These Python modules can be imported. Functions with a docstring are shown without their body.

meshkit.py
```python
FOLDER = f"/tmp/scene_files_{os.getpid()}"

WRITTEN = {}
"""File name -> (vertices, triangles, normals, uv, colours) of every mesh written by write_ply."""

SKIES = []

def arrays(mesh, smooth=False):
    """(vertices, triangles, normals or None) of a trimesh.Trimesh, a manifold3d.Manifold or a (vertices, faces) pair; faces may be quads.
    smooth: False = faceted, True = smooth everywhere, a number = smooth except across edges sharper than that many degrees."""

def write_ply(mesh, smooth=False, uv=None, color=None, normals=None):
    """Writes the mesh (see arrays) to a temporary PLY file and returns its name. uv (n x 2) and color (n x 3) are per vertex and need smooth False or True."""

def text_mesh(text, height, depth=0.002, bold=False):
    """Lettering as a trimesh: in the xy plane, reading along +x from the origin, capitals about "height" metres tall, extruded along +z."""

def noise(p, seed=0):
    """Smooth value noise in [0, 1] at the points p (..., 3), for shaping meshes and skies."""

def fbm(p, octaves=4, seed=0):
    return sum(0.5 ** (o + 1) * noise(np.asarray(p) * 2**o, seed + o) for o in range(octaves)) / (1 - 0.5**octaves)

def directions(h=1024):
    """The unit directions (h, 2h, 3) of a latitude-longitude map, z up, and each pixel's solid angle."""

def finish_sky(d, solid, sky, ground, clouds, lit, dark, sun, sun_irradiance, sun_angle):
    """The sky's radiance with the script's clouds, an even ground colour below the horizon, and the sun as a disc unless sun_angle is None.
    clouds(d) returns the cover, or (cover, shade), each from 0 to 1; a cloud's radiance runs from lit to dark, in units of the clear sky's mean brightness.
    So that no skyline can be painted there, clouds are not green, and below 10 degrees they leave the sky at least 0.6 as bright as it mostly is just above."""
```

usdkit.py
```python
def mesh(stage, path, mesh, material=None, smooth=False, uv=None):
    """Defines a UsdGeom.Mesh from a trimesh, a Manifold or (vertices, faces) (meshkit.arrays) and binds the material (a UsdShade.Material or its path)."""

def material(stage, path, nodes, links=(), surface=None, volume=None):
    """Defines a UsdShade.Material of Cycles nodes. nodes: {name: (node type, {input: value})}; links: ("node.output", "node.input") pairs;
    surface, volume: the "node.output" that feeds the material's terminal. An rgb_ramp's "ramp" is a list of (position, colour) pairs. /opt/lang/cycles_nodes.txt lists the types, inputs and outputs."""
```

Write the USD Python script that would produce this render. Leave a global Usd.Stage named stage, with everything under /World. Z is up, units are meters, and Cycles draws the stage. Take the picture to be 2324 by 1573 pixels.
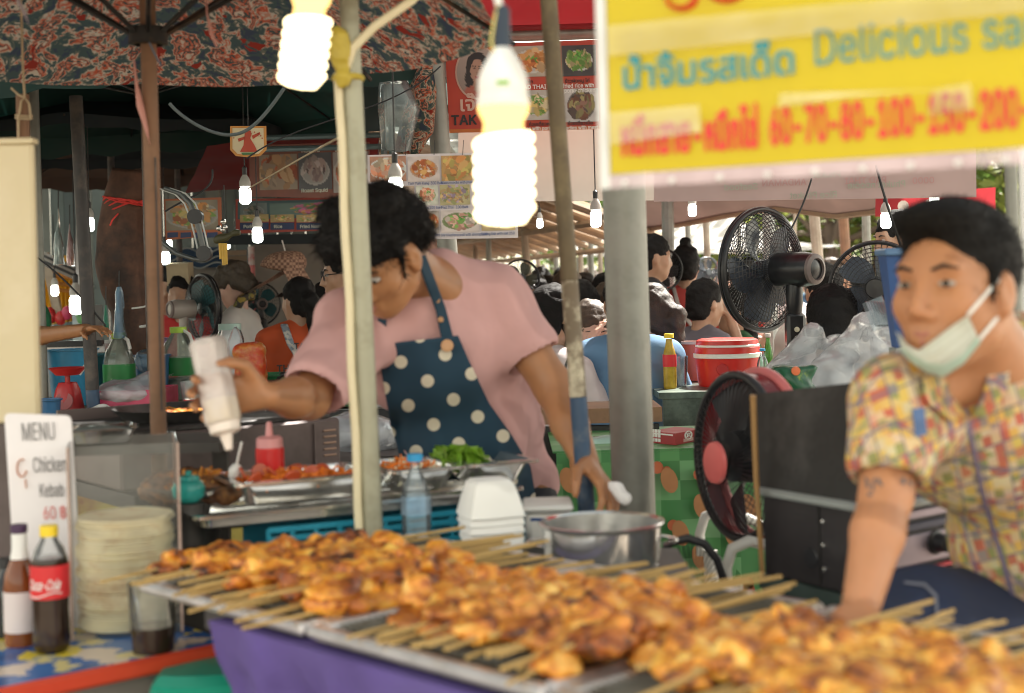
import math, glob, numpy as np, trimesh, usdkit, meshkit
from pxr import Usd, UsdGeom, UsdLux, UsdShade, Gf, Sdf, Vt

# ------------------------------------------------------------------ camera, sky, sun, exposure
stage = Usd.Stage.CreateInMemory()
UsdGeom.SetStageUpAxis(stage, UsdGeom.Tokens.z)
UsdGeom.SetStageMetersPerUnit(stage, 1.0)
UsdGeom.Xform.Define(stage, '/World'); UsdGeom.Scope.Define(stage, '/World/Looks')
F, CX, CY, H0, ROLL, CZ = 3228.0, 1162.0, 786.5, -136.5, math.radians(1.5), 1.45
EXPOSURE = 2.0
SUN_AZ, SUN_EL = math.radians(38), math.radians(52)          # azimuth from +y towards +x
cam = UsdGeom.Camera.Define(stage, '/World/camera')
cam.CreateHorizontalApertureAttr(36.0); cam.CreateVerticalApertureAttr(36.0 * 693 / 1024); cam.CreateFocalLengthAttr(36.0 * F / 2324)
cam.CreateHorizontalApertureOffsetAttr(-H0 * math.sin(ROLL) * 36 / 2324); cam.CreateVerticalApertureOffsetAttr(H0 * math.cos(ROLL) * 36 / 2324)
cam.CreateFStopAttr(3.3); cam.CreateFocusDistanceAttr(5.4); cam.CreateExposureAttr(EXPOSURE); cam.CreateClippingRangeAttr(Gf.Vec2f(0.05, 500))
cam.AddTransformOp().Set(Gf.Matrix4d().SetRotate(Gf.Rotation(Gf.Vec3d(0, 0, 1), -math.degrees(ROLL))) * Gf.Matrix4d().SetRotate(Gf.Rotation(Gf.Vec3d(1, 0, 0), 90)) * Gf.Matrix4d().SetTranslate(Gf.Vec3d(0, 0, CZ)))
sun_dir = np.array([math.cos(SUN_EL) * math.sin(SUN_AZ), math.cos(SUN_EL) * math.cos(SUN_AZ), math.sin(SUN_EL)])
dome = UsdLux.DomeLight.Define(stage, '/World/sky')
sky = usdkit.material(stage, '/World/Looks/sky_look', {
    'h': ('hsv', {'saturation': .30}), 'w': ('mix', {'mix_type': 'multiply', 'fac': 1.0, 'color2': (1.06, .985, .80)}),   # a white hazy tropical sky
    's': ('sky_texture', {'sky_type': 'single_scattering', 'sun_disc': False, 'sun_elevation': SUN_EL, 'sun_rotation': SUN_AZ, 'aerosol_density': 2.2}),
    'b': ('background_shader', {'strength': 0.12})}, [('s.color', 'h.color'), ('h.color', 'w.color1'), ('w.color', 'b.color')], surface='b.background')
UsdShade.MaterialBindingAPI.Apply(dome.GetPrim()).Bind(sky)
dome.GetPrim().SetCustomDataByKey('kind', 'structure')
sun = UsdLux.DistantLight.Define(stage, '/World/sun')
sun.CreateNormalizeAttr(True); sun.CreateIntensityAttr(1.1); sun.CreateAngleAttr(0.5); sun.CreateColorAttr(Gf.Vec3f(1, .95, .87))
sun.AddTransformOp().Set(Gf.Matrix4d().SetRotate(Gf.Rotation(Gf.Vec3d(0, 0, 1), Gf.Vec3d(*map(float, sun_dir)))))
LAMP = 1.6                                                    # radiance of the lit fluorescent tubes

# ------------------------------------------------------------------ placing things
V = lambda *a: np.array(a, float)
def P(x, y, d):
    u, v = x - CX, y - CY
    return V((u * math.cos(ROLL) - v * math.sin(ROLL)) / F * d, d, CZ + (H0 - u * math.sin(ROLL) - v * math.cos(ROLL)) / F * d)
def G(x, y, z):
    u, v = x - CX, y - CY
    return P(x, y, F * (CZ - z) / (u * math.sin(ROLL) + v * math.cos(ROLL) - H0))
def S(px, d): return px / F * d
def unit(v): v = np.asarray(v, float); return v / (np.linalg.norm(v) + 1e-12)
RNG = np.random.default_rng(7)

names = {}
def numbered(parent, name):
    k = (parent, name); n = names.get(k, 0); names[k] = n + 1
    return f'{parent}/{name}' + (f'_{n:03d}' if n else '')
def data(prim, label=None, cat=None, group=None, kind=None):
    for k, v in (('label', label), ('category', cat), ('group', group), ('kind', kind)):
        if v: prim.SetCustomDataByKey(k, v)
def put_mesh(path, m, mat, smooth=30, loc=None, col=None, st=None):
    if isinstance(m, (list,)): m = cat(m)
    if hasattr(m, 'vertices'): m = (np.array(m.vertices), np.array(m.faces))
    v, f = np.asarray(m[0], float), np.asarray(m[1], int)
    if loc is not None: v = v - np.asarray(loc)
    if col is not None or st is not None: smooth = True if smooth else False
    if f.shape[1] == 4: f = np.vstack([f[:, [0, 1, 2]], f[:, [0, 2, 3]]])
    g = usdkit.mesh(stage, path, trimesh.Trimesh(v, f, process=False), mat, smooth=smooth)
    if col is not None:
        UsdGeom.PrimvarsAPI(g).CreatePrimvar('col', Sdf.ValueTypeNames.Color3fArray, 'vertex').Set(Vt.Vec3fArray.FromNumpy(np.asarray(col, np.float32)))
    if st is not None:
        UsdGeom.PrimvarsAPI(g).CreatePrimvar('st', Sdf.ValueTypeNames.TexCoord2fArray, 'vertex').Set(Vt.Vec2fArray.FromNumpy(np.asarray(st, np.float32)))
    return g.GetPrim()
class Thing:
    def __init__(s, name, label, cat, loc=(0, 0, 0), group=None, kind=None):
        s.path, s.loc = numbered('/World', name), np.asarray(loc, float)
        x = UsdGeom.Xform.Define(stage, s.path); s.op = x.AddTranslateOp(); s.op.Set(Gf.Vec3d(*map(float, s.loc)))
        s.prim = x.GetPrim(); data(s.prim, label, cat, group, kind)
    def part(s, name, m, mat, smooth=30, label=None, parent=None, kind=None, **k):
        p = put_mesh(numbered(parent.GetPath().pathString if parent else s.path, name), m, mat, smooth, s.loc, **k)
        data(p, label, kind=kind); return p
    def copy(s, loc, label, rz=0, sc=1, group=None):
        x = UsdGeom.Xform.Define(stage, numbered('/World', s.path.split('/')[-1]))
        x.GetPrim().GetReferences().AddInternalReference(s.path)
        x.ClearXformOpOrder()
        x.AddTransformOp().Set(Gf.Matrix4d().SetScale(float(sc)) * Gf.Matrix4d().SetRotate(Gf.Rotation(Gf.Vec3d(0, 0, 1), float(rz))) * Gf.Matrix4d().SetTranslate(Gf.Vec3d(*map(float, loc))))
        x.GetPrim().SetInstanceable(True); data(x.GetPrim(), label, group=group)
        return x.GetPrim()
def single(name, m, mat, label, cat, smooth=30, group=None, kind=None, **k):
    p = put_mesh(numbered('/World', name), m, mat, smooth, **k); data(p, label, cat, group, kind); return p
def struct(name, m, mat, smooth=30, kind='structure', **k):
    p = put_mesh(numbered('/World', name), m, mat, smooth, **k); data(p, kind=kind); return p

# ------------------------------------------------------------------ shapes: every function returns (vertices, triangles)
def cat(ms):
    vs, fs, n = [], [], 0
    for m in ms:
        if hasattr(m, 'vertices'): m = (np.array(m.vertices), np.array(m.faces))
        v, f = np.asarray(m[0], float), np.asarray(m[1], int)
        if f.shape[1] == 4: f = np.vstack([f[:, [0, 1, 2]], f[:, [0, 2, 3]]])
        vs.append(v); fs.append(f + n); n += len(v)
    return np.vstack(vs), np.vstack(fs)
def box(c, s, r=None, bev=0.0):
    """r: rows are the box's own x, y, z axes"""
    h = np.asarray(s, float) / 2; b = min(bev, min(h) * .9)
    if b > 0:
        pts = [V(sx, sy, sz) * (h - b * (np.arange(3) != k)) for sx in (-1, 1) for sy in (-1, 1) for sz in (-1, 1) for k in range(3)]
        m = trimesh.convex.convex_hull(np.array(pts)); v, f = np.array(m.vertices), np.array(m.faces)
    else:
        m = trimesh.creation.box(2 * h); v, f = np.array(m.vertices), np.array(m.faces)
    if r is not None: v = v @ np.asarray(r)
    return v + np.asarray(c, float), f
def frame_of(t):
    t = unit(t); a = unit(np.cross(t, [0, 0, 1.0] if abs(t[2]) < .9 else [1.0, 0, 0])); return a, np.cross(t, a), t
def tube(pts, r, n=8, caps=True, closed=False, flat=1.0):
    p = np.asarray(pts, float); L = len(p); r = np.broadcast_to(np.asarray(r, float), (L,))
    t = (np.roll(p, -1, 0) - np.roll(p, 1, 0)) if closed else np.gradient(p, axis=0)
    t /= np.linalg.norm(t, axis=1, keepdims=True) + 1e-12
    a = frame_of(t[0])[0]; A = []
    for i in range(L):
        a = unit(a - t[i] * (a @ t[i])); A.append(a)
    A = np.array(A); B = np.cross(t, A); th = np.arange(n) * 2 * np.pi / n
    v = p[:, None] + r[:, None, None] * (np.cos(th)[None, :, None] * A[:, None] + flat * np.sin(th)[None, :, None] * B[:, None])
    v = v.reshape(-1, 3); R = L if closed else L - 1
    i, j = np.meshgrid(np.arange(R), np.arange(n), indexing='ij'); i2 = (i + 1) % L; j2 = (j + 1) % n
    q = np.stack([i * n + j, i * n + j2, i2 * n + j2, i2 * n + j], -1).reshape(-1, 4); f = np.vstack([q[:, [0, 1, 2]], q[:, [0, 2, 3]]])
    if caps and not closed:
        v = np.vstack([v, p[0], p[-1]]); k = np.arange(n); e = (L - 1) * n
        f = np.vstack([f, np.stack([(k + 1) % n, k, np.full(n, L * n)], 1), np.stack([e + k, e + (k + 1) % n, np.full(n, L * n + 1)], 1)])
    return v, f
def rod(a, b, r, r2=None, n=10): return tube([a, b], [r, r if r2 is None else r2], n)
def ring(c, nrm, R, r, n=48, k=6, R2=None):
    a, b, _ = frame_of(nrm); th = np.arange(n) * 2 * np.pi / n
    return tube(np.asarray(c) + np.cos(th)[:, None] * a * R + np.sin(th)[:, None] * b * (R2 or R), r, k, closed=True)
def lathe(prof, c=(0, 0, 0), axis=(0, 0, 1), n=28, ax=None):
    """prof: (radius, height) pairs along the axis"""
    prof = np.asarray(prof, float); a, b, t = frame_of(axis) if ax is None else ax
    th = np.arange(n) * 2 * np.pi / n
    v = np.asarray(c, float) + prof[:, None, 1:2] * t + prof[:, None, 0:1] * (np.cos(th)[None, :, None] * a + np.sin(th)[None, :, None] * b)
    L = len(prof); i, j = np.meshgrid(np.arange(L - 1), np.arange(n), indexing='ij'); j2 = (j + 1) % n
    q = np.stack([i * n + j, i * n + j2, (i + 1) * n + j2, (i + 1) * n + j], -1).reshape(-1, 4)
    return v.reshape(-1, 3), np.vstack([q[:, [0, 1, 2]], q[:, [0, 2, 3]]])
def surf(fn, nu, nv):
    """a sheet: fn(s, t) -> (..., 3), s and t in 0..1"""
    s, t = np.meshgrid(np.linspace(0, 1, nu), np.linspace(0, 1, nv), indexing='ij'); v = fn(s, t).reshape(-1, 3)
    i, j = np.meshgrid(np.arange(nu - 1), np.arange(nv - 1), indexing='ij')
    q = np.stack([i * nv + j, (i + 1) * nv + j, (i + 1) * nv + j + 1, i * nv + j + 1], -1).reshape(-1, 4)
    return v, np.vstack([q[:, [0, 1, 2]], q[:, [0, 2, 3]]])
def quad(a, b, c, d, nu=2, nv=2, disp=None):
    a, b, c, d = map(np.asarray, (a, b, c, d))
    def fn(s, t):
        s, t = s[..., None], t[..., None]; p = (a * (1 - s) + b * s) * (1 - t) + (d * (1 - s) + c * s) * t
        return p if disp is None else p + disp(p, s, t)
    return surf(fn, nu, nv)
def thick(m, t):
    v, f = m; g = trimesh.Trimesh(v, f, process=False); n = g.vertex_normals
    e = np.sort(np.vstack([f[:, [0, 1]], f[:, [1, 2]], f[:, [2, 0]]]), 1); o = np.vstack([f[:, [0, 1]], f[:, [1, 2]], f[:, [2, 0]]])
    u, idx, cnt = np.unique(e, axis=0, return_index=True, return_counts=True); bd = o[idx[cnt == 1]]; N = len(v)
    return np.vstack([v, v - n * t]), np.vstack([f, f[:, ::-1] + N, np.stack([bd[:, 1], bd[:, 0], bd[:, 0] + N], 1), np.stack([bd[:, 1], bd[:, 0] + N, bd[:, 1] + N], 1)])
def wob(m, amp, scale, seed=0, aniso=(1, 1, 1)):
    v, f = m; n = trimesh.Trimesh(v, f, process=False).vertex_normals
    return v + n * (meshkit.fbm(v * np.asarray(aniso) * scale, 3, seed)[:, None] - .5) * 2 * amp, f
def crinkle(m, amp, scale, seed=0):
    v, f = m; n = trimesh.Trimesh(v, f, process=False).vertex_normals; k = sum((1 - 2 * np.abs(meshkit.noise(v * scale * q, seed + q) * 2 - 1)) / q for q in (1, 2)); return v + n * (k * amp)[:, None], f
def frame_put(m, o, r, u):
    """mesh in the xy plane -> origin o, reading along r, up u"""
    v, f = (np.array(m.vertices), np.array(m.faces)) if hasattr(m, 'vertices') else m
    r, u = np.asarray(r, float), np.asarray(u, float); n = np.cross(unit(r), unit(u))
    return np.asarray(o) + v[:, :1] * r + v[:, 1:2] * u + v[:, 2:] * n, f
_fonts, _texts = {}, {}
def text(s, h, thai=False, bold=1, depth=.0006, squeeze=1.0, center=False):
    key = (s, thai, bold)
    if key not in _texts:
        from PIL import Image, ImageDraw, ImageFont
        from shapely import box as sbox, union_all
        if thai not in _fonts: _fonts[thai] = ImageFont.truetype(glob.glob('/opt/blender-*/*/datafiles/fonts/' + ('NotoSansThai-V*' if thai else 'Inter.woff2'))[0], 56)
        fo = _fonts[thai]; x0, y0, x1, y1 = fo.getbbox(s, anchor='ls', stroke_width=bold)
        im = Image.new('L', (x1 - x0 + 8, y1 - y0 + 8)); ImageDraw.Draw(im).text((4 - x0, 4 - y0), s, 255, fo, anchor='ls', stroke_width=bold)
        on = np.pad(np.asarray(im) > 127, ((0, 0), (1, 1))).astype(np.int8)
        rows, st = np.nonzero(np.diff(on, axis=1) == 1); en = np.nonzero(np.diff(on, axis=1) == -1)[1]
        sh = union_all(sbox(st, -rows - 1, en, -rows)).buffer(.6).buffer(-.6).simplify(.8)
        ms = [trimesh.creation.extrude_polygon(g, 1.0, engine='earcut') for g in getattr(sh, 'geoms', [sh])]
        v, f = cat(ms); v[:, 0] -= 4 - min(x0, 0); v[:, 1] += 4 - y0; _texts[key] = (v, f)
    v, f = _texts[key]; k = h / 40.8; v = v * V(k * squeeze, k, depth)
    if center: v = v - V((v[:, 0].min() + v[:, 0].max()) / 2, 0, 0)
    return v, f
def flip(m): return m[0], m[1][:, ::-1]

# ------------------------------------------------------------------ smooth organic bodies: a signed distance field meshed by surface nets
def cap(a, b, ra, rb=None, k=.02, op=1): return ('c', np.asarray(a, float), np.asarray(b, float), ra, ra if rb is None else rb, k, op)
def ell(c, r, R=None, k=.02, op=1): return ('e', np.asarray(c, float), np.asarray(r, float) * np.ones(3), np.eye(3) if R is None else np.asarray(R, float), None, k, op)
def nets(prims, res, cuts=(), noise=None, grow=0.0):
    bl, bh = [], []
    for p in prims:
        if p[0] == 'c': r = max(p[3], p[4]); bl.append(np.minimum(p[1], p[2]) - r); bh.append(np.maximum(p[1], p[2]) + r)
        else: r = np.max(p[2]); bl.append(p[1] - r); bh.append(p[1] + r)
    use = [i for i, p in enumerate(prims) if p[6] > 0]
    lo = np.min([bl[i] for i in use], 0) - grow - 3 * res; hi = np.max([bh[i] for i in use], 0) + grow + 3 * res
    n = np.ceil((hi - lo) / res).astype(int) + 1; ax = [lo[k] + res * np.arange(n[k]) for k in range(3)]
    D = np.full(n, .5, np.float32)
    for p, l, h in zip(prims, bl, bh):
        k = max(p[5], 1e-5); m = k + grow + 3 * res
        i0 = np.clip(np.floor((l - m - lo) / res).astype(int), 0, n - 1); i1 = np.clip(np.ceil((h + m - lo) / res).astype(int) + 1, 1, n)
        if np.any(i1 <= i0): continue
        sl = tuple(slice(a, b) for a, b in zip(i0, i1)); X = np.stack(np.meshgrid(*[ax[q][sl[q]] for q in range(3)], indexing='ij'), -1)
        if p[0] == 'c':
            ab = p[2] - p[1]; t = np.clip(((X - p[1]) @ ab) / (ab @ ab + 1e-12), 0, 1)
            d = np.linalg.norm(X - p[1] - t[..., None] * ab, axis=-1) - (p[3] + (p[4] - p[3]) * t)
        else:
            q = (X - p[1]) @ p[3].T; k0 = np.linalg.norm(q / p[2], axis=-1); k1 = np.linalg.norm(q / p[2] ** 2, axis=-1) + 1e-9; d = k0 * (k0 - 1) / k1
            d = np.where(k0 < 1e-3, -p[2].min(), d)
        a = D[sl]
        if p[6] > 0: w = np.clip(.5 + .5 * (a - d) / k, 0, 1); D[sl] = a * (1 - w) + d * w - k * w * (1 - w)
        else: b = -d; w = np.clip(.5 - .5 * (a - b) / k, 0, 1); D[sl] = a * (1 - w) + b * w + k * w * (1 - w)
    D -= grow
    if cuts:
        X = np.stack(np.meshgrid(*ax, indexing='ij'), -1)
        for o, nn in cuts: D = np.maximum(D, (X - np.asarray(o)) @ unit(nn))
    ins = D < 0; act = np.zeros(n - 1, np.int8)
    for c in np.ndindex(2, 2, 2): act += ins[c[0]:n[0] - 1 + c[0], c[1]:n[1] - 1 + c[1], c[2]:n[2] - 1 + c[2]]
    cells = np.argwhere((act > 0) & (act < 8)); ids = np.full(n - 1, -1, np.int64); ids[tuple(cells.T)] = np.arange(len(cells))
    acc = np.zeros((len(cells), 3)); num = np.zeros(len(cells)); C = np.array(list(np.ndindex(2, 2, 2)))
    for a in range(8):
        for b in range(a + 1, 8):
            if np.abs(C[a] - C[b]).sum() != 1: continue
            va, vb = D[tuple((cells + C[a]).T)], D[tuple((cells + C[b]).T)]; m = (va < 0) != (vb < 0)
            t = np.where(m, va / np.where(m, va - vb, 1), 0)[:, None]; acc += np.where(m[:, None], C[a] + t * (C[b] - C[a]), 0); num += m
    v = lo + res * (cells + acc / num[:, None]); fs = []
    for k in range(3):
        s0 = [slice(1, -1)] * 3; s0[k] = slice(0, -1); s1 = list(s0); s1[k] = slice(1, None)
        A, B = ins[tuple(s0)], ins[tuple(s1)]; e = np.argwhere(A != B); off = np.ones(3, int); off[k] = 0; e = e + off
        u, w = (k + 1) % 3, (k + 2) % 3; du, dw = np.eye(3, dtype=int)[u], np.eye(3, dtype=int)[w]
        q = np.stack([ids[tuple((e - du - dw).T)], ids[tuple((e - dw).T)], ids[tuple(e.T)], ids[tuple((e - du).T)]], 1)
        flipq = ~A[tuple((e - off).T)]; q[flipq] = q[flipq][:, ::-1]; fs.append(q)
    q = np.vstack(fs); f = np.vstack([q[:, [0, 1, 2]], q[:, [0, 2, 3]]])
    if noise: v = wob((v, f), noise[0], noise[1], noise[2] if len(noise) > 2 else 0, noise[3] if len(noise) > 3 else (1, 1, 1))[0]
    return v, f
def soften(m, it=4):
    t = trimesh.Trimesh(*m, process=False); trimesh.smoothing.filter_taubin(t, iterations=it); return np.array(t.vertices), np.array(t.faces)

# ------------------------------------------------------------------ materials
_m = {}
def mt(name, col=(.5, .5, .5), rough=.5, metal=0.0, var=.18, vs=9., bump=.0, bs=60., spec=.5, dirt=None, ds=3., dt=(.5, .7), extra=None, back=0.0, vcol=False, detail=5., space='object'):
    """painted or natural surface: colour varied by noise, blotches of a second colour (dirt), fine relief"""
    if name in _m: return _m[name]
    c = np.asarray(col, float)
    nodes = {'tc': ('texture_coordinate', {}), 'n': ('noise_texture', {'scale': vs, 'detail': detail, 'roughness': .6}),
             'r': ('rgb_ramp', {'ramp': [(.25, tuple(np.clip(c * (1 - var), 0, 1))), (.5, tuple(c)), (.75, tuple(np.clip(c * (1 + var), 0, 1)))]}),
             'rr': ('map_range', {'from_min': .3, 'from_max': .7, 'to_min': max(.02, rough * .8), 'to_max': min(1, rough * 1.2)}),
             'p': ('principled_bsdf', {'metallic': metal, 'specular_ior_level': spec, **(extra or {})})}
    src = {'object': 'tc.object', 'world': 'g.position', 'uv': 'tc.UV'}[space]
    if space == 'world': nodes['g'] = ('geometry', {})
    L = [(src, 'n.vector'), ('n.fac', 'r.fac'), ('n.fac', 'rr.value'), ('rr.result', 'p.roughness')]; out = 'r.color'
    if vcol:
        nodes['a'] = ('attribute', {'attribute': 'col'}); nodes['r'] = ('rgb_ramp', {'ramp': [(.25, (1 - var,) * 3), (.75, (1, 1, 1))]})
        nodes['vm'] = ('mix', {'mix_type': 'multiply', 'fac': 1.0}); L += [('a.color', 'vm.color1'), ('r.color', 'vm.color2')]; out = 'vm.color'
    if dirt is not None:
        nodes['dn'] = ('noise_texture', {'scale': ds, 'detail': 8., 'roughness': .65}); nodes['dr'] = ('rgb_ramp', {'ramp': [(dt[0], (0, 0, 0)), (dt[1], (1, 1, 1))]})
        nodes['dm'] = ('mix', {'color2': tuple(dirt)}); L += [(src, 'dn.vector'), ('dn.fac', 'dr.fac'), ('dr.color', 'dm.fac'), (out, 'dm.color1')]; out = 'dm.color'
    L.append((out, 'p.base_color'))
    if bump > 0:
        nodes['bn'] = ('noise_texture', {'scale': bs, 'detail': 4.}); nodes['b'] = ('bump', {'strength': bump, 'distance': .004})
        L += [(src, 'bn.vector'), ('bn.fac', 'b.height'), ('b.normal', 'p.normal')]
    end = 'p.BSDF'
    if back > 0:                                                     # thin cloth or leaf: some light comes through
        nodes['t'] = ('translucent_bsdf', {}); nodes['mx'] = ('mix_closure', {'fac': back}); L += [(out, 't.color'), ('p.BSDF', 'mx.closure1'), ('t.BSDF', 'mx.closure2')]; end = 'mx.closure'
    _m[name] = usdkit.material(stage, '/World/Looks/' + name, nodes, L, surface=end); return _m[name]
def glow(name, col, strength):
    if name not in _m:
        _m[name] = usdkit.material(stage, '/World/Looks/' + name, {'e': ('emission', {'color': tuple(col), 'strength': strength})}, [], surface='e.emission')
    return _m[name]
def clear(name, tint=(.95, .97, .97), haze=.1, hazecol=(.8, .85, .85), rough=.08, gl=1.0):
    """thin clear plastic or glass: transparent, glossy by fresnel, a little milky"""
    if name not in _m:
        _m[name] = usdkit.material(stage, '/World/Looks/' + name, {
            't': ('transparent_bsdf', {'color': tuple(tint)}), 'g': ('glossy_bsdf', {'color': (gl,) * 3, 'roughness': rough}), 'f': ('fresnel', {'IOR': 1.45}),
            'd': ('diffuse_bsdf', {'color': tuple(hazecol)}), 'tc': ('texture_coordinate', {}), 'n': ('noise_texture', {'scale': 12., 'detail': 5.}),
            'h': ('map_range', {'from_min': .35, 'from_max': .7, 'to_min': haze * .5, 'to_max': min(1, haze * 1.5)}), 'm1': ('mix_closure', {}), 'm2': ('mix_closure', {})},
            [('tc.object', 'n.vector'), ('n.fac', 'h.value'), ('h.result', 'm1.fac'), ('t.BSDF', 'm1.closure1'), ('d.BSDF', 'm1.closure2'),
             ('f.fac', 'm2.fac'), ('m1.closure', 'm2.closure1'), ('g.BSDF', 'm2.closure2')], surface='m2.closure')
    return _m[name]
def bands(name, cols, scale, kind='voronoi', rough=.7, rnd=1.0, back=0.0, distort=0.0, space='tc.object', bump=0.0):
    """cloth print: cells each of one colour out of cols"""
    if name in _m: return _m[name]
    n = len(cols); st = [(i / n, c) for i, c in enumerate(cols)]
    nodes = {'tc': ('texture_coordinate', {}), 'mp': ('mapping', {'scale': tuple(np.ones(3) * scale)}),
             'v': ('voronoi_texture', {'scale': 1.0, 'randomness': rnd, 'feature': 'f1', 'metric': 'chebychev' if kind == 'square' else 'euclidean'}),
             'w': ('separate_color', {}), 'r': ('rgb_ramp', {'ramp': st, 'interpolate': False}), 'p': ('principled_bsdf', {'roughness': rough}),
             'dn': ('noise_texture', {'scale': 2.2, 'detail': 3.}), 'da': ('vector_math', {'math_type': 'multiply_add', 'vector2': (distort,) * 3})}
    L = [(space, 'mp.vector'), ('mp.vector', 'dn.vector'), ('dn.color', 'da.vector1'), ('mp.vector', 'da.vector3'), ('da.vector', 'v.vector'), ('v.color', 'w.color'), ('w.r', 'r.fac'), ('r.color', 'p.base_color')]
    end = 'p.BSDF'
    if back > 0:
        nodes['t'] = ('translucent_bsdf', {}); nodes['mx'] = ('mix_closure', {'fac': back}); L += [('r.color', 't.color'), ('p.BSDF', 'mx.closure1'), ('t.BSDF', 'mx.closure2')]; end = 'mx.closure'
    _m[name] = usdkit.material(stage, '/World/Looks/' + name, nodes, L, surface=end); return _m[name]
# ------------------------------------------------------------------ ground, roofs, posts
M_ground = mt('ground_look', (.17, .14, .11), .9, var=.3, vs=2, bump=.5, bs=30, dirt=(.09, .075, .06), ds=.8)
struct('ground', quad((-150, -60, 0), (150, -60, 0), (150, 240, 0), (-150, 240, 0)), M_ground, False)
M_galv = mt('galvanised_look', (.27, .27, .24), .5, .45, var=.22, vs=14, bump=.12, bs=90, dirt=(.30, .29, .26), ds=6)
M_galvdull = mt('dull_steel_look', (.36, .38, .37), .55, .5, var=.25, vs=10, bump=.15, bs=70, dirt=(.2, .19, .17), ds=5)
M_rust = mt('rusty_pole_look', (.13, .095, .055), .65, .3, var=.35, vs=12, bump=.3, bs=120, dirt=(.22, .17, .09), ds=9)
M_wood = mt('pole_wood_look', (.24, .13, .075), .75, var=.3, vs=6, bump=.3, bs=60, dirt=(.12, .07, .04), ds=4)
M_palewood = mt('pale_wood_look', (.40, .34, .27), .8, var=.25, vs=7, bump=.25, bs=60, dirt=(.25, .2, .15), ds=4)
M_darkpole = mt('dark_pole_look', (.055, .05, .05), .55, .2, var=.35, vs=10, bump=.2, bs=80, dirt=(.14, .11, .09), ds=7)
M_bluepaint = mt('blue_paint_look', (.035, .07, .13), .5, var=.25, vs=12, bump=.2, bs=80, dirt=(.16, .17, .18), ds=10)
M_whitepeel = mt('peeled_paint_look', (.52, .46, .34), .7, var=.25, vs=14, bump=.3, bs=90, dirt=(.16, .12, .08), ds=11, dt=(.44, .55))
M_black = mt('black_plastic_look', (.018, .018, .02), .38, var=.25, vs=8)
M_blackm = mt('sooty_metal_look', (.03, .028, .027), .5, .4, var=.4, vs=9, bump=.25, bs=60, dirt=(.075, .07, .068), ds=5)
M_white = mt('white_plastic_look', (.78, .77, .74), .45, var=.06, vs=6)
M_rope = mt('rope_look', (.48, .38, .25), .9, var=.25, vs=40)
M_wire = mt('black_wire_look', (.02, .02, .022), .5)

def roofsheet(name, a, b, c, d, m, label, cat_, n=14, amp=.03, sc=2.0, **k):
    return single(name, wob(quad(a, b, c, d, n, n), amp, sc, len(names)), m, label, cat_, True, **k)
M_tarpblue = mt('awning_look', (.22, .26, .30), .6, var=.15, vs=3, back=.25)
roofsheet('stall_awning', (-5.2, 1.75, 2.75), (4.6, 1.75, 2.75), (4.6, 4.7, 2.98), (-5.2, 4.7, 2.98), M_tarpblue, 'grey awning stretched over the skewer stall, lamps hanging from it', 'awning')
roofsheet('neighbour_awning', (-8.5, 4.6, 2.9), (-.9, 4.6, 2.9), (-.9, 7.2, 2.80), (-8.5, 7.2, 2.80), mt('dim_awning_look', (.10, .12, .12), .7, var=.15, vs=3, back=.08), 'dim tarp awning above the parasols, joining the corrugated market roof', 'awning')
M_red = mt('red_canvas_look', (.26, .018, .022), .7, var=.14, vs=5, back=.12, bump=.15, bs=25)
T = Thing('red_canopy', 'dark red canvas canopy with a galvanised pipe along its lower edge', 'canopy', (0, 6, 0))
zb = P(1240, 82, 6.1)[2]
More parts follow.
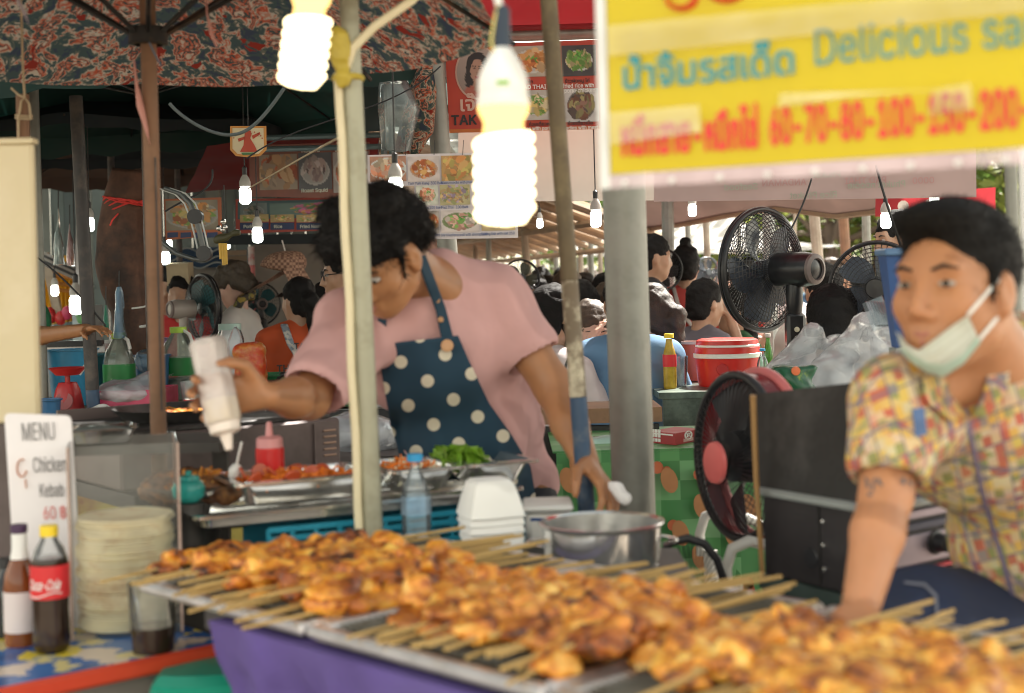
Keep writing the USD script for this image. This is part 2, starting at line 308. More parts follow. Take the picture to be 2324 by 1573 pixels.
T.part('canvas', wob(quad((-.85, 6.1, zb + .04), (3.2, 6.1, zb + .04), (3.2, 4.9, zb + .62), (-.85, 4.9, zb + .62), 40, 14), .02, 3), M_red, True)
for k in range(4): T.part('batten', rod((-.85, 6.1 - .3 * k - .1, zb + .02 + .145 * k), (3.2, 6.1 - .3 * k - .1, zb + .02 + .145 * k), .012), M_red)
T.part('pipe', rod((-.95, 6.05, zb), (3.25, 6.05, zb), .028, n=14), M_galv)
# the hall's long roof of corrugated sheet, partly translucent strips
M_corr = mt('corrugated_look', (.15, .19, .19), .6, .2, var=.25, vs=2, dirt=(.09, .08, .07), ds=1.5)
M_strip = mt('skylight_strip_look', (.75, .76, .72), .6, var=.1, vs=2, back=.75)
T = Thing('market_roof', 'long corrugated market roof with pale see-through strips on thin purlins', 'roof', (-3, 12, 0))
cor = lambda p, s, t: np.concatenate([0 * p[..., :2], .018 * np.sin(p[..., :1] * 2 * np.pi / .09)], -1)
def zr(y): return 2.62 + .05 * (y - 7)
strips = {2, 5, 8, 10, 13}
for k in range(16):
    x0, x1 = -9.2 + .62 * k, -9.2 + .62 * (k + 1) - .004
    T.part('roof_sheet', quad((x0, 7, zr(7)), (x1, 7, zr(7)), (x1, 21, zr(21)), (x0, 21, zr(21)), 42, 3, cor), M_strip if k in strips else M_corr, True, label='pale see-through roof strip' if k in strips else None)
for y in np.arange(7.4, 21, 1.5): T.part('purlin', box((-4.2, y, zr(y) - .06), (10.2, .05, .07)), M_galvdull)
for x in (-9, -6.2, -3.4, -.6): T.part('rafter', rod((x, 7, zr(7) - .13), (x, 21, zr(21) - .13), .04), M_galvdull)
# bamboo roof of the eating hall
M_bamboo = mt('bamboo_look', (.30, .22, .15), .7, var=.3, vs=6, bump=.2, bs=40)
M_thatch = mt('woven_roof_look', (.40, .30, .22), .9, var=.35, vs=10, back=.5, bump=.4, bs=30, dirt=(.2, .14, .1), ds=4)
E1, E2 = P(1500, 520, 9.6), P(1000, 592, 21); U = V(-2.6, -2.2, .85)
T = Thing('bamboo_roof', 'low pale woven bamboo roof over the far eating hall', 'roof', E1)
T.part('woven_cover', wob(quad(E1, E2, E2 + U * 1.6, E1 + U, 20, 8), .03, 2), M_thatch, True)
dn = V(0, 0, -.05)
for s in np.linspace(0, 1, 22): T.part('rafter', tube([E1 * (1 - s) + E2 * s + dn, E1 * (1 - s) + E2 * s + U * (1 + .6 * s) + dn], .028, 6), M_bamboo)
for t in np.linspace(0, 1, 7): T.part('purlin', tube([E1 + U * t + dn * 2, E2 + U * 1.6 * t + dn * 2], .026, 6), M_bamboo)
M_brown = mt('brown_tarp_look', (.15, .10, .085), .8, var=.3, vs=3, back=.15)
T = Thing('brown_eave', 'sagging brown tarp eave on crooked beams between the banner and the open air', 'awning', P(1700, 480, 9))
pts = [P(1455, 526, 9.6), P(1560, 512, 9.3), P(1650, 494, 9), P(1760, 478, 8.7), P(1900, 496, 8.3), P(1990, 486, 8), P(2060, 470, 7.7)]
top = [p + V(-.3, -.9, .5) for p in pts]
v = np.array([q for ab in zip(pts, top) for q in ab]); f = np.array([(2 * i, 2 * i + 2, 2 * i + 3, 2 * i + 1) for i in range(len(pts) - 1)])
T.part('tarp', (v, f), M_brown)
T.part('beam', tube(np.array(pts) + V(0, 0, .03), .035, 7), M_bamboo); T.part('beam', tube(np.array(top), .03, 7), M_bamboo)
M_redcloth = mt('red_vinyl_look', (.42, .035, .045), .45, var=.2, vs=5, back=.3)
T = Thing('red_valance', 'red vinyl valance with pale print hanging in the sunlight above the far trees', 'banner', P(2100, 465, 7.6))
a, b, c, d = P(1985, 492, 7.6), P(2260, 482, 7.2), P(2260, 425, 7.2), P(1985, 447, 7.6)
T.part('vinyl', wob(quad(a, b, c, d, 30, 6), .025, 5), M_redcloth, True)
M_printpale = mt('pale_print_look', (.7, .62, .55), .6)
for k, (x, y) in enumerate([(2050, 468), (2112, 464), (2165, 462)]): T.part('print', lathe([(0, 0), (.028, 0), (.03, .001)], P(x, y, 7.36), (0, -1, 0), 10), M_printpale)
# posts
def pole(name, a, b, d, w, m, label, cat_='post', z1=None, group=None, n=14, bands_=None):
    pa, pb = P(*a, d), P(*b, d); g = lambda z: pa + (pb - pa) * (z - pa[2]) / (pb[2] - pa[2])
    top, r = g(z1 or pa[2]), S(w, d) / 2
    if bands_ is None: return single(name, tube([g(0), g(.8), g(1.4), top], r, n), m, label, cat_, group=group)
    T = Thing(name, label, cat_, g(0), group)
    zs = [0] + [P(CX, y, d)[2] for y, _, _ in bands_[1:]][::-1] + [top[2]]
    ys = list(bands_)[::-1]
    for i, (y, mm, nm) in enumerate(ys): T.part(nm, tube([g(zs[i] + (.001 if i else 0)), g((zs[i] + zs[i + 1]) / 2), g(zs[i + 1])], r, n), mm)
    return T
pole('steel_post', (1415, 400), (1440, 1190), 3.35, 98, M_galv, 'thick galvanised steel post beside the blue shirted diner', z1=2.2, n=28)
pole('rusty_pole', (1245, 0), (1333, 1180), 2.95, 40, M_rust, 'thin rusty pole with peeled pale and blue bands in front of the apron wearer', z1=2.72,
     bands_=[(0, M_rust, 'rusty_band'), (640, M_whitepeel, 'peeled_band'), (905, M_bluepaint, 'blue_band')])
pole('steel_post', (985, 130), (1000, 345), 5.7, 46, M_galv, 'galvanised post under the floral parasol rim, behind the white photo menu', z1=2.75)
pole('pale_post', (2292, 340), (2300, 560), 3.1, 28, M_galv, 'pale grey post behind the head of the masked seller', z1=2.7)
pole('pale_post', (2318, 340), (2324, 560), 3.0, 16, M_white, 'thin white post at the very edge, beyond the masked seller', z1=2.7)
pole('dark_pole', (176, 290), (214, 960), 6.0, 30, M_darkpole, 'slim dark leaning pole gripped by a hand above the blue basin', z1=2.3,
     bands_=[(0, M_darkpole, 'dark_band'), (860, M_bluepaint, 'blue_band')])
pole('steel_tube', (88, 560), (100, 930), 6.3, 22, M_galv, 'thin galvanised tube beside the cream cabinet', z1=2.4)
hall = [(1076, 15, 13, 'palewood'), (1110, 12.5, 14, 'galv'), (1192, 11.5, 19, 'palewood'), (1222, 16, 11, 'palewood'), (1262, 14.5, 13, 'galv'), (1322, 13, 12, 'palewood'), (1342, 12, 14, 'galv'), (1362, 14, 12, 'palewood'),
        (1516, 9.0, 30, 'galvdull'), (1562, 12, 14, 'galv'), (1612, 11, 16, 'palewood'), (1748, 9.2, 30, 'galvdull'), (1858, 10, 26, 'palewood'), (1915, 13, 24, 'wood'), (1968, 10.5, 20, 'galv'), (2012, 12, 9, 'palewood'), (1680, 14, 10, 'galv'), (1805, 15, 9, 'palewood')]
mm = dict(palewood=M_palewood, galv=M_galv, galvdull=M_galvdull, wood=M_wood)
say = ['left of the round wire fan', 'second beyond the bent seller shoulder', 'thickest beside the big lit bulb', 'thin and far beyond the big lit bulb', 'between the lit bulb and the rusty pole', 'just beyond the rusty pole',
       'close right of the rusty pole', 'between rusty pole and thick steel post', 'broad and dark behind the bun haired server', 'pale and thin right of the broad dark one', 'crooked, above the grey shirted diner', 'broad and green behind the big black fan',
       'broad and pale right of the big fan', 'tree like and brown near the blue pickup', 'smooth grey near the second fan', 'thin, close to the masked seller', 'thin and far, left of the big fan', 'thin and far, right of the big fan']
for k, (x, d, w, m) in enumerate(hall):
    X = P(x, 600, d)[0]; r = S(w, d) / 2; zt = 2.15 if x < 1500 else 2.3; j = RNG.uniform(-.05, .05, 2) * (1 if m in ('palewood', 'wood') else .2)
    single('roof_post', tube([(X - j[0], d, 0), (X, d, .9), (X + j[1] * .6, d, 1.5), (X + j[0], d, zt)], [r * 1.05, r, r * .97, r * .9], 10), mm[m], {'palewood': 'pale wooden', 'galv': 'grey steel', 'galvdull': 'dull green steel', 'wood': 'brown trunk like'}[m] + ' hall post, ' + say[k], 'post')
# ------------------------------------------------------------------ flat prints: banners, menus, posters
def RP(x, y, o, n):
    c = V(0, 0, CZ); d = P(x, y, 1) - c; return c + d * (((np.asarray(o) - c) @ n) / (d @ n))
M_print = mt('photo_print_look', rough=.42, vcol=True, var=.06, vs=20)
M_ink_black = mt('black_ink_look', (.025, .02, .02), .5); M_ink_white = mt('white_ink_look', (.82, .8, .76), .5)
M_ink_teal = mt('teal_ink_look', (.03, .27, .30), .45, var=.08); M_ink_red = mt('red_ink_look', (.70, .03, .03), .45, var=.08)
M_ink_blue = mt('blue_ink_look', (.02, .07, .24), .5); M_ink_pale = mt('pale_ink_look', (.55, .57, .48), .6)
def food(seed, bg, dish, pal, n=70, size=(.07, .2), fill=.72, cx=.5, cy=.5, w=44, h=32, green=0, flat=.62):
    """a printed dish: plate, heap of pieces, garnish"""
    g = np.random.default_rng(seed); yy, xx = np.mgrid[0:h, 0:w]; x, y = (xx + .5) / w, (yy + .5) / h; asp = w / h
    im = np.ones((h, w, 3)) * V(*bg) * (.75 + .5 * meshkit.fbm(np.stack([x * 4, y * 4, 0 * x + seed], -1), 2)[..., None])
    def blob(px, py, rx, ry, c, a=0.0):
        ca, sa = math.cos(a), math.sin(a); dx, dy = (x - px) * asp, y - py
        m = ((dx * ca + dy * sa) / rx) ** 2 + ((dy * ca - dx * sa) / ry) ** 2 < 1; im[m] = c; return m
    R = fill * .62
    if dish is not None:
        blob(cx, cy, R * 1.18, R * 1.18 * flat, V(*dish)); blob(cx, cy, R * 1.05, R * 1.05 * flat, V(*dish) * .8)
    for k in range(n):
        a, r = g.uniform(0, 6.28), R * .95 * math.sqrt(g.uniform(0, 1)); s = g.uniform(*size)
        c = V(*pal[g.integers(len(pal))]) * g.uniform(.55, 1.35)
        blob(cx + math.cos(a) * r / asp, cy + math.sin(a) * r * flat - .06 * (1 - r / R), s, s * g.uniform(.3, .8), c, g.uniform(0, 3.14))
    for k in range(green):
        a, r = g.uniform(0, 6.28), R * .5 * g.uniform(0, 1)
        blob(cx + math.cos(a) * r / asp, cy - .12 + math.sin(a) * r * flat, g.uniform(.05, .11), .025, V(.10, .30, .04) * g.uniform(.6, 1.6), g.uniform(0, 3.14))
    return np.clip(im, 0, .9)
def picmesh(o, r, u, im):
    """grid from o (top left), r to the right, -u down"""
    h, w = im.shape[:2]; v, f = surf(lambda s, t: np.asarray(o) + s[..., None] * np.asarray(r) - t[..., None] * np.asarray(u), w, h)
    return (v, f[:, ::-1]), im.transpose(1, 0, 2).reshape(-1, 3)
class Board:
    """a flat sheet through four pixels' plane; things on it are placed by where they stand on the sheet"""
    def __init__(s, T, o, r): s.T, s.o, s.r, s.n = T, np.asarray(o), unit(r), unit(np.cross(r, (0, 0, 1))); s.u = V(0, 0, 1)
    def at(s, x, y, off=0): return RP(x, y, s.o, s.n) + s.n * off
    def poly(s, name, px, m, off=.001, th=.002, parent=None, label=None):
        from shapely.geometry import Polygon
        q = [s.at(*p) for p in px]; xy = [((p - s.o) @ s.r, (p - s.o) @ s.u) for p in q]
        g = trimesh.creation.extrude_polygon(Polygon(xy).buffer(0), th, engine='earcut')
        return s.T.part(name, frame_put(g, s.o + s.n * (off - th), s.r, s.u), m, False, parent=parent, label=label)
    def pic(s, name, x0, y0, x1, y1, im, off=.003, label=None, parent=None):
        a, b, c = s.at(x0, y0, off), s.at(x1, y0, off), s.at(x0, y1, off); w, h = (b - a) @ s.r, (a - c) @ s.u
        m, col = picmesh(a, s.r * w, s.u * h, im); return s.T.part(name, m, M_print, True, label=label, parent=parent, col=col)
    def text(s, t, x, y, px, m, thai=False, bold=1, off=.004, sq=1.0, center=False, mirror=False, parent=None, up=None, r=None, x1=None):
        o = s.at(x, y, off); h = np.linalg.norm(s.at(x, y - px) - s.at(x, y)); g = text(t, h, thai, bold, .0008, sq, center)
        if x1: g = (g[0] * V((s.at(x1, y) - s.at(x, y)) @ s.r / g[0][:, 0].max(), 1, 1), g[1])
        if mirror: g = flip((g[0] * V(-1, 1, 1), g[1]))
        return s.T.part('lettering', frame_put(g, o, s.r if r is None else r, s.u if up is None else up), m, False, parent=parent)

# yellow stall banner
M_yellow = mt('yellow_vinyl_look', (.80, .62, .012), .35, var=.05, vs=3, back=.3)
M_pinkhem = clear('clear_hem_look', (.95, .86, .88), .45, (.75, .58, .60), .12)
M_film = clear('plastic_film_look', (.98, .98, .96), .10, (.85, .8, .62), .08, .6)
bl, br = P(1386, 396, 1.72), P(2324, 338, 1.50)
T = Thing('yellow_banner', 'yellow vinyl stall banner with teal and red lettering inside a clear plastic sleeve', 'banner', bl)
B = Board(T, bl, (br - bl) * V(1, 1, 0))
W = np.linalg.norm((br - bl)[:2]) * 1.3; Ht = .40
def signsheet(x0, x1, z0, z1, off, amp=.0015, n=30, seed=1):
    return wob(surf(lambda s, t: B.o + (x0 + (x1 - x0) * s[..., None]) * B.r + B.u * (z0 + (z1 - z0) * t[..., None]) + B.n * off, n, n), amp, 9, seed)
def facing(m):
    v, f = m; g = trimesh.Trimesh(v, f, process=False); return m if (g.face_normals.mean(0) @ B.n) > 0 else flip(m)
T.part('vinyl_sheet', facing(signsheet(0, W, 0, Ht, 0)), M_yellow, True)
T.part('clear_hem', facing(signsheet(-.012, W, -.017, -.001, .001, .002)), M_pinkhem, True)
T.part('clear_hem', facing(signsheet(-.014, -.001, -.017, Ht, .0012, .001)), M_white, True, label='white taped side hem')
B.text('น้ำจิ้มรสเด็ด', 1412, 204, 66, M_ink_teal, True, 1, x1=1806)
B.text('Delicious sauce', 1846, 150, 80, M_ink_teal, False, 0, x1=2480)
B.text('หมึกสาย', 1412, 352, 80, M_ink_red, True, 2, x1=1570); B.text('-', 1574, 346, 80, M_ink_red, False, 2, x1=1594); B.text('หมึกไข่', 1600, 340, 80, M_ink_red, True, 2, x1=1724)
B.text('60-70-80-100-150-200-250', 1748, 328, 78, M_ink_red, False, 2, x1=2440)
for k, (x, y, R) in enumerate([(1548, -6, 34), (1648, -34, 46)]):
    th = np.linspace(math.pi * 1.05, math.pi * 1.95, 14) if k else np.linspace(math.pi * .9, math.pi * 2.3, 18)
    T.part('lettering', tube([B.at(x + R * math.cos(t), y - R * .8 * math.sin(t), .004) for t in th], .006, 6, flat=.3), M_ink_red)
M_film2 = clear('creased_film_look', (.98, .98, .96), .13, (.9, .88, .7), .12, .7)
def patch(px, seed, m):
    q = [B.at(*p, .008) for p in px]; g = wob(quad(q[0], q[1], q[2], q[3], 24, 10), .0022, 26, seed); T.part('film_fold', facing(g), m, True)
patch([(1384, 275), (1520, 240), (1592, 250), (1600, 306)][:0] or [(1386, 330), (1596, 300), (1592, 240), (1384, 258)], 3, M_film2)
patch([(1770, 244), (1980, 214), (2160, 205), (1775, 214)], 4, M_film2)
patch([(2110, 262), (2210, 250), (2205, 190), (2120, 205)], 5, M_film)
patch([(1384, 130), (2420, 20), (2420, -40), (1384, 60)], 9, M_film)
for k in range(9):
    p = B.at(1420 + k * 108, 416 - 6.6 * k, .004); T.part('rivet', lathe([(0, .002), (.0035, .0015), (.004, 0)], p, B.n, 10), M_white)

# red banner with a portrait and four dishes
M_redban = mt('red_banner_look', (.50, .055, .03), .5, var=.1, vs=4, dirt=(.42, .09, .03), ds=2)
T = Thing('red_food_banner', 'red food banner with an oval portrait and four dishes under the red canopy', 'banner', P(1010, 300, 5.95))
B = Board(T, P(1010, 298, 5.95), V(1, -.02, 0))
B.poly('vinyl', [(1010, 104), (1400, 88), (1400, 292), (1020, 302)], M_redban, 0)
B.poly('gold_edge', [(1019, 294), (1400, 285), (1400, 292), (1020, 302)], mt('orange_edge_look', (.55, .15, .03), .5), .003)
M_ovalw = mt('oval_border_look', (.65, .42, .34), .5)
oval = lambda x, y, a, b, n=28: [(x + a * math.cos(t), y + b * math.sin(t)) for t in np.linspace(0, 6.283, n, endpoint=False)]
B.poly('portrait_border', oval(1083, 164, 50, 62), M_ovalw, .002)
def portrait(w=40, h=48):
    yy, xx = np.mgrid[0:h, 0:w]; x, y = (xx + .5) / w - .5, (yy + .5) / h - .5
    im = np.ones((h, w, 3)) * V(.38, .30, .26) * (1 - .5 * y[..., None]); E = lambda cx, cy, a, b: ((x - cx) / a) ** 2 + ((y - cy) / b) ** 2 < 1
    im[E(.0, -.12, .27, .28)] = V(.03, .02, .02); im[E(-.17, .1, .12, .35)] = V(.03, .02, .02); im[E(.15, .12, .11, .33)] = V(.035, .022, .02)
    im[E(0, .52, .40, .26)] = V(.45, .12, .08); im[E(0, .25, .09, .15)] = V(.42, .24, .17); im[E(0, -.02, .165, .24)] = V(.50, .29, .21)
    for s in (-1, 1): im[E(.07 * s, -.07, .035, .014)] = V(.06, .03, .03); im[E(.07 * s, -.115, .045, .01)] = V(.07, .04, .03)
    im[E(0, .03, .02, .04)] = V(.42, .22, .16); im[E(0, .105, .055, .018)] = V(.42, .07, .07); return im
def ovalpic(B, name, x, y, a, b, im):
    h, w = im.shape[:2]; th = np.linspace(0, 2 * np.pi, 40, endpoint=False); rr = np.linspace(0, 1, 22); vs, cs = [], []
    for r in rr:
        for t in th:
            u, v = r * math.cos(t), r * math.sin(t); vs.append(B.at(x + a * u, y + b * v, .004)); cs.append(im[min(h - 1, int((v + 1) / 2 * h)), min(w - 1, int((u + 1) / 2 * w))])
    i, j = np.meshgrid(np.arange(len(rr) - 1), np.arange(40), indexing='ij'); q = np.stack([i * 40 + j, i * 40 + (j + 1) % 40, (i + 1) * 40 + (j + 1) % 40, (i + 1) * 40 + j], -1).reshape(-1, 4)
    B.T.part(name, (np.array(vs), q), M_print, True, col=np.array(cs))
ovalpic(B, 'portrait', 1083, 164, 46, 58, portrait())
OR = [(.55, .22, .05), (.6, .30, .10), (.45, .13, .03), (.62, .4, .2)]; GRN = [(.12, .25, .04), (.35, .3, .1), (.5, .4, .2), (.2, .3, .08)]
DK = [(.16, .06, .03), (.4, .2, .14), (.08, .05, .04), (.3, .25, .1)]; YL = [(.6, .45, .15), (.55, .28, .1), (.2, .35, .06), (.6, .5, .3)]
W_ = (.62, .6, .56)
for k, (x0, y0, x1, y1, im) in enumerate([(1156, 106, 1262, 176, food(1, (.5, .42, .34), W_, OR, 110, (.06, .18), .8, green=5)), (1274, 104, 1352, 174, food(2, (.06, .05, .05), W_, GRN, 80, green=14)),
                                          (1172, 206, 1266, 274, food(3, (.5, .45, .4), W_, YL, 70, green=8)), (1278, 202, 1358, 278, food(4, (.55, .52, .5), (.14, .12, .11), DK, 70, flat=.8))]):
    B.pic('dish_photo', x0, y0, x1, y1, im)
B.text('เจ๊ตั๊ก', 1042, 252, 34, M_ovalw, True, 1); B.text('TAK THAI', 1024, 284, 21, M_ink_black, False, 2)
for x, y, th, e in [(1186, 190, 'ผัดไท', None), (1282, 188, 'ข้าวผัดหมู ไก่', None), (1200, 286, 'ก๋วยเตี๋ยวหมู', None), (1288, 284, 'ก๋วยเตี๋ยวเนื้อ', None)]: B.text(th, x, y, 8, M_ink_black, True, 1)
B.text('PAD THAI', 1180, 203, 9, M_ink_white, False, 1); B.text('fried rice with', 1277, 200, 9, M_ink_white, False, 1, sq=.9); B.text('pork-chicken', 1280, 211, 9, M_ink_white, False, 1, sq=.9)
B.text('noodles with pork', 1168, 297, 8, M_ink_white, False, 1, sq=.9); B.text('noodles with meat', 1272, 295, 8, M_ink_white, False, 1, sq=.9)

# beige tarp and the back of another banner
M_beige = mt('beige_tarp_look', (.42, .38, .33), .75, var=.1, vs=3, back=.2, bump=.1, bs=20)
single('beige_tarp', wob(quad(P(1040, 458, 6.25), P(1500, 455, 6.25), P(1500, 280, 6.25), P(1040, 296, 6.25), 24, 12), .02, 3), M_beige, 'plain beige tarp hanging under the red food banner', 'tarp', True)
M_pinkback = mt('banner_back_look', (.40, .30, .29), .7, var=.1, vs=3, back=.4)
T = Thing('banner_back', 'dull pink back of a banner with mirrored print showing through, under the yellow banner', 'banner', P(1480, 460, 5.6))
B = Board(T, P(1480, 460, 5.6), V(1, -.12, 0))
q = [B.at(1484, 458), B.at(2215, 448), B.at(2215, 330), B.at(1484, 380)]
T.part('vinyl', wob(quad(*q, 40, 8), .012, 4), M_pinkback, True)
M_ghost = mt('ghost_print_look', (.33, .34, .28), .7); M_ghost2 = mt('ghost_red_look', (.44, .25, .25), .7)
for s, x, y, m in [('Phuket noodle', 2055, 424, M_ghost), ('Rice Phuket', 1900, 448, M_ghost), ('Phuket', 1908, 402, M_ghost), ('PAD THAI', 2012, 415, M_ghost2), ('0000', 2120, 416, M_ghost2), ('ANDAMAN', 1830, 420, M_ghost2), ('Seafood', 1720, 430, M_ghost)]:
    B.text(s, x, y, 14, m, mirror=True, off=.012)

# white menu with photographed dishes behind the seller's head
M_paper = mt('menu_paper_look', (.66, .58, .58), .45, var=.05)
T = Thing('white_photo_menu', 'white pinkish menu sheet of nine photographed dishes with prices behind the curly haired seller', 'menu', P(835, 545, 5.1))
B = Board(T, P(835, 545, 5.1), V(1, .03, 0))
B.poly('sheet', [(834, 352), (1172, 345), (1176, 540), (836, 545)], M_paper, 0, .004)
PK = [(.62, .25, .14), (.66, .36, .25), (.5, .16, .07), (.6, .45, .3)]; SOUP = [(.6, .22, .05), (.5, .12, .03), (.66, .5, .4), (.55, .3, .1)]; SH = [(.66, .38, .3), (.62, .5, .42), (.2, .36, .08), (.5, .25, .18)]
cells = [(839, 356, 921, 413, food(11, (.45, .22, .14), W_, PK, 90, (.08, .2), .95)), (925, 356, 997, 413, food(12, (.6, .5, .46), (.5, .3, .2), SOUP, 80, (.06, .16), .8)), (1001, 354, 1070, 411, food(13, (.5, .3, .12), None, [(.62, .35, .12), (.55, .22, .06), (.5, .38, .1)], 90, (.1, .28), 1.1)),
         (1076, 352, 1166, 410, food(14, (.5, .36, .2), W_, OR, 80)), (856, 424, 940, 468, food(15, (.55, .4, .3), W_, PK, 70)), (944, 422, 994, 466, food(16, (.62, .6, .5), (.35, .4, .2), PK, 60, green=6)), (998, 420, 1066, 466, food(17, (.45, .38, .2), None, [(.55, .36, .16), (.5, .3, .12), (.42, .3, .4), (.3, .3, .12)], 110, (.05, .16), 1.1)),
         (1074, 418, 1168, 464, food(18, (.5, .4, .3), W_, YL, 70)), (862, 482, 934, 532, food(19, (.6, .5, .44), W_, SOUP, 70)), (938, 480, 996, 530, food(20, (.4, .34, .3), (.5, .3, .2), SOUP, 90, (.08, .2), .95)), (1000, 478, 1086, 528, food(21, (.64, .54, .5), (.2, .24, .1), SH, 46, (.09, .16), .85, green=8)), (1092, 476, 1168, 524, food(22, (.55, .4, .2), W_, YL, 60))]
for x0, y0, x1, y1, im in cells: B.pic('dish_photo', x0, y0, x1, y1, im)
for t, x, y in [('Grilled Prawn 250 Baht', 842, 421), ('Tom Yum Kung  300 Baht', 926, 420), ('Glass noodle with prawn 200', 1001, 418), ('Papaya 200 Baht', 950, 475), ('Pad Thai   100 Baht', 1002, 474), ('Red curry 200 Baht', 938, 538), ('Stir fried broccoli with shrimp 200', 1001, 537), ('Baking fish with salt 250', 1092, 534)]:
    B.text(t, x, y, 6.2, M_ink_blue, False, 0, sq=.78)
for x in (858, 920, 985, 1050): T.part('string', rod(B.at(x, 352, .002), B.at(x + 2, 318, .002), .0012, n=5), M_wire)

# shadowed posters on the left
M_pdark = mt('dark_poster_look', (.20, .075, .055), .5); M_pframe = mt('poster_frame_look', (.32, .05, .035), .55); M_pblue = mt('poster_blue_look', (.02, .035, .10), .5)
T = Thing('squid_poster', 'long dark poster of three large dishes under the talisman flag, squid in the middle', 'poster', P(560, 440, 7.0))
B = Board(T, P(560, 440, 7.0), V(1, -.06, 0))
B.poly('sheet', [(566, 330), (838, 322), (838, 452), (566, 446)], M_pdark, 0, .004)
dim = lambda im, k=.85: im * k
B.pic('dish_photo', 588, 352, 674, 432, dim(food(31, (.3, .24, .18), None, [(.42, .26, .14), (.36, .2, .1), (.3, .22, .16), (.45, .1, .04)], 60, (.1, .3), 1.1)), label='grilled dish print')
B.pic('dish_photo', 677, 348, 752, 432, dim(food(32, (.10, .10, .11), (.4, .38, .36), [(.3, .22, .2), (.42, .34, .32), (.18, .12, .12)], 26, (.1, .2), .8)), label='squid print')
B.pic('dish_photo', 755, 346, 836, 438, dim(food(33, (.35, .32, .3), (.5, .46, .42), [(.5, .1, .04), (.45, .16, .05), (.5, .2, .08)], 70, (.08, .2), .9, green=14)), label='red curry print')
B.text('Roast Squid', 684, 437, 8, M_ink_pale); B.text('ครั้งใหม่', 684, 346, 10, M_ink_pale, True); B.text('อาหารทะเล', 760, 344, 9, M_ink_pale, True); B.text('Panang', 776, 446, 8, M_ink_pale)
T = Thing('wide_menu_board', 'wide menu board of noodle dishes with blue captions above the beige cloth wall', 'menu', P(505, 530, 7.2))
B = Board(T, P(505, 530, 7.2), V(1, -.05, 0))
B.poly('frame', [(535, 452), (850, 446), (850, 520), (535, 530)], M_pframe, 0, .006)
B.poly('blue_ground', [(540, 457), (850, 451), (850, 492), (540, 498)], mt('teal_poster_look', (.05, .10, .11), .5), .002)
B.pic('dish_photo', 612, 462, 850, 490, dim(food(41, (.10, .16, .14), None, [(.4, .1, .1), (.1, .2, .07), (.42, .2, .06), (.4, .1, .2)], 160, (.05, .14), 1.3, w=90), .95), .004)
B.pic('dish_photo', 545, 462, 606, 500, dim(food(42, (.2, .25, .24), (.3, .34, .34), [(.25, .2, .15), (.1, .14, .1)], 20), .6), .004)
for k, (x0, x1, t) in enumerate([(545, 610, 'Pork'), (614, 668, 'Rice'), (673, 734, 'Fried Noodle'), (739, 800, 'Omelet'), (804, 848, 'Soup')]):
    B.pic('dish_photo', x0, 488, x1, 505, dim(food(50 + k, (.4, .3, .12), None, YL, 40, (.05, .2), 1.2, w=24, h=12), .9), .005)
    B.poly('caption', [(x0, 506), (x1, 505), (x1, 521), (x0, 522)], M_pblue, .004); B.text(t, x0 + 8, 518, 7, M_ink_pale, off=.006)
T = Thing('noodle_poster', 'small orange edged noodle poster beside the tree trunk, behind the bent lamp arm', 'poster', P(390, 540, 6.6))
B = Board(T, P(390, 540, 6.6), V(1, .05, 0))
B.poly('frame', [(372, 452), (502, 448), (504, 534), (376, 545)], mt('orange_frame_look', (.36, .10, .04), .55), 0, .005)
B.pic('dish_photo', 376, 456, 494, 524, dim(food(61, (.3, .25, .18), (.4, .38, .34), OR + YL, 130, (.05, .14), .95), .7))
for k in range(4): B.poly('caption', [(380 + 30 * k, 528), (404 + 30 * k, 527), (404 + 30 * k, 538), (380 + 30 * k, 540)], M_pblue, .003)
# talisman flag: cream with an orange edge and a plain red mark
T = Thing('talisman_flag', 'cream round bottomed talisman flag with orange edge and red mark, high beneath the green parasol', 'flag', P(563, 355, 5.4))
B = Board(T, P(563, 355, 5.4), V(1, 0, 0))
sh = lambda k: [(563 - 41 * k, 320 - 34 * k), (563 + 41 * k, 320 - 34 * k), (563 + 42 * k, 320 + 20 * k), (563 + 28 * k, 320 + 34 * k), (563, 320 + 37 * k), (563 - 28 * k, 320 + 34 * k), (563 - 41 * k, 320 + 20 * k)]
B.poly('orange_edge', sh(1), mt('talisman_orange_look', (.55, .24, .06), .7), 0, .003); B.poly('cream_ground', sh(.86), mt('talisman_cream_look', (.60, .50, .32), .7), .002)
M_tred = mt('talisman_red_look', (.42, .06, .03), .7)
for pts in ([(556, 302), (566, 296), (572, 303), (568, 314), (578, 330), (585, 345), (545, 345), (553, 330)], [(540, 315), (556, 310), (556, 316), (542, 322)], [(572, 308), (590, 300), (591, 305), (574, 316)]): B.poly('red_mark', pts, M_tred, .004)
B.poly('green_mark', [(548, 347), (580, 346), (578, 351), (551, 352)], mt('talisman_green_look', (.06, .16, .06), .7), .004)
for a in np.linspace(0.2, 2.9, 10): B.poly('dot', oval(563 + 33 * math.cos(a), 318 - 20 * math.sin(a), 1.6, 1.6, 6), M_tred, .004)
T.part('string', rod(P(563, 286, 5.4), P(561, 200, 5.4), .002, n=5), M_wire)
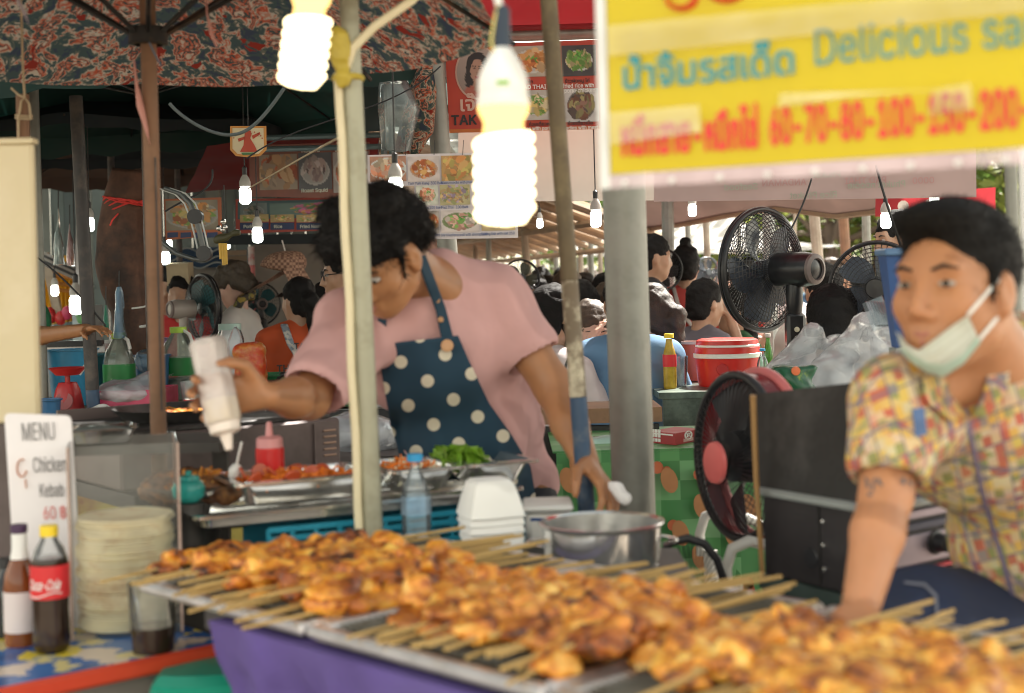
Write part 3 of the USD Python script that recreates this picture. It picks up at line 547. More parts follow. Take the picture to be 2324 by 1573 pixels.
# ------------------------------------------------------------------ the skewer table in front
ZT = .98
TA = G(340, 1330, ZT); TU = unit(G(1250, 1573, ZT) - TA); TN = V(-TU[1], TU[0], 0); ZU = V(0, 0, 1)
def tp(u, n, z=0.0): return TA + TU * u + TN * n + ZU * z
AX = np.stack([TU, TN, ZU])
M_steel = mt('stainless_look', (.86, .85, .83), .15, .95, var=.08, vs=4, dirt=(.38, .35, .32), ds=5, dt=(.55, .75))
M_steelrub = mt('brushed_steel_look', (.70, .68, .68), .38, .8, var=.12, vs=9, dirt=(.4, .36, .3), ds=6)
M_purple = mt('purple_cloth_look', (.105, .069, .25), .85, var=.12, vs=7, bump=.25, bs=120)
M_tabledark = mt('dark_table_look', (.05, .045, .045), .6, var=.3, vs=5)
T = Thing('skewer_table', 'long table with a purple cloth hanging down its front, holding trays of skewers', 'table', tp(.8, .3, -ZT))
T.part('table_top', box(tp(.82, .32, -.045), (1.44, .56, .03), AX), M_tabledark)
for a, b in ((.3, .2), (1.45, .2), (.2, .55), (1.45, .55)): T.part('leg', box(tp(a, b, -.52), (.04, .04, .92), AX), M_tabledark)
def drape(s, t):
    u, z = .195 + 1.36 * s, -.024 - .93 * t; w = t ** .6
    ripple = .030 * w * np.sin(u * 19 + 2 * np.sin(u * 4.3) + t) + .018 * w * np.sin(u * 41 + 1.3) + .085 * np.clip(t * 12, 0, 1) * (meshkit.fbm(np.stack([u * 9, z * 7, 0 * u], -1), 3, 5) - .5)
    return TA + u[..., None] * TU + z[..., None] * ZU - (.012 + ripple + .03 * t)[..., None] * TN
T.part('cloth', flip(surf(drape, 200, 110)), M_purple, True)
T.part('cloth', flip(surf(lambda s, t: TA + (.195 + 1.36 * s)[..., None] * TU + ((-.012) * (1 - t) + .6 * t)[..., None] * TN + (-.0245 + .0005 * np.sin(40 * s))[..., None] * ZU, 30, 12)), M_purple, True)
M_mesh = mt('rack_wire_look', (.20, .19, .16), .45, .6, var=.3, dirt=(.12, .09, .05), ds=20)
M_trayin = mt('greasy_tray_look', (.33, .31, .25), .35, .6, var=.3, vs=10, dirt=(.22, .17, .09), ds=9)
def tray(u0, u1, n0, n1, label):
    T = Thing('food_tray', label, 'tray', tp((u0 + u1) / 2, (n0 + n1) / 2, -.02))
    uc, nc, W, D = (u0 + u1) / 2, (n0 + n1) / 2, u1 - u0, n1 - n0
    T.part('tray_floor', box(tp(uc, nc, -.016), (W - .02, D - .02, .004), AX), M_trayin)
    for (a, b, w, d) in ((uc, n0 + .012, W, .024), (uc, n1 - .012, W, .024)): T.part('tray_rim', box(tp(a, b, -.006), (w, d, .016), AX, .005), M_steelrub)
    for (a, b, w, d) in ((u0 + .012, nc, .024, D - .05), (u1 - .012, nc, .024, D - .05)): T.part('tray_rim', box(tp(a, b, -.0058), (w, d, .0155), AX, .005), M_steelrub)
    ws = [rod(tp(u, n0 + .03, .002), tp(u, n1 - .03, .002), .0012, n=4) for u in np.arange(u0 + .04, u1 - .03, .012)] + [rod(tp(u0 + .03, n, .0035), tp(u1 - .03, n, .0035), .0012, n=4) for n in np.arange(n0 + .04, n1 - .03, .012)]
    T.part('wire_rack', cat(ws), M_mesh, False)
tray(-.04, .42, .0, .58, 'shallow steel tray with wire rack at the far corner of the skewer table')
tray(.43, .90, .0, .58, 'shallow steel tray with wire rack in the middle of the skewer table')
tray(.91, 1.52, .0, .58, 'shallow steel tray with wire rack at the near end of the skewer table')
# skewers: three families, several shapes each, copied along the trays
M_stick = mt('bamboo_stick_look', (.52, .34, .12), .6, var=.15, vs=20)
def meatmat(name, a, b, c):
    if name in _m: return _m[name]
    _m[name] = usdkit.material(stage, '/World/Looks/' + name, {'tc': ('texture_coordinate', {}), 'oi': ('object_info', {}), 'mp': ('mapping', {}), 'sc': ('vector_math', {'math_type': 'multiply_add', 'vector2': (7., 7., 7.)}),
        'n': ('noise_texture', {'scale': 26., 'detail': 6., 'roughness': .6, 'distortion': .6}), 'r': ('rgb_ramp', {'ramp': [(.35, (.05, .016, .007)), (.45, a), (.55, b), (.70, c)]}),
        'n2': ('noise_texture', {'scale': 9., 'detail': 3.}), 'r2': ('rgb_ramp', {'ramp': [(.36, (.46, .36, .30)), (.54, (1, 1, 1))]}), 'mx': ('mix', {'mix_type': 'multiply', 'fac': 1.0}),
        'bn': ('noise_texture', {'scale': 110., 'detail': 4.}), 'b': ('bump', {'strength': .55, 'distance': .004}), 'p': ('principled_bsdf', {'roughness': .42, 'subsurface_weight': .12, 'subsurface_scale': .01, 'coat_weight': .22, 'coat_roughness': .3})},
        [('oi.random', 'sc.vector1'), ('tc.object', 'sc.vector3'), ('sc.vector', 'n.vector'), ('sc.vector', 'n2.vector'), ('n.fac', 'r.fac'), ('n2.fac', 'r2.fac'), ('r.color', 'mx.color1'), ('r2.color', 'mx.color2'), ('mx.color', 'p.base_color'),
         ('tc.object', 'bn.vector'), ('bn.fac', 'b.height'), ('b.normal', 'p.normal')], surface='p.BSDF')
    return _m[name]
M_meat = [meatmat('dark_grilled_meat_look', (.52, .14, .014), (.80, .32, .03), (.92, .56, .12)), meatmat('grilled_meat_look', (.48, .13, .014), (.78, .31, .035), (.93, .60, .17)), meatmat('golden_meat_look', (.55, .17, .016), (.84, .39, .045), (.95, .68, .22))]
def skewer(fam, k, label, group):
    g = np.random.default_rng(100 * fam + k); T = Thing('meat_skewer', label, 'skewer', (0, 0, 0), group)
    pr, y = [], .145 + g.uniform(-.015, .02); y0 = y; big = (1.0, 1.05, 1.12)[fam]
    while y < y0 + .18:
        r = g.uniform(.018, .033) * big; y += r * .6
        pr.append(ell((g.uniform(-.012, .012), y, g.uniform(.0, .014)), (r * g.uniform(1.0, 1.5), r * g.uniform(.9, 1.3), r * g.uniform(.38, .60)), k=.004)); y += r * .65
        if g.uniform() < .75: pr.append(ell((g.uniform(-.024, .024), y - r * .5, g.uniform(.006, .022)), (r * .7, r * .6, r * .5), k=.005))
    T.part('meat', nets(pr, .0052, noise=(.0085, 66, k)), M_meat[fam], True)
    T.part('stick', rod((0, -.07 if k >= 10 else g.uniform(.02, .075), 0), (g.uniform(-.004, .004), y + g.uniform(-.01, .03), .008), .0028, n=7), M_stick)
    return T
where = ['charred meat skewer in the far corner tray', 'glossy brown meat skewer in the middle tray', 'pale golden meat skewer in the near tray']
for fam, (u0, u1, cnt) in enumerate([(-.05, .41, 22), (.44, .895, 23), (.92, 1.40, 20)]):
    for side in (0, 1):
        lab = where[fam] + (', stick towards the purple cloth' if side == 0 else ', stick over the back rim'); grp = ('far', 'middle', 'near')[fam] + ' tray skewers ' + ('handle first' if side == 0 else 'handle behind')
        protos = [skewer(fam, k + 10 * side, lab, grp) for k in range(5)]
        for i in range(cnt):
            s = (i + .5) / cnt; u = u0 + (u1 - u0) * s + RNG.uniform(-.012, .012); lay = RNG.integers(0, 3) if 1 < i < cnt - 2 else 0
            if side == 0: o, ang = tp(u, RNG.uniform(-.085, -.035), .006 + .013 * lay), math.degrees(math.atan2(TN[1], TN[0])) - 90 + RNG.uniform(-9, 9)
            else: o, ang = tp(u + .02, RNG.uniform(.46, .52), .004 + .012 * lay), math.degrees(math.atan2(TN[1], TN[0])) + 90 + RNG.uniform(-9, 9)
            if fam == 0 and side == 0: o = o + TN * (-.025 if i > 2 else .0) + TU * -.02
            if i < 5:
                pt = protos[i]; pt.prim.GetAttribute('xformOp:translate').Set(Gf.Vec3d(*map(float, o))); UsdGeom.Xformable(pt.prim).AddRotateZOp().Set(float(ang))
            else: protos[i % 5].copy(o, lab, ang, RNG.uniform(.92, 1.12), grp)
    # a few heaped on top
    for i in range(4):
        u = u0 + (u1 - u0) * (.25 + .5 * RNG.uniform()); protos[i % 5].copy(tp(u, RNG.uniform(.47, .51), .020), lab, math.degrees(math.atan2(TN[1], TN[0])) + 90 + RNG.uniform(-14, 14), 1.08, grp)
# counter behind the skewers: pot, foam bowls, tub, water bottle
M_counter = mt('counter_look', (.07, .065, .06), .5, .3, var=.3, vs=4)
T = Thing('back_counter', 'low dark counter behind the skewer table carrying pot and foam bowls', 'counter', (-.1, 2.75, 0))
from shapely.geometry import Polygon as _Poly
cpoly = [tp(-.03, .628)[:2], tp(.655, .628)[:2], (.312, 2.78), (0.0, 2.86), (-.14, 2.80)]
cm = trimesh.creation.extrude_polygon(_Poly(cpoly), .03, engine='earcut'); T.part('counter_top', frame_put(cm, (0, 0, ZT - .08), (1, 0, 0), (0, 1, 0)), M_counter, False)
for a, b in ((-.1, 2.76), (.28, 2.36), (.28, 2.74), (.0, 2.80)): T.part('leg', box((a, b, .45), (.03, .03, .90)), M_counter)
zc = ZT - .05
T = Thing('steel_pot', 'round open stainless steel pot behind the middle skewers', 'pot', V(P(1367, 1250, 2.6)[0], 2.6, zc))
T.part('pot_body', lathe([(0, .002), (.098, .002), (.106, .01), (.108, .078), (.115, .084), (.1155, .087), (.112, .088), (.105, .084), (.103, .012), (0, .008)], T.loc, n=48), M_steel, 40)
for s in (-1, 1):
    a = np.linspace(-.28, .28, 7); T.part('handle', tube([T.loc + V(s * (.108 + .03 * math.cos(5.2 * t)) * math.cos(t), .108 * math.sin(t) * 1.4, .05) for t in a], .003, 6), M_steel)
M_foam = mt('white_foam_look', (.86, .85, .82), .75, var=.03, bump=.06, bs=200)
def sq_ring(h, z, c, rot): return [c + V(math.cos(t + rot) * h / max(abs(math.cos(t)), abs(math.sin(t))) ** .72, math.sin(t + rot) * h / max(abs(math.cos(t)), abs(math.sin(t))) ** .72, z) for t in np.linspace(0, 2 * np.pi, 32, endpoint=False)]
def loft(rings):
    L, n = len(rings), len(rings[0]); v = np.array(rings).reshape(-1, 3); i, j = np.meshgrid(np.arange(L - 1), np.arange(n), indexing='ij')
    q = np.stack([i * n + j, i * n + (j + 1) % n, (i + 1) * n + (j + 1) % n, (i + 1) * n + j], -1).reshape(-1, 4); return v, q
bc = V(P(1118, 1250, 2.7)[0], 2.7, zc)
for k in range(7):
    c = bc + V(RNG.uniform(-.003, .003), RNG.uniform(-.003, .003), .0145 * k); r = .12 + .03 * k
    m = loft([sq_ring(*a, c, r) for a in ((.056, 0), (.059, .003), (.057, .007), (.050, .034), (.041, .062), (.034, .069), (.0005, .071))])
    single('foam_bowl', m, M_foam, 'white square foam bowl upside down ' + ('on top of the stack beside the pot' if k == 6 else 'in the stack beside the pot'), 'bowl', 40, group=None if k == 6 else 'stacked foam bowls')
T = Thing('white_tub', 'white plastic tub with rounded corners standing behind the foam bowls', 'tub', V(P(1245, 1200, 2.82)[0], 2.82, zc))
q = [P(1188, 1150, 2.82), P(1304, 1150, 2.82)]; zt = q[0][2]; w = q[1][0] - q[0][0]
T.part('tub_body', box(T.loc + V(0, .06, (zt - zc) / 2 - .006), (w - .012, .12, zt - zc - .012), None, .012), M_white, 40)
T.part('tub_rim', box(T.loc + V(0, .06, zt - zc - .006), (w, .132, .012), None, .005), M_white, 40)
T.part('print', box(T.loc + V(0, -.0005, zt - zc - .026), (w * .7, .002, .006)), M_ink_blue)
M_pet = clear('clear_bottle_look', (.93, .96, .98), .10, (.7, .8, .85), .05)
M_bluecap = mt('blue_cap_look', (.02, .30, .60), .4, var=.06)
def bottle(name, label, c, R, H, mb, mc, neck=.32, capr=.42, caph=.06, cat_='bottle', liquid=None, lab=None, ribs=0):
    """a bottle with body, cap, and where asked liquid and label: lab = (z0, z1, material)"""
    T = Thing(name, label, cat_, c); n0 = 1 - caph - .02
    prof = [(0, .0), (R * .88, 0), (R, .03 * H)] + [(R * (1 - (.04 if ribs and k % 2 else 0)), H * (.06 + .48 * k / 12)) for k in range(13)] + [(R * .97, .60 * H), (R * .86, .68 * H), (R * .62, .77 * H), (R * neck, .86 * H), (R * neck, n0 * H)]
    T.part('body', lathe(prof, c, n=28), mb, 50)
    T.part('cap', lathe([(0, H), (R * capr * .9, H), (R * capr, H * .99), (R * capr, H * (1 - caph)), (0, H * (1 - caph))], c, n=24), mc, 40)
    if liquid:
        zt, ml = liquid; pr = [(max(r - .0025, 0), min(z + .002, zt * H)) for r, z in prof if z < zt * H]; T.part('liquid', lathe(pr + [(pr[-1][0], zt * H), (0, zt * H)], c, n=28), ml, 50)
    if lab: T.part('paper_label', lathe([(R + .0008, lab[0] * H), (R + .0012, lab[0] * H + .001), (R + .0012, lab[1] * H), (R + .0004, lab[1] * H)], c, n=32), lab[2], 50)
    return T
def wrap(g, c, R, a0, z0):
    v, f = g; a = a0 + v[:, 0] / R; return np.stack([c[0] + (R + v[:, 2]) * np.sin(a), c[1] - (R + v[:, 2]) * np.cos(a), c[2] + z0 + v[:, 1]], 1), f
cw = V(P(945, 1180, 2.76)[0], 2.76, zc)
bottle('water_bottle', 'small clear water bottle with a blue cap in front of the teal crate', cw, .029, .2, M_pet, M_bluecap, ribs=1, capr=.55, caph=.07, lab=(.42, .6, clear('water_label_look', (.7, .85, .95), .35, (.5, .65, .8))))
# seller's steel pans on the counter
PA, PB = P(430, 1102, 2.72), P(1190, 1042, 3.02); PR = unit((PB - PA) * V(1, 1, 0)); PN = V(-PR[1], PR[0], 0); PZ = 1.09; L = (PB - PA) @ PR
def pp(a, b, z): return V(PA[0], PA[1], z) + PR * a + PN * b
AX2 = np.stack([PR, PN, ZU])
T = Thing('seller_counter', 'dark counter carrying the stainless salad pans in front of the spotted apron', 'counter', pp(L / 2, .1, 0))
T.part('counter_top', box(pp(L / 2, .045, .905), (L + .1, .27, .03), AX2), M_counter); T.part('counter_front', box(pp(L / 2, .0, .44), (L + .06, .02, .88), AX2), M_counter)
M_teal = mt('teal_crate_look', (.01, .22, .32), .45, var=.12, vs=12)
T = Thing('plastic_crate', 'teal blue slatted plastic crate under the steel pans', 'crate', pp(L * .58, 0, .92))
zk0, zk1 = .92, 1.0; cx0, cx1 = .13, L * .98
for k in range(5): T.part('slat', box(pp((cx0 + cx1) / 2, -.08, zk0 + .008 + .0175 * k), (cx1 - cx0, .006, .010), AX2), M_teal)
for k in range(13): T.part('upright', box(pp(cx0 + (cx1 - cx0) * k / 12, -.0795, (zk0 + zk1) / 2), (.008, .004, zk1 - zk0), AX2), M_teal)
T.part('crate_floor', box(pp((cx0 + cx1) / 2, .02, zk0 + .004), (cx1 - cx0, .19, .006), AX2), M_teal); T.part('back_wall', box(pp((cx0 + cx1) / 2, .115, (zk0 + zk1) / 2), (cx1 - cx0, .006, zk1 - zk0), AX2), M_teal)
T = Thing('steel_drip_tray', 'long shallow stainless tray with a rolled rim below the salad pans', 'tray', pp(L / 2, 0, 1.0))
def pan(T, a0, a1, b0, b1, z0, z1, rim=.014, flare=.02, name='pan_body', m=M_steel):
    def rr(ex, z, r=.02):
        c = [(a0 - ex, b0 - ex), (a1 + ex, b0 - ex), (a1 + ex, b1 + ex), (a0 - ex, b1 + ex)]; out = []
        for i, (x, y) in enumerate(c):
            sx, sy = ((1, 1), (-1, 1), (-1, -1), (1, -1))[i]; cx, cy = x + sx * r, y + sy * r
            for t in np.linspace(0, math.pi / 2, 5): an = math.pi + i * math.pi / 2 + t; out.append(pp(cx + r * math.cos(an), cy + r * math.sin(an), z))
        return out
    return T.part(name, loft([rr(rim, z1 - .006), rr(rim, z1), rr(0, z1 + .001), rr(-.004, z1 - .004), rr(-flare, z0 + .008), rr(-flare - .012, z0), [pp((a0 + a1) / 2, (b0 + b1) / 2, z0)] * 20]), m, 40)
pan(T, .0, L * .93, -.075, .10, 1.005, 1.036, .012, .006, 'tray_body')
fill = []
for k, (f0, f1, nm) in enumerate([(.10, .52, 'carrot and tomato salad'), (.53, .77, 'shredded cabbage with carrots'), (.78, 1.0, 'green lettuce')]):
    T = Thing('salad_pan', 'deep stainless pan of ' + nm + ' before the seller', 'pan', pp(L * (f0 + f1) / 2, .03, 1.04)); pan(T, L * f0 + .012, L * f1 - .012, -.065, .125, 1.038, PZ)
    fill.append((L * f0 + .035, L * f1 - .035))
M_carrot = mt('carrot_look', (.75, .20, .02), .5, var=.25, vs=30); M_tomato = mt('tomato_look', (.50, .09, .035), .35, var=.2, vs=20); M_lettuce = mt('lettuce_look', (.28, .50, .05), .5, var=.3, vs=20, back=.3); M_cabb = mt('cabbage_look', (.72, .70, .52), .5, var=.15, vs=25)
def shreds(n, a0, a1, b0, b1, z, h, ln, r, seed):
    g = np.random.default_rng(seed); out = []
    for _ in range(n):
        a, b = g.uniform(a0, a1), g.uniform(b0, b1); q = 1 - ((2 * (a - a0) / (a1 - a0) - 1) ** 2 + (2 * (b - b0) / (b1 - b0) - 1) ** 2) / 2
        c = pp(a, b, z + h * q * g.uniform(.3, 1)); d = unit(g.normal(size=3) * V(1, 1, .45)) * ln / 2; e = V(0, 0, g.uniform(-.3, .3) * ln * .3)
        out.append(tube([c - d, c + e, c + d], r, 4))
    return cat(out)
a0, a1 = fill[0]; sh_ = lambda nm, m, mat_, lab: single(nm, m, mat_, lab, nm.replace('_', ' '), 40, kind='stuff')
sh_('grated_carrot', shreds(420, a0, a1, -.04, .1, 1.065, .028, .035, .0022, 1), M_carrot, 'heap of grated carrot in the long salad pan')
sh_('sliced_tomato', cat([lathe([(0, 0), (.016, 0), (.017, .002), (.016, .005), (0, .005)], pp(RNG.uniform(a0, a1), RNG.uniform(-.03, .1), 1.078 + RNG.uniform(0, .016)), unit(RNG.normal(size=3) * V(.5, .5, 1)), 12) for _ in range(13)]), M_tomato, 'tomato slices lying on the grated carrot')
a0, a1 = fill[1]; sh_('shredded_cabbage', shreds(260, a0, a1, -.04, .1, 1.06, .03, .04, .0025, 2), M_cabb, 'pale shredded cabbage in the middle salad pan')
sh_('carrot_strips', shreds(140, a0, a1, -.03, .1, 1.07, .03, .035, .0022, 3), M_carrot, 'orange carrot strips over the cabbage')
a0, a1 = fill[2]
lf = []
for k in range(100):
    c = pp(RNG.uniform(a0 - .05, a1 - .06), RNG.uniform(-.02, .11), 1.075 + RNG.uniform(0, .03)); q = unit(RNG.normal(size=3) * V(.6, .6, 1)); aa, bb, _ = frame_of(q)
    s0 = RNG.uniform(.009, .02); lf.append(wob(quad(c - aa * s0 - bb * s0, c + aa * s0 - bb * s0, c + aa * s0 + bb * s0, c - aa * s0 + bb * s0, 5, 5), .007, 60, k))
sh_('chopped_lettuce', cat(lf), M_lettuce, 'bright green chopped lettuce heaped in the right salad pan')
# shredded meat plate, spoon, sauce bottles
mc = pp(.04, .14, 1.03)
T = Thing('meat_plate', 'steel plate of shredded brown meat at the end of the salad pans', 'plate', mc)
T.part('plate', lathe([(0, .0), (.07, .0), (.105, .022), (.108, .022), (.072, -.003), (0, -.003)], mc + V(0, 0, .02), n=32), M_steel, 40)
T.part('meat_heap', nets([ell(mc + V(-.05, .0, .03), (.06, .06, .035), k=.02), ell(mc + V(.045, -.01, .028), (.06, .055, .032), k=.02), ell(mc + V(-.02, .03, .035), (.07, .05, .03))], .006, noise=(.010, 55, 3)), meatmat('shredded_meat_look', (.13, .05, .02), (.26, .11, .035), (.45, .2, .05)), True)
T.part('meat_heap', shreds(110, -.02, .13, .08, .18, 1.05, .05, .04, .003, 9), M_meat[0], 40, label='orange shreds on the brown meat')
T.part('stand', lathe([(.05, -.11), (.05, .018)], mc, n=20), M_counter)
a, b = P(535, 1066, 2.82), P(549, 1003, 2.82)
single('plastic_spoon', cat([tube([a, (a + b) / 2 + V(0, -.003, 0), b], [.006, .005, .0055], 8, flat=.5), lathe([(0, 0), (.012, .004), (.014, .02), (.008, .03), (0, .032)], a - (b - a) * .35, b - a, 10)]), M_white, 'white spoon handle sticking up from the shredded meat', 'spoon', True)
M_ketch = mt('red_squeeze_look', (.62, .02, .02), .35, var=.08, vs=8); M_pinkcap = mt('pink_cap_look', (.75, .34, .34), .4, var=.06)
kc = V(P(613, 1050, 2.9)[0], 2.9, PZ - .02); s = lambda px: S(px, 2.9)
T = Thing('ketchup_bottle', 'red squeeze bottle with a pink pointed cap on the salad pans', 'bottle', kc)
h = P(613, 1015, 2.9)[2] - kc[2]
T.part('body', lathe([(0, 0), (.028, 0), (.029, .004), (.029, h * .95), (.0275, h)], kc, n=28), M_ketch, 40)
T.part('cap', lathe([(.0275, h), (.0265, h + .018), (.022, h + .022), (.008, h + .024), (.0055, h + .05), (.004, h + .052), (0, h + .052)], kc, n=24), M_pinkcap, 40)
# griddle of the stall, brown steel with vents
M_grbrown = mt('brown_griddle_look', (.13, .10, .095), .5, .35, var=.2, vs=5, dirt=(.07, .055, .05), ds=3, bump=.1)
gA, gB = P(272, 992, 3.36), P(772, 950, 3.72); gr = unit((gB - gA) * V(1, 1, 0)); gn = V(-gr[1], gr[0], 0); gz = gA[2]; gl = (gB - gA) @ gr; AX3 = np.stack([gr, gn, ZU])
gp = lambda a, b, z: V(gA[0], gA[1], 0) + gr * a + gn * b + ZU * z
T = Thing('gas_griddle', 'low brown steel griddle with side vents behind the sauce bottle', 'griddle', gp(gl / 2, .2, gz - .13))
T.part('housing', box(gp(gl / 2, .22, gz - .065), (gl, .44, .13), AX3, .006), M_grbrown)
T.part('top_plate', box(gp(gl / 2 - .01, .21, gz + .006), (gl - .03, .40, .012), AX3, .003), M_blackm)
T.part('rim', box(gp(gl / 2, .425, gz + .02), (gl, .012, .04), AX3), M_grbrown)
for k in range(5): T.part('vent_slot', box(gp(gl * .945, -.001, gz - .03 - .016 * k), (.038, .006, .006), AX3, .002), mt('vent_edge_look', (.36, .24, .18), .5, .3))
T.part('end_plate', box(gp(gl * .87, -.002, gz - .065), (.004, .006, .11), AX3), M_grbrown)
T = Thing('griddle_table', 'dark table under the brown griddle', 'table', gp(gl / 2, .2, 0)); T.part('table_top', box(gp(gl / 2 + .1, .22, gz - .15), (gl + .2, .6, .035), AX3), M_tabledark)
for a in (.03, gl + .15):
    for b in (.0, .45): T.part('leg', box(gp(a, b, (gz - .17) / 2), (.04, .04, gz - .17), AX3), M_tabledark)
pc = gp(gl * .42, .22, gz + .013)
T = Thing('frying_pan', 'wide black frying pan with browning food on the griddle', 'pan', pc)
T.part('pan_body', lathe([(0, 0), (.14, 0), (.17, .03), (.173, .03), (.142, -.0), (0, -.004)], pc, n=36), M_blackm, 40)
T.part('food', nets([ell(pc + V(x, y, .012), (.03, .025, .014), k=.01) for x, y in [(-.04, .02), (.02, .04), (.05, -.02), (-.02, -.05), (.08, .03), (0, 0)]], .006, noise=(.006, 60, 2)), M_meat[0], True)
# ------------------------------------------------------------------ the drinks table at the left
ZL = .84
la, lb = G(-60, 1573, ZL), G(462, 1466, ZL); lu = unit((lb - la) * V(1, 1, 0)); ln_ = V(-lu[1], lu[0], 0); LL = (lb - la) @ lu; AX4 = np.stack([lu, ln_, ZU]); lp = lambda a, b, z: V(la[0], la[1], 0) + lu * a + ln_ * b + ZU * z
M_lemon = bands('lemon_oilcloth_look', [(.03, .14, .42), (.80, .62, .06), (.04, .16, .45), (.75, .62, .50), (.02, .10, .32), (.78, .66, .30)], 19, rough=.25, distort=1.1)
M_redrim = mt('red_rim_look', (.62, .06, .02), .4, var=.08)
T = Thing('drinks_table', 'table with a blue lemon print oilcloth and a red front rim', 'table', lp(LL / 2, .2, 0))
T.part('oilcloth', box(lp(LL / 2, .2, ZL - .002), (LL + .1, .42, .004), AX4), M_lemon); T.part('red_rim', box(lp(LL / 2, -.008, ZL - .013), (LL + .12, .016, .030), AX4, .006), M_redrim, 40)
T.part('table_top', box(lp(LL / 2, .2, ZL - .018), (LL + .08, .40, .026), AX4), M_palewood); T.part('apron_board', box(lp(LL / 2, .03, ZL - .07), (LL, .02, .07), AX4), mt('grey_board_look', (.2, .18, .16), .8, var=.2))
for a in (.05, LL - .05):
    for b in (.05, .36): T.part('leg', box(lp(a, b, (ZL - .03) / 2), (.04, .04, ZL - .03), AX4), M_tabledark)
# cola bottle
M_cola = mt('cola_look', (.015, .007, .004), .12, var=.1, spec=.6); M_redlab = mt('red_label_look', (.62, .025, .03), .35, var=.06); M_yelcap = mt('yellow_cap_look', (.82, .58, .02), .4, var=.05)
cc = G(118, 1478, ZL); R = .0325; H = .215
T = Thing('cola_bottle', 'cola bottle with red label and yellow cap before the white menu board', 'bottle', cc)
prof = [(0, 0), (.024, 0), (.031, .008), (.0325, .02), (.0315, .05), (.0305, .07), (R - .0012, .095), (R - .0012, .152), (.030, .162), (.024, .178), (.015, .192), (.0135, .198), (.0135, .203)]
T.part('body', lathe([(.0295, .161)] + prof[9:], cc, n=36), clear('cola_bottle_look', (.96, .97, .97), .05, (.8, .8, .8), .04), 60)
T.part('liquid', lathe([(max(0, r - .0004), z) for r, z in prof[:9]] + [(.0285, .1635), (0, .1635)], cc, n=36), M_cola, 60)
T.part('cap', lathe([(0, .218), (.0145, .218), (.0155, .216), (.0155, .2), (.0125, .199)], cc, n=24), M_yelcap, 40)
pl = T.part('paper_label', lathe([(R, .095), (R + .0008, .0955), (R + .0008, .1515), (R, .152)], cc, n=40), M_redlab, 60)
g = text('Coca-Cola', .017, False, 1, .0006); ww = g[0][:, 0].max(); sk = (g[0] * V(.058 / ww, 1, 1) + (g[0][:, 1:2] * V(.25, 0, 0)), g[1])
T.part('lettering', wrap(sk, cc, R + .0012, -.95, .112), M_ink_white, False, parent=pl)
th = np.linspace(-.9, .9, 20); T.part('white_swoosh', tube([cc + V((R + .0012) * math.sin(t), -(R + .0012) * math.cos(t), .103 + .004 * math.sin(3 * t)) for t in th], .0012, 5), M_ink_white, parent=pl)
# brown bottle and dark bottle
M_amber = mt('amber_glass_look', (.16, .045, .012), .12, var=.15, vs=10); M_purcap = mt('dark_cap_look', (.05, .02, .06), .45)
bb = G(50, 1462, ZL)
T = Thing('brown_bottle', 'brown glass bottle with white labels and a dark cap behind the cola bottle', 'bottle', bb)
T.part('body', lathe([(0, 0), (.027, 0), (.029, .006), (.029, .10), (.026, .125), (.016, .15), (.0125, .165), (.0125, .20)], bb, n=28), M_amber, 50)
T.part('paper_label', lathe([(.0295, .025), (.0298, .026), (.0298, .095), (.0295, .096)], bb, n=28), M_paper, 50); T.part('neck_foil', lathe([(.0165, .152), (.0135, .168), (.0135, .196), (.012, .197)], bb, n=24), M_white, 50)
T.part('cap', lathe([(.0125, .197), (.0145, .199), (.0145, .212), (0, .214)], bb, n=24), M_purcap, 40)
db = G(6, 1450, ZL) + V(0, .03, 0)
T = Thing('dark_bottle', 'squat nearly black bottle at the very edge beside the brown bottle', 'bottle', db)
T.part('body', lathe([(0, 0), (.03, 0), (.032, .006), (.032, .07), (.025, .095), (.014, .108), (.012, .125)], db, n=28), mt('black_glass_look', (.012, .014, .016), .1), 50); T.part('cap', lathe([(.012, .122), (.0145, .124), (.0145, .14), (0, .141)], db, n=20), M_black, 40)
# menu board on the table
T = Thing('menu_board', 'white upright menu board with Chicken Kebab and a price, behind the cola bottle', 'menu', P(100, 1470, 2.55))
B = Board(T, P(100, 1470, 2.63), V(1, .08, 0))
B.poly('board', [(10, 948), (14, 940), (22, 938), (150, 943), (158, 946), (162, 956), (193, 1478), (44, 1480)], mt('acrylic_white_look', (.80, .76, .77), .25, var=.03), 0, .006)
rr_, uu_ = unit(B.r + V(0, 0, .0)), unit(B.u + B.r * -.05)
M_grey = mt('grey_ink_look', (.22, .21, .21), .5); M_pinkink = mt('pink_ink_look', (.72, .22, .2), .5)
B.text('MENU', 50, 1000, 40, M_grey, bold=0, x1=126, up=uu_, off=.002); B.text('Chicken', 76, 1072, 34, M_grey, bold=0, x1=152, up=uu_, off=.002); B.text('Kebab', 90, 1128, 30, M_grey, bold=0, x1=146, up=uu_, off=.002); B.text('60', 98, 1178, 28, M_pinkink, False, bold=0, x1=128, up=uu_, off=.002); B.text('฿', 136, 1177, 30, M_pinkink, True, bold=0, x1=152, up=uu_, off=.002)
M_org = mt('orange_ink_look', (.60, .20, .05), .5); a = np.linspace(0.3, 5.2, 12)
T.part('red_mark', tube([B.at(50 + 11 * math.cos(t), 1062 + 20 * math.sin(t), .002) for t in a], .0035, 5, flat=.3), M_org)
T.part('red_mark', tube([B.at(58, 1088, .002), B.at(60, 1108, .002)], .0025, 5, flat=.3), M_org)
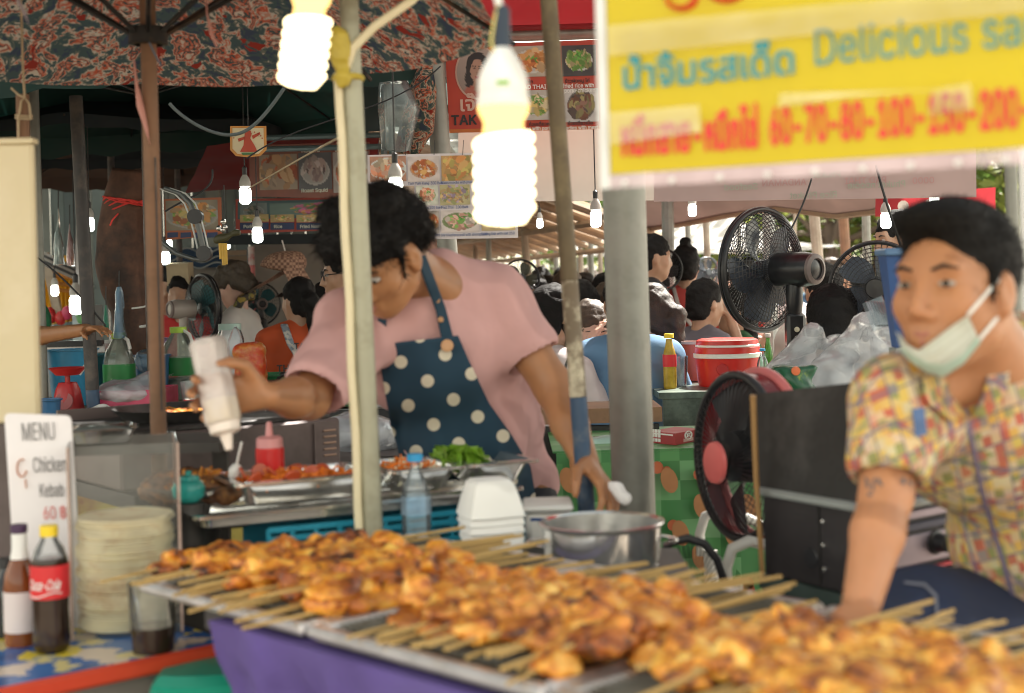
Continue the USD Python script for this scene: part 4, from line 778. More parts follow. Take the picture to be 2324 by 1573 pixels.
# clear box with a stack of flatbread, cup of dark sauce
bc_ = V(P(287, 1300, 2.64)[0], 2.64, ZL + .002); Rb = trimesh.transformations.rotation_matrix(.265, [0, 0, 1])[:3, :3].T; zt = P(287, 1003, 2.6)[2]; hb = zt - bc_[2]; wb = .19
T = Thing('clear_box', 'tall clear acrylic box around the stack of flatbread', 'box', bc_)
M_acr = clear('acrylic_look', (.995, .995, .995), .02, (.6, .65, .6), .05, .5); M_acredge = clear('acrylic_edge_look', (.85, .75, .68), .5, (.62, .45, .38), .2)
for k in range(4):
    c, s_ = math.cos(k * math.pi / 2), math.sin(k * math.pi / 2); o = V(c, s_, 0) * wb / 2
    T.part('wall', box(bc_ + o @ Rb + V(0, 0, hb / 2), (.003 if k % 2 == 0 else wb, wb if k % 2 == 0 else .003, hb), Rb), M_acr)
    T.part('edge', box(bc_ + (V(c - s_, s_ + c, 0) * wb / 2) @ Rb + V(0, 0, hb / 2), (.005, .005, hb), Rb), M_acredge)
M_bread = mt('flatbread_look', (.95, .84, .56), .8, var=.1, vs=14, dirt=(.75, .52, .26), ds=18, bump=.2, bs=60)
fb = None
for k in range(38):
    c = bc_ + V(RNG.uniform(-.005, .005), RNG.uniform(-.005, .005), .004 + .0053 * k)
    if k % 4 == 0: m = wob(lathe([(0, 0), (.05, 0), (.0845, .0001), (.0862, .0009), (.0866, .0028), (.0860, .0046), (.0835, .0052), (.05, .0053), (0, .0053)], (0, 0, 0), n=28), .0016, 22, k); shape = m
    single('flatbread', (shape[0] + c, shape[1]), M_bread, 'round flatbread in the stack inside the clear box' if k < 37 else 'topmost round flatbread of the stack in the clear box', 'flatbread', 40, group='stacked flatbreads' if k < 37 else None)
jc = G(352, 1474, ZL); jc = V(jc[0], jc[1] - .01, ZL)
T = Thing('glass_cup', 'clear cup one third full of dark sauce before the flatbread box', 'cup', jc)
T.part('cup_wall', lathe([(.0378, .044), (.041, .118), (.0395, .118), (.0365, .044)], jc, n=32), clear('cup_look', (.94, .95, .94), .1, (.7, .65, .55), .05), 50)
T.part('liquid', lathe([(0, .001), (.035, .001), (.0376, .045), (0, .0455)], jc, n=32), M_cola, 50)
T = Thing('teal_pot', 'small shiny turquoise pot behind the clear box', 'pot', V(P(428, 1110, 2.74)[0], 2.74, P(428, 1128, 2.74)[2] - .01)); M_turq = mt('turquoise_look', (.03, .30, .27), .2, var=.06)
T.part('pot_body', lathe([(0, 0), (.018, 0), (.03, .012), (.032, .028), (.026, .04), (.02, .044)], T.loc, n=28), M_turq, 50); T.part('lid', lathe([(.022, .044), (.02, .05), (.006, .054), (.006, .06), (0, .061)], T.loc, n=24), M_turq, 40)
T.part('stand', lathe([(.03, -.08), (.03, -.002), (0, 0)], T.loc, n=16), M_counter)
fo = P(236, 1000, 2.95)
T = Thing('foil_box', 'crumpled aluminium food box behind the clear flatbread box', 'box', fo)
T.part('box_body', wob(loft([sq_ring(.055, 0, fo, .2), sq_ring(.066, .025, fo, .2), sq_ring(.07, .026, fo, .2), sq_ring(.05, .034, fo, .2), sq_ring(.0005, .034, fo, .2)]), .003, 40, 2), M_steel, 20)
T = Thing('lower_shelf', 'dark shelf behind the drinks table carrying the foil box', 'shelf', V(-.85, 2.98, 0)); zs = fo[2]
T.part('shelf_board', box((-.85, 3.0, zs - .014), (.5, .22, .02)), M_counter)
for x in (-1.08, -.62): T.part('leg', box((x, 3.0, (zs - .02) / 2), (.03, .03, zs - .03)), M_counter)
T = Thing('green_stool', 'rounded green plastic stool under the drinks table corner', 'stool', V(P(478, 1600, 2.42)[0], 2.42, 0)); M_green = mt('green_plastic_look', (.01, .30, .20), .4, var=.08); zg = P(440, 1592, 2.2)[2]
T.part('seat', loft([sq_ring(*a, T.loc, 0) for a in ((.07, zg - .03), (.085, zg - .03), (.088, zg - .015), (.075, zg), (.0005, zg + .002))]), M_green, 40)
for sx in (-1, 1):
    for sy in (-1, 1): T.part('leg', rod(T.loc + V(sx * .10, sy * .10, 0), T.loc + V(sx * .07, sy * .07, zg - .02), .018, .014, 8), M_green)
# cream cabinet at the left edge
M_cream = mt('cream_panel_look', (.62, .52, .33), .5, var=.06, vs=2, dirt=(.7, .6, .42), ds=3)
ca, cb = P(-160, 330, 2.75), P(73, 330, 2.75); zt = ca[2]; zb_ = P(60, 960, 2.75)[2]
T = Thing('cream_cabinet', 'cream painted upright cabinet side at the left edge above the menu board', 'cabinet', ((ca + cb) / 2) * V(1, 1, 0))
T.part('panel', box(((ca[0] + cb[0]) / 2, 2.76, (zt + zb_) / 2), (cb[0] - ca[0], .024, zt - zb_), None, .006), M_cream, 40)
T.part('top_lip', box(((ca[0] + cb[0]) / 2, 2.76, zt + .004), (cb[0] - ca[0] + .008, .034, .012), None, .003), M_cream, 40)
T.part('plinth', box(((ca[0] + cb[0]) / 2 - .01, 2.80, zb_ / 2), (cb[0] - ca[0] - .02, .08, zb_ - .004)), M_grbrown)
# ------------------------------------------------------------------ lamps
M_lampwhite = mt('lamp_socket_look', (.80, .80, .78), .4, var=.05); M_rubber = mt('rubber_blue_look', (.02, .035, .06), .55)
M_tubeglow = glow('lit_tube_look', (1.0, .80, .45), LAMP); M_neckglow = glow('lit_neck_look', (1.0, .62, .2), LAMP * .45)
def big_lamp(label, top, bot, sc, seed):
    """spiral energy saving lamp hanging in a white socket: top = cable end at the socket, bot = lower end of the spiral"""
    ax = unit(np.asarray(top) - bot); a, b, _ = frame_of(ax); T = Thing('spiral_lamp', label, 'lamp', top); q = lambda h: bot + ax * h; s = sc
    R, r, n = .0232 * s, .0058 * s, 6; t = np.linspace(0, 1, 220); an = t * 2 * np.pi * n
    pts = np.array([q(.0075 * s + .079 * s * tt) + a * R * math.cos(w) + b * R * math.sin(w) for tt, w in zip(t, an)])
    T.part('spiral_tube', tube(pts, r, 10), M_tubeglow, True); T.part('spiral_tube', lathe([(0, .0), (R * .8, .002 * s), (R * 1.1, .012 * s), (R * .5, .016 * s)], bot, ax, 24), M_tubeglow, True)
    T.part('tube_neck', lathe([(R * .85, .084 * s), (R * .80, .098 * s), (R * 1.02, .108 * s), (R * 1.05, .113 * s), (0, .114 * s)], bot, ax, 28), M_neckglow, 40)
    T.part('collar', lathe([(R * 1.05, .113 * s), (R * 1.08, .118 * s), (R * 1.04, .124 * s)], bot, ax, 28), M_lampwhite, 40)
    T.part('socket', lathe([(R * 1.0, .1235 * s), (R * 1.03, .130 * s), (R * 1.0, .140 * s), (R * .80, .152 * s), (R * .5, .163 * s), (R * .36, .168 * s), (R * .3, .17 * s)], bot, ax, 28), M_lampwhite, 40)
    T.part('label_spot', box(bot + ax * .1325 * s - V(0, 1, 0) * R * 1.02, (.011 * s, .002, .004 * s)), mt('green_spot_look', (.25, .5, .05), .5))
    T.part('plug', lathe([(R * .33, .167 * s), (R * .36, .172 * s), (R * .34, .205 * s), (R * .2, .209 * s), (0, .209 * s)], bot, ax, 18), M_rubber, 40)
    return T, q(.209 * s)
T, e = big_lamp('big lit spiral lamp in a white socket hanging before the red food banner', P(1140, 105, 1.85), P(1146, 512, 1.85), 1.37, 1)
T.part('cable', tube([e - V(0, 0, .004), (e + P(1124, 0, 1.85)) / 2, P(1122, -40, 1.85), P(1118, -300, 1.86), V(P(1118, -300, 1.86)[0], 1.86, 2.74)], .005, 8), M_lampwhite)
T.part('thin_wire', tube([e - V(.008, .006, .08), e - V(.015, .008, .048), e - V(.010, .008, .02), e - V(.004, .006, 0)], .002, 6), mt('yellow_wire_look', (.7, .6, .2), .5))
T, e = big_lamp('lit spiral lamp tilted beside the cream pole, under the floral parasol', P(712, -60, 1.95), P(682, 200, 1.95), 1.12, 2)
T.part('cable', tube([e - V(0, 0, .004), e + V(.01, 0, .1), V(e[0] + .01, 1.95, 2.74)], .0034, 8), M_lampwhite)
def small_lamp():
    T = Thing('small_lamp', 'small lit lamp', 'lamp', (0, 0, 0)); R = .026
    T.part('glass_tube', lathe([(0, -.075), (R * .6, -.073), (R * .98, -.062), (R, -.05), (R * .98, -.012), (R * .72, -.001), (R * .7, 0)], n=18), glow('small_tube_look', (.93, 1.0, .90), LAMP * 2), True)
    T.part('socket', lathe([(R * .72, 0), (R * .95, .004), (R * .95, .022), (R * .7, .04), (R * .4, .052), (R * .35, .056)], n=18), mt('grey_socket_look', (.45, .43, .4), .5), 40)
    T.part('holder', lathe([(R * .42, .054), (R * .42, .085), (R * .12, .092), (0, .092)], n=12), M_black, 40)
    T.part('wire', rod((0, 0, .09), (0, 0, .5), .003, n=5), M_wire); return T
L0 = small_lamp()
spots = [(556, 425, 6.2, 1.0, 'over the squid poster'), (584, 517, 6.6, .95, 'over the wide menu board'), (203, 495, 6.6, .85, 'left of the tree trunk'), (897, 405, 4.0, .8, 'above the curly hair of the seller'), (375, 572, 8.4, 1.0, 'right of the brown pole, under the bent arm'),
         (384, 545, 9, .7, 'highest of the pair right of the brown pole'), (515, 545, 9, .75, 'yellowish and low, left of the pink post'), (124, 648, 9, .9, 'warm and low before the yellow stall'), (172, 672, 8.6, 1.5, 'large and white beside the yellow stall'), (1225, 497, 7, .6, 'right of the big spiral lamp'),
         (1352, 478, 6, .95, 'between the rusty pole and the thick steel post'), (1571, 464, 6.5, .75, 'under the pink banner back'), (1020, 552, 9, .62, 'beneath the white photo menu'), (2010, 484, 6.2, .9, 'under the red valance'), (2120, 442, 6, .8, 'above the hair of the masked seller')]
for i, (x, y, d, s_, w) in enumerate(spots):
    lab = 'small lit lamp on a wire, ' + w; p = P(x, y, d)
    if i == 0: L0.op.Set(Gf.Vec3d(*map(float, p))); data(L0.prim, lab)
    else: L0.copy(p, lab, 0, s_)
# cream pole with its cable and a knotted yellow bag
M_cpole = mt('grey_green_pole_look', (.36, .35, .26), .45, .3, var=.12, vs=10, dirt=(.24, .22, .15), ds=8); M_ccable = mt('cream_cable_look', (.72, .63, .42), .5, var=.06)
pa, pb = P(790, -30, 2.70), P(848, 1218, 2.70); gz_ = lambda z: pa + (pb - pa) * (z - pa[2]) / (pb[2] - pa[2])
T = Thing('stall_pole', 'grey green stall pole with a cream cable strapped along it, before the seller', 'pole', gz_(0))
T.part('tube', tube([gz_(0), gz_(1), gz_(2.74)], .0185, 16), M_cpole)
off = V(-.0245, -.010, 0); T.part('cable', tube([gz_(z) + off + V(.0015 * math.sin(z * 23), 0, 0) for z in np.linspace(.3, 1.86, 26)] + [P(783, 165, 2.685), P(800, 110, 2.68), P(850, 60, 2.68), P(935, 0, 2.68), P(1010, -80, 2.69), V(P(1010, -80, 2.69)[0], 2.69, 2.74)], .0088, 8), M_ccable, True)
M_ybag = mt('yellow_bag_look', (.75, .60, .10), .4, var=.12, vs=20, back=.35)
T.part('knotted_bag', nets([cap(P(768, 85, 2.68), P(775, 150, 2.68), .019, .012, k=.01), cap(P(775, 150, 2.68), P(782, 178, 2.675), .010, .015, k=.008), cap(P(770, 175, 2.67), P(772, 195, 2.67), .010, .006, k=.008), ell(P(768, 110, 2.675), (.022, .015, .034), k=.01)], .003, noise=(.004, 70, 4)), M_ybag, True)
T.part('tie', ring(P(790, 178, 2.70), (0, .05, 1), .026, .006, 24, 6), M_ybag)
# ------------------------------------------------------------------ parasols
M_floral = None
def floral():
    nodes = {'tc': ('texture_coordinate', {}), 'mp': ('mapping', {'scale': (1, 1, 1)}), 'dn': ('noise_texture', {'scale': 9., 'detail': 3.}), 'da': ('vector_math', {'math_type': 'multiply_add', 'vector2': (.16, .16, .16)}),
             'n': ('noise_texture', {'scale': 17., 'detail': 3., 'roughness': .65}), 'r': ('rgb_ramp', {'interpolate': False, 'ramp': [(0, (.07, .085, .12)), (.38, (.085, .12, .115)), (.45, (.18, .19, .15)), (.48, (.60, .51, .40)), (.505, (.58, .28, .19)), (.53, (.58, .13, .07)), (.56, (.09, .11, .10)), (.60, (.58, .23, .15)), (.63, (.64, .54, .42)), (.68, (.06, .085, .08))]}),
             'n2': ('noise_texture', {'scale': 17., 'detail': 2.}), 'r2': ('rgb_ramp', {'interpolate': False, 'ramp': [(0, (0, 0, 0)), (.66, (1, 1, 1))]}), 'mx': ('mix', {'color2': (.34, .05, .035)}), 'mp2': ('mapping', {'location': (3.1, 1.7, .4)}),
             'd': ('diffuse_bsdf', {}), 't': ('translucent_bsdf', {}), 'm': ('mix_closure', {'fac': .45})}
    L = [('tc.object', 'dn.vector'), ('dn.color', 'da.vector1'), ('tc.object', 'da.vector3'), ('da.vector', 'n.vector'), ('da.vector', 'mp2.vector'), ('mp2.vector', 'n2.vector'), ('n.fac', 'r.fac'), ('n2.fac', 'r2.fac'), ('r2.color', 'mx.fac'), ('r.color', 'mx.color1'), ('mx.color', 'd.color'), ('mx.color', 't.color'), ('d.BSDF', 'm.closure1'), ('t.BSDF', 'm.closure2')]
    return usdkit.material(stage, '/World/Looks/floral_cloth_look', nodes, L, surface='m.closure')
M_floral = floral()
M_greencan = mt('green_canvas_look', (.012, .042, .035), .75, var=.15, vs=4, back=.1); M_darkcan = mt('dark_canvas_look', (.02, .028, .032), .8, var=.2, vs=4, back=.1); M_browncan = mt('brown_canvas_look', (.07, .045, .035), .8, var=.2, vs=4, back=.15)
M_rib = mt('parasol_rib_look', (.03, .03, .03), .45, .5, var=.4, dirt=(.12, .08, .05), ds=15)
def parasol(label, c, R, zr_, za, m, nrib=8, a0=.2, tilt=(0, 0), mpole=None, rp=.017, struts=True, zrun=None, val=.0, pole=True):
    T = Thing('market_parasol', label, 'parasol', (c[0], c[1], 0)); c = V(c[0], c[1], 0); up = lambda x, y: x * tilt[0] + y * tilt[1]
    def pt(a, q, sag=1): # q: 0 apex .. 1 rim
        k = nrib / (2 * np.pi); f = (a - a0) * k; f = f - np.floor(f); sc = 1 - .075 * np.sin(np.pi * f) * q * sag
        x, y = R * q * sc * np.cos(a), R * q * sc * np.sin(a); z = za - (za - zr_) * q ** 1.25 + up(x, y) - .02 * np.sin(np.pi * f) * q * sag
        return np.stack([c[0] + x, c[1] + y, z + 0 * x], -1)
    T.part('canopy', surf(lambda s, t: pt(a0 + s * 2 * np.pi, .02 + .98 * t), nrib * 10 + 1, 20), m, True)
    if val: T.part('valance', surf(lambda s, t: pt(a0 + s * 2 * np.pi, 1 + 0 * t) - np.stack([0 * t, 0 * t, val * t * (1 + .15 * np.sin(s * 150))], -1), nrib * 10 + 1, 4), m, True)
    for k in range(nrib):
        a = a0 + k * 2 * np.pi / nrib; q = np.linspace(.03, 1.01, 9)
        rb = T.part('rib', tube(pt(np.full(9, a), q, 0) - V(0, 0, .012), .0055, 6), M_rib)
        if struts: e = pt(np.array([a]), np.array([.52]), 0)[0] - V(0, 0, .016); T.part('strut', rod(c + V(.03 * math.cos(a), .03 * math.sin(a), zrun), e, .006, n=6), M_rib)
    if struts: T.part('runner', lathe([(.03, -.02), (.042, -.018), (.042, .018), (.03, .02)], c + V(0, 0, zrun), n=20), M_rib, 40)
    if pole: T.part('pole', tube([c, c + V(0, 0, 1), c + V(0, 0, za)], rp, 16), mpole or M_wood)
    return T, pt
fc = P(350, 600, 3.1)
T, fpt = parasol('large floral market parasol seen from below on a brown wooden pole', (fc[0], fc[1]), .82, 2.03, 2.44, M_floral, 8, math.radians(15), (.0, .0), M_wood, .0175, True, P(345, 82, 3.1)[2])
M_pinkrag = mt('pink_rag_look', (.62, .30, .26), .85, var=.15, vs=14)
def rag(pts, r, label, m=M_pinkrag, seed=1): return T.part('cloth_strip', wob(tube(pts, r, 12, flat=.45), .006, 22, seed), m, True, label=label)
x0 = fc[0] - .022
rag([V(x0 - .004, 3.075, P(335, y, 3.07)[2]) + V(dx, 0, 0) for y, dx in ((135, 0), (190, .004), (240, .010), (290, .022), (330, .03))], [.004, .009, .011, .008, .003], 'pink rag tied along the pole')
rag([P(468, -20, 2.9), P(470, 30, 2.9), P(480, 75, 2.9), P(492, 105, 2.9)], [.004, .006, .008, .003], 'pink rag dangling from a rib', seed=3); rag([P(338, 95, 3.06), P(350, 120, 3.06), P(366, 150, 3.07)], [.005, .008, .004], 'blue rag at the runner', mt('blue_rag_look', (.12, .2, .3), .85), 5)
rag([P(40, 0, 2.6), P(55, 30, 2.6), P(66, 58, 2.6)], [.005, .009, .003], 'pale rag dangling from a rib', mt('pale_rag_look', (.35, .30, .34), .85), 6)
T.part('crack', tube([V(fc[0] + .012, 3.084, z) for z in np.linspace(1.2, 1.75, 6)], .002, 4), M_darkpole)
gc_ = P(330, 300, 6.4)
parasol('plain dark green market parasol behind the floral one', (gc_[0], gc_[1]), 1.45, 2.33, 2.75, M_greencan, 8, .3, (0.05, .02), M_darkpole, .02, True, 2.36, val=.10)
gc2 = P(250, 300, 8.2)
parasol('dark navy parasol lower and farther than the green one', (gc2[0], gc2[1]), 1.25, 2.36, 2.7, M_darkcan, 8, .1, (0, 0), M_darkpole, .02, False, 2.3, val=.06)
gc3 = P(400, 300, 9.6)
parasol('brown canopy parasol farthest back above the tree trunk', (gc3[0], gc3[1]), 1.5, 2.40, 2.75, M_browncan, 8, .2, (.04, 0), M_darkpole, .02, False, 2.3, val=.1)
# dark red tarp at the back and its galvanised frame
single('dark_red_tarp', wob(quad(P(420, 440, 8.2), P(860, 405, 7.8), P(860, 296, 7.0), P(470, 330, 7.2), 24, 12), .03, 3), mt('dark_red_tarp_look', (.20, .018, .018), .75, var=.2, vs=3, back=.1), 'dark red tarp sloping behind the talisman flag', 'tarp', True)
# folded floral parasol hanging beside the galvanised post
fp = P(925, 300, 5.6)
T = Thing('folded_parasol', 'folded floral parasol wrapped in clear plastic left of the galvanised post', 'parasol', fp)
top, bot = P(968, 140, 5.5), P(905, 352, 5.6)
T.part('folded_cloth', wob(tube([top, top * .7 + bot * .3 + V(.02, 0, 0), top * .3 + bot * .7 + V(.04, 0, 0), bot + V(.03, 0, .01)], [.02, .055, .07, .045], 26), .022, 9, 4, (1, 1, .3)), M_floral, True)
T.part('plastic_wrap', wob(tube([P(895, 190, 5.45), P(905, 250, 5.45), P(900, 345, 5.48)], [.05, .085, .06], 20), .03, 9, 7), clear('wrap_look', (.8, .84, .84), .25, (.4, .45, .45), .08), True)
M_frame = mt('teal_frame_look', (.13, .18, .19), .5, .4, var=.15)
T = Thing('stall_partition', 'teal grey steel door frame and rails left of the folded parasol', 'partition', P(870, 300, 6.4))
for x in (866, 884): T.part('upright', rod(P(x - 2, 130, 6.4), P(x + 6, 350, 6.4), .014, n=8), M_frame)
for y in (306, 332): T.part('rail', rod(P(560, y + 8, 6.5), P(884, y, 6.4), .013, n=8), M_frame)
T.part('panel', quad(P(800, 300, 6.5), P(866, 298, 6.5), P(864, 170, 6.5), P(800, 175, 6.5)), mt('dark_teal_look', (.05, .075, .08), .5, var=.15))
# strings and cables across the stalls
def strand(label, pts, r, m, cat_='cable'):
    from scipy.interpolate import make_interp_spline
    p = np.array(pts); t = np.linspace(0, 1, len(p)); tt = np.linspace(0, 1, 8 * len(p)); single('hanging_cable' if cat_ == 'cable' else 'rope', tube(make_interp_spline(t, p, k=min(3, len(p) - 1))(tt) if len(p) > 2 else p, r, 6), m, label, cat_, True)
strand('pale cord running down from the cream pole towards the squid poster', [P(780, 308, 3.2), P(700, 350, 4.4), P(560, 430, 6)], .003, M_rope, 'rope')
strand('drooping grey cable under the green parasol', [P(385, 235, 4.6), P(440, 280, 4.6), P(512, 306, 4.6), P(575, 285, 4.6), P(645, 200, 4.6)], .006, mt('grey_cable_look', (.10, .12, .12), .6))
strand('dark slack wire crossing before the cream pole and folded parasol', [P(560, 360, 5), P(700, 290, 5), P(860, 235, 5), P(1000, 150, 5)], .0028, M_wire)
strand('thin wire of the second fan, left one above the big fan', [P(1842, 405, 4.9), P(1815, 480, 4.9), P(1780, 545, 4.9)], .0035, M_wire); strand('thin wire above the second fan, right one', [P(1988, 375, 4.9), P(2012, 460, 4.9), P(2045, 560, 4.9)], .0045, M_wire)
strand('long thin wire sagging over the left market stalls', [P(85, 585, 6), P(160, 650, 6), P(240, 740, 6)], .004, M_wire); strand('dark wire from the bent arm to the dark red tarp', [P(375, 480, 5.6), P(430, 450, 5.6), P(470, 425, 5.6), P(482, 385, 5.6)], .004, M_wire)
# wooden post with rope loops above the cream cabinet
T = Thing('roped_post', 'dark wooden post with loops of rope above the cream cabinet', 'post', V(P(52, 260, 3.3)[0], 3.3, 0)); x = T.loc[0]
T.part('post', tube([(x, 3.3, 0), (x, 3.3, 1.2), (x, 3.3, P(52, 215, 3.3)[2])], .015, 12), M_wood)
for y in (262, 268): T.part('rope_loop', ring(P(54, y, 3.3), (.1, -.2, 1), .0175, .003, 20, 6), M_rope)
T.part('rope', tube([P(42, 335, 3.28), P(42, 275, 3.28), P(48, 230, 3.28), P(56, 222, 3.28), P(66, 235, 3.28), P(70, 270, 3.28)], .0028, 6), M_rope); T.part('rope', tube([P(26, 200, 3.29), P(42, 215, 3.28), P(56, 222, 3.27)], .0028, 6), M_rope)
T.part('rope', tube([P(56, 222, 3.27), P(52, 150, 3.28), V(x, 3.3, 2.9)], .0028, 6), M_rope)
# ------------------------------------------------------------------ stalls behind, left
ZY = .95
ya, yb = G(150, 962, ZY), G(520, 948, ZY); y0_ = min(ya[1], yb[1])
M_ycloth = mt('yellow_oilcloth_look', (.34, .27, .05), .4, var=.25, vs=4, dirt=(.2, .06, .03), ds=5)
T = Thing('yellow_table', 'long table under a mustard yellow oilcloth crowded with jugs and basins', 'table', V(-1.4, y0_ + .9, 0))
T.part('oilcloth', box((-1.85, y0_ + .9, ZY - .006), (1.7, 1.8, .012)), M_ycloth); T.part('oilcloth', wob(quad((-2.6, y0_ - .004, .2), (-1.0, y0_ - .004, .2), (-1.0, y0_ - .004, ZY), (-2.6, y0_ - .004, ZY), 60, 8), .015, 6), M_ycloth, True)
for x in (-2.6, -1.05):
    for y in (y0_ + .1, y0_ + 1.7): T.part('leg', box((x, y, .47), (.05, .05, .94)), M_tabledark)
def on(x, y, z=ZY): return G(x, y, z)
def at(x, y, d): return P(x, y, d)
def tubm(name, label, c, R, H, m, flare=1.18, cat_=None, rim=.008, lid=None):
    T = Thing(name, label, cat_ or name.split('_')[-1], c)
    T.part('body', lathe([(0, .003), (R * .95 / flare, .003), (R / flare, .012), (R, H - .008), (R + rim, H - .006), (R + rim, H), (R - .002, H), (R / flare - .006, .012), (0, .010)], c, n=36), m, 40); return T
M_bluep = mt('blue_plastic_look', (.05, .28, .50), .35, var=.08); M_redp = mt('red_plastic_look', (.45, .025, .025), .3, var=.1); M_pinkp = mt('pink_plastic_look', (.50, .05, .12), .35, var=.1); M_bluedk = mt('dark_blue_plastic_look', (.03, .12, .26), .35, var=.1); M_teald = mt('teal_plastic_look', (.02, .14, .17), .4, var=.1)
d = 6.3
def base(x, yb_, d_): p = P(x, yb_, d_); return V(p[0], d_, ZY)
c = base(166, 895, 6.6); tubm('basin', 'round sky blue plastic basin left of the slim dark pole', V(c[0], 6.6, ZY), S(56, 6.6), P(166, 792, 6.6)[2] - ZY, M_bluep, 1.25)
c = base(235, 900, 6.9); tubm('tub', 'dark teal plastic tub just right of the slim dark pole', V(c[0] - .05, 7.0, ZY), S(48, 6.9), .22, M_teald, 1.1)
c = V(P(155, 925, 6.1)[0], 6.1, ZY); s = lambda px: S(px, 6.1)
T = Thing('kitchen_scale', 'red kitchen scale with a shallow weighing dish under the blue basin', 'scale', c); h1 = P(155, 868, 6.1)[2] - ZY
T.part('scale_body', lathe([(0, 0), (s(36), 0), (s(38), .01), (s(27), h1 * .8), (s(20), h1)], c, n=28), M_redp, 40); T.part('stem', lathe([(s(6), h1 - .002), (s(6), h1 + .03)], c, n=12), M_redp)
T.part('weighing_dish', lathe([(0, h1 + .028), (s(26), h1 + .032), (s(40), h1 + .06), (s(42), h1 + .062), (s(40), h1 + .065), (s(24), h1 + .04), (0, h1 + .036)], c, n=32), M_redp, 40)
T.part('dial', lathe([(0, .0), (s(20), 0), (s(21), -.004)], c + V(0, -s(32), h1 * .45), (0, -1, .28), 24), mt('dial_look', (.35, .1, .1), .5), 40)
M_jug = clear('jug_look', (.80, .86, .80), .22, (.45, .5, .45), .08); M_gcap = mt('lime_cap_look', (.35, .55, .06), .4, var=.08); M_glab = mt('green_label_look', (.02, .20, .05), .4, var=.12, dirt=(.5, .52, .45), ds=16, dt=(.62, .68)); M_dliq = mt('jug_liquid_look', (.035, .05, .035), .2)
for x, yb_, d_, w, h, lab in [(272, 905, 6.4, 70, 150, 'big clear water jug with lime cap and green label right of the dark pole'), (408, 892, 6.8, 82, 150, 'big clear water jug with lime cap behind the measuring cup')]:
    c = V(P(x, yb_, d_)[0], d_, ZY); R, H = S(w / 2, d_), P(x, yb_ - h, d_)[2] - ZY
    T = Thing('water_jug', lab, 'jug', c); T.part('jug_body', lathe([(0, 0), (R * .92, 0), (R, .02 * H), (R * .97, .12 * H), (R, .2 * H), (R * .97, .3 * H), (R, .4 * H), (R, .62 * H), (R * .85, .74 * H), (R * .42, .9 * H), (R * .38, .93 * H)], c, n=36), M_jug, 40)
    T.part('liquid', lathe([(0, .006), (R * .9, .006), (R * .94, .3 * H), (0, .31 * H)], c, n=28), M_dliq, 40)
    T.part('cap', lathe([(R * .45, .92 * H), (R * .46, H), (0, H)], c, n=24), M_gcap, 40); T.part('paper_label', lathe([(R + .002, .34 * H), (R + .003, .345 * H), (R + .003, .58 * H), (R + .002, .585 * H)], c, n=36), M_glab, 40)
    T.part('handle', tube([c + V(R * .35, -R * .2, .95 * H), c + V(R * .7, -R * .35, .9 * H), c + V(R * .86, -R * .4, .78 * H)], .008, 8), M_white, True)
c = V(P(440, 930, 6.2)[0], 6.2, ZY); R = S(29, 6.2); H = P(440, 865, 6.2)[2] - ZY
T = Thing('measuring_cup', 'frosted clear measuring cup before the second water jug', 'cup', c); T.part('cup_wall', lathe([(0, .004), (R * .78, .004), (R, H), (R * .95, H), (R * .73, .01), (0, .01)], c, n=30), clear('frosted_look', (.85, .88, .88), .45, (.5, .52, .52), .15), 40)
T.part('handle', tube([c + V(R * .95, 0, .9 * H), c + V(R * 1.5, -.01, .8 * H), c + V(R * 1.45, -.01, .4 * H), c + V(R * .85, 0, .25 * H)], .007, 8), M_pet, True)
c = V(P(434, 958, 5.9)[0], 5.9, ZY); R = S(15, 5.9); H = P(434, 905, 5.9)[2] - ZY
T = Thing('food_can', 'small food can with a red and white paper label beside the seller hand', 'can', c); T.part('can_body', lathe([(0, 0), (R, 0), (R, H), (R * .94, H), (R * .94, H - .004), (0, H - .004)], c, n=28), M_steel, 40)
T.part('red_band', lathe([(R + .0005, H * .5), (R + .001, H * .5), (R + .001, H * .95), (R + .0005, H * .95)], c, n=28), M_redlab, 40); T.part('white_band', lathe([(R + .0005, H * .04), (R + .001, H * .04), (R + .001, H * .495), (R + .0005, H * .495)], c, n=28), M_white, 40)
# pink tray with a plastic bag
ca, cb_ = P(196, 935, 5.95), P(372, 925, 6.1)
T = Thing('pink_crate', 'deep pink plastic tray with a clear plastic bag in it', 'tray', (ca + cb_) / 2 * V(1, 1, 0) + V(0, .15, ZY)); cx_ = (ca[0] + cb_[0]) / 2; w = cb_[0] - ca[0]; hz_ = P(280, 888, 6)[2] - ZY
for (dx, dy, sx, sy) in ((0, -.15, w, .01), (0, .15, w, .01), (-w / 2, 0, .01, .29), (w / 2, 0, .01, .29)): T.part('side', box((cx_ + dx, 6.2 + dy, ZY + hz_ / 2), (sx, sy, hz_)), M_pinkp)
T.part('tray_floor', box((cx_, 6.2, ZY + .006), (w - .02, .28, .008)), M_pinkp)
M_bag = clear('clear_bag_look', (.82, .84, .86), .42, (.62, .64, .68), .12)
single('plastic_bag', wob(nets([cap(P(225, 912, 6.1), P(335, 860, 6.15), .05, .03, k=.03), ell(P(290, 892, 6.1), (.14, .08, .05), k=.03)], .016), .02, 14, 5), M_bag, 'crumpled clear plastic bag lying in the pink tray', 'bag', 30)
single('plastic_bag', wob(nets([ell(P(330, 820, 6.6), (.05, .04, .06), k=.03)], .014), .02, 14, 6), M_pet, 'small clear bag behind the brown pole on the yellow table', 'bag', 30)
tubm('tub', 'purple blue plastic food tub behind the first water jug', V(P(330, 830, 7.2)[0], 7.2, ZY), S(50, 7.2), P(330, 768, 7.2)[2] - ZY, mt('violet_plastic_look', (.10, .09, .26), .4, var=.12), 1.1)
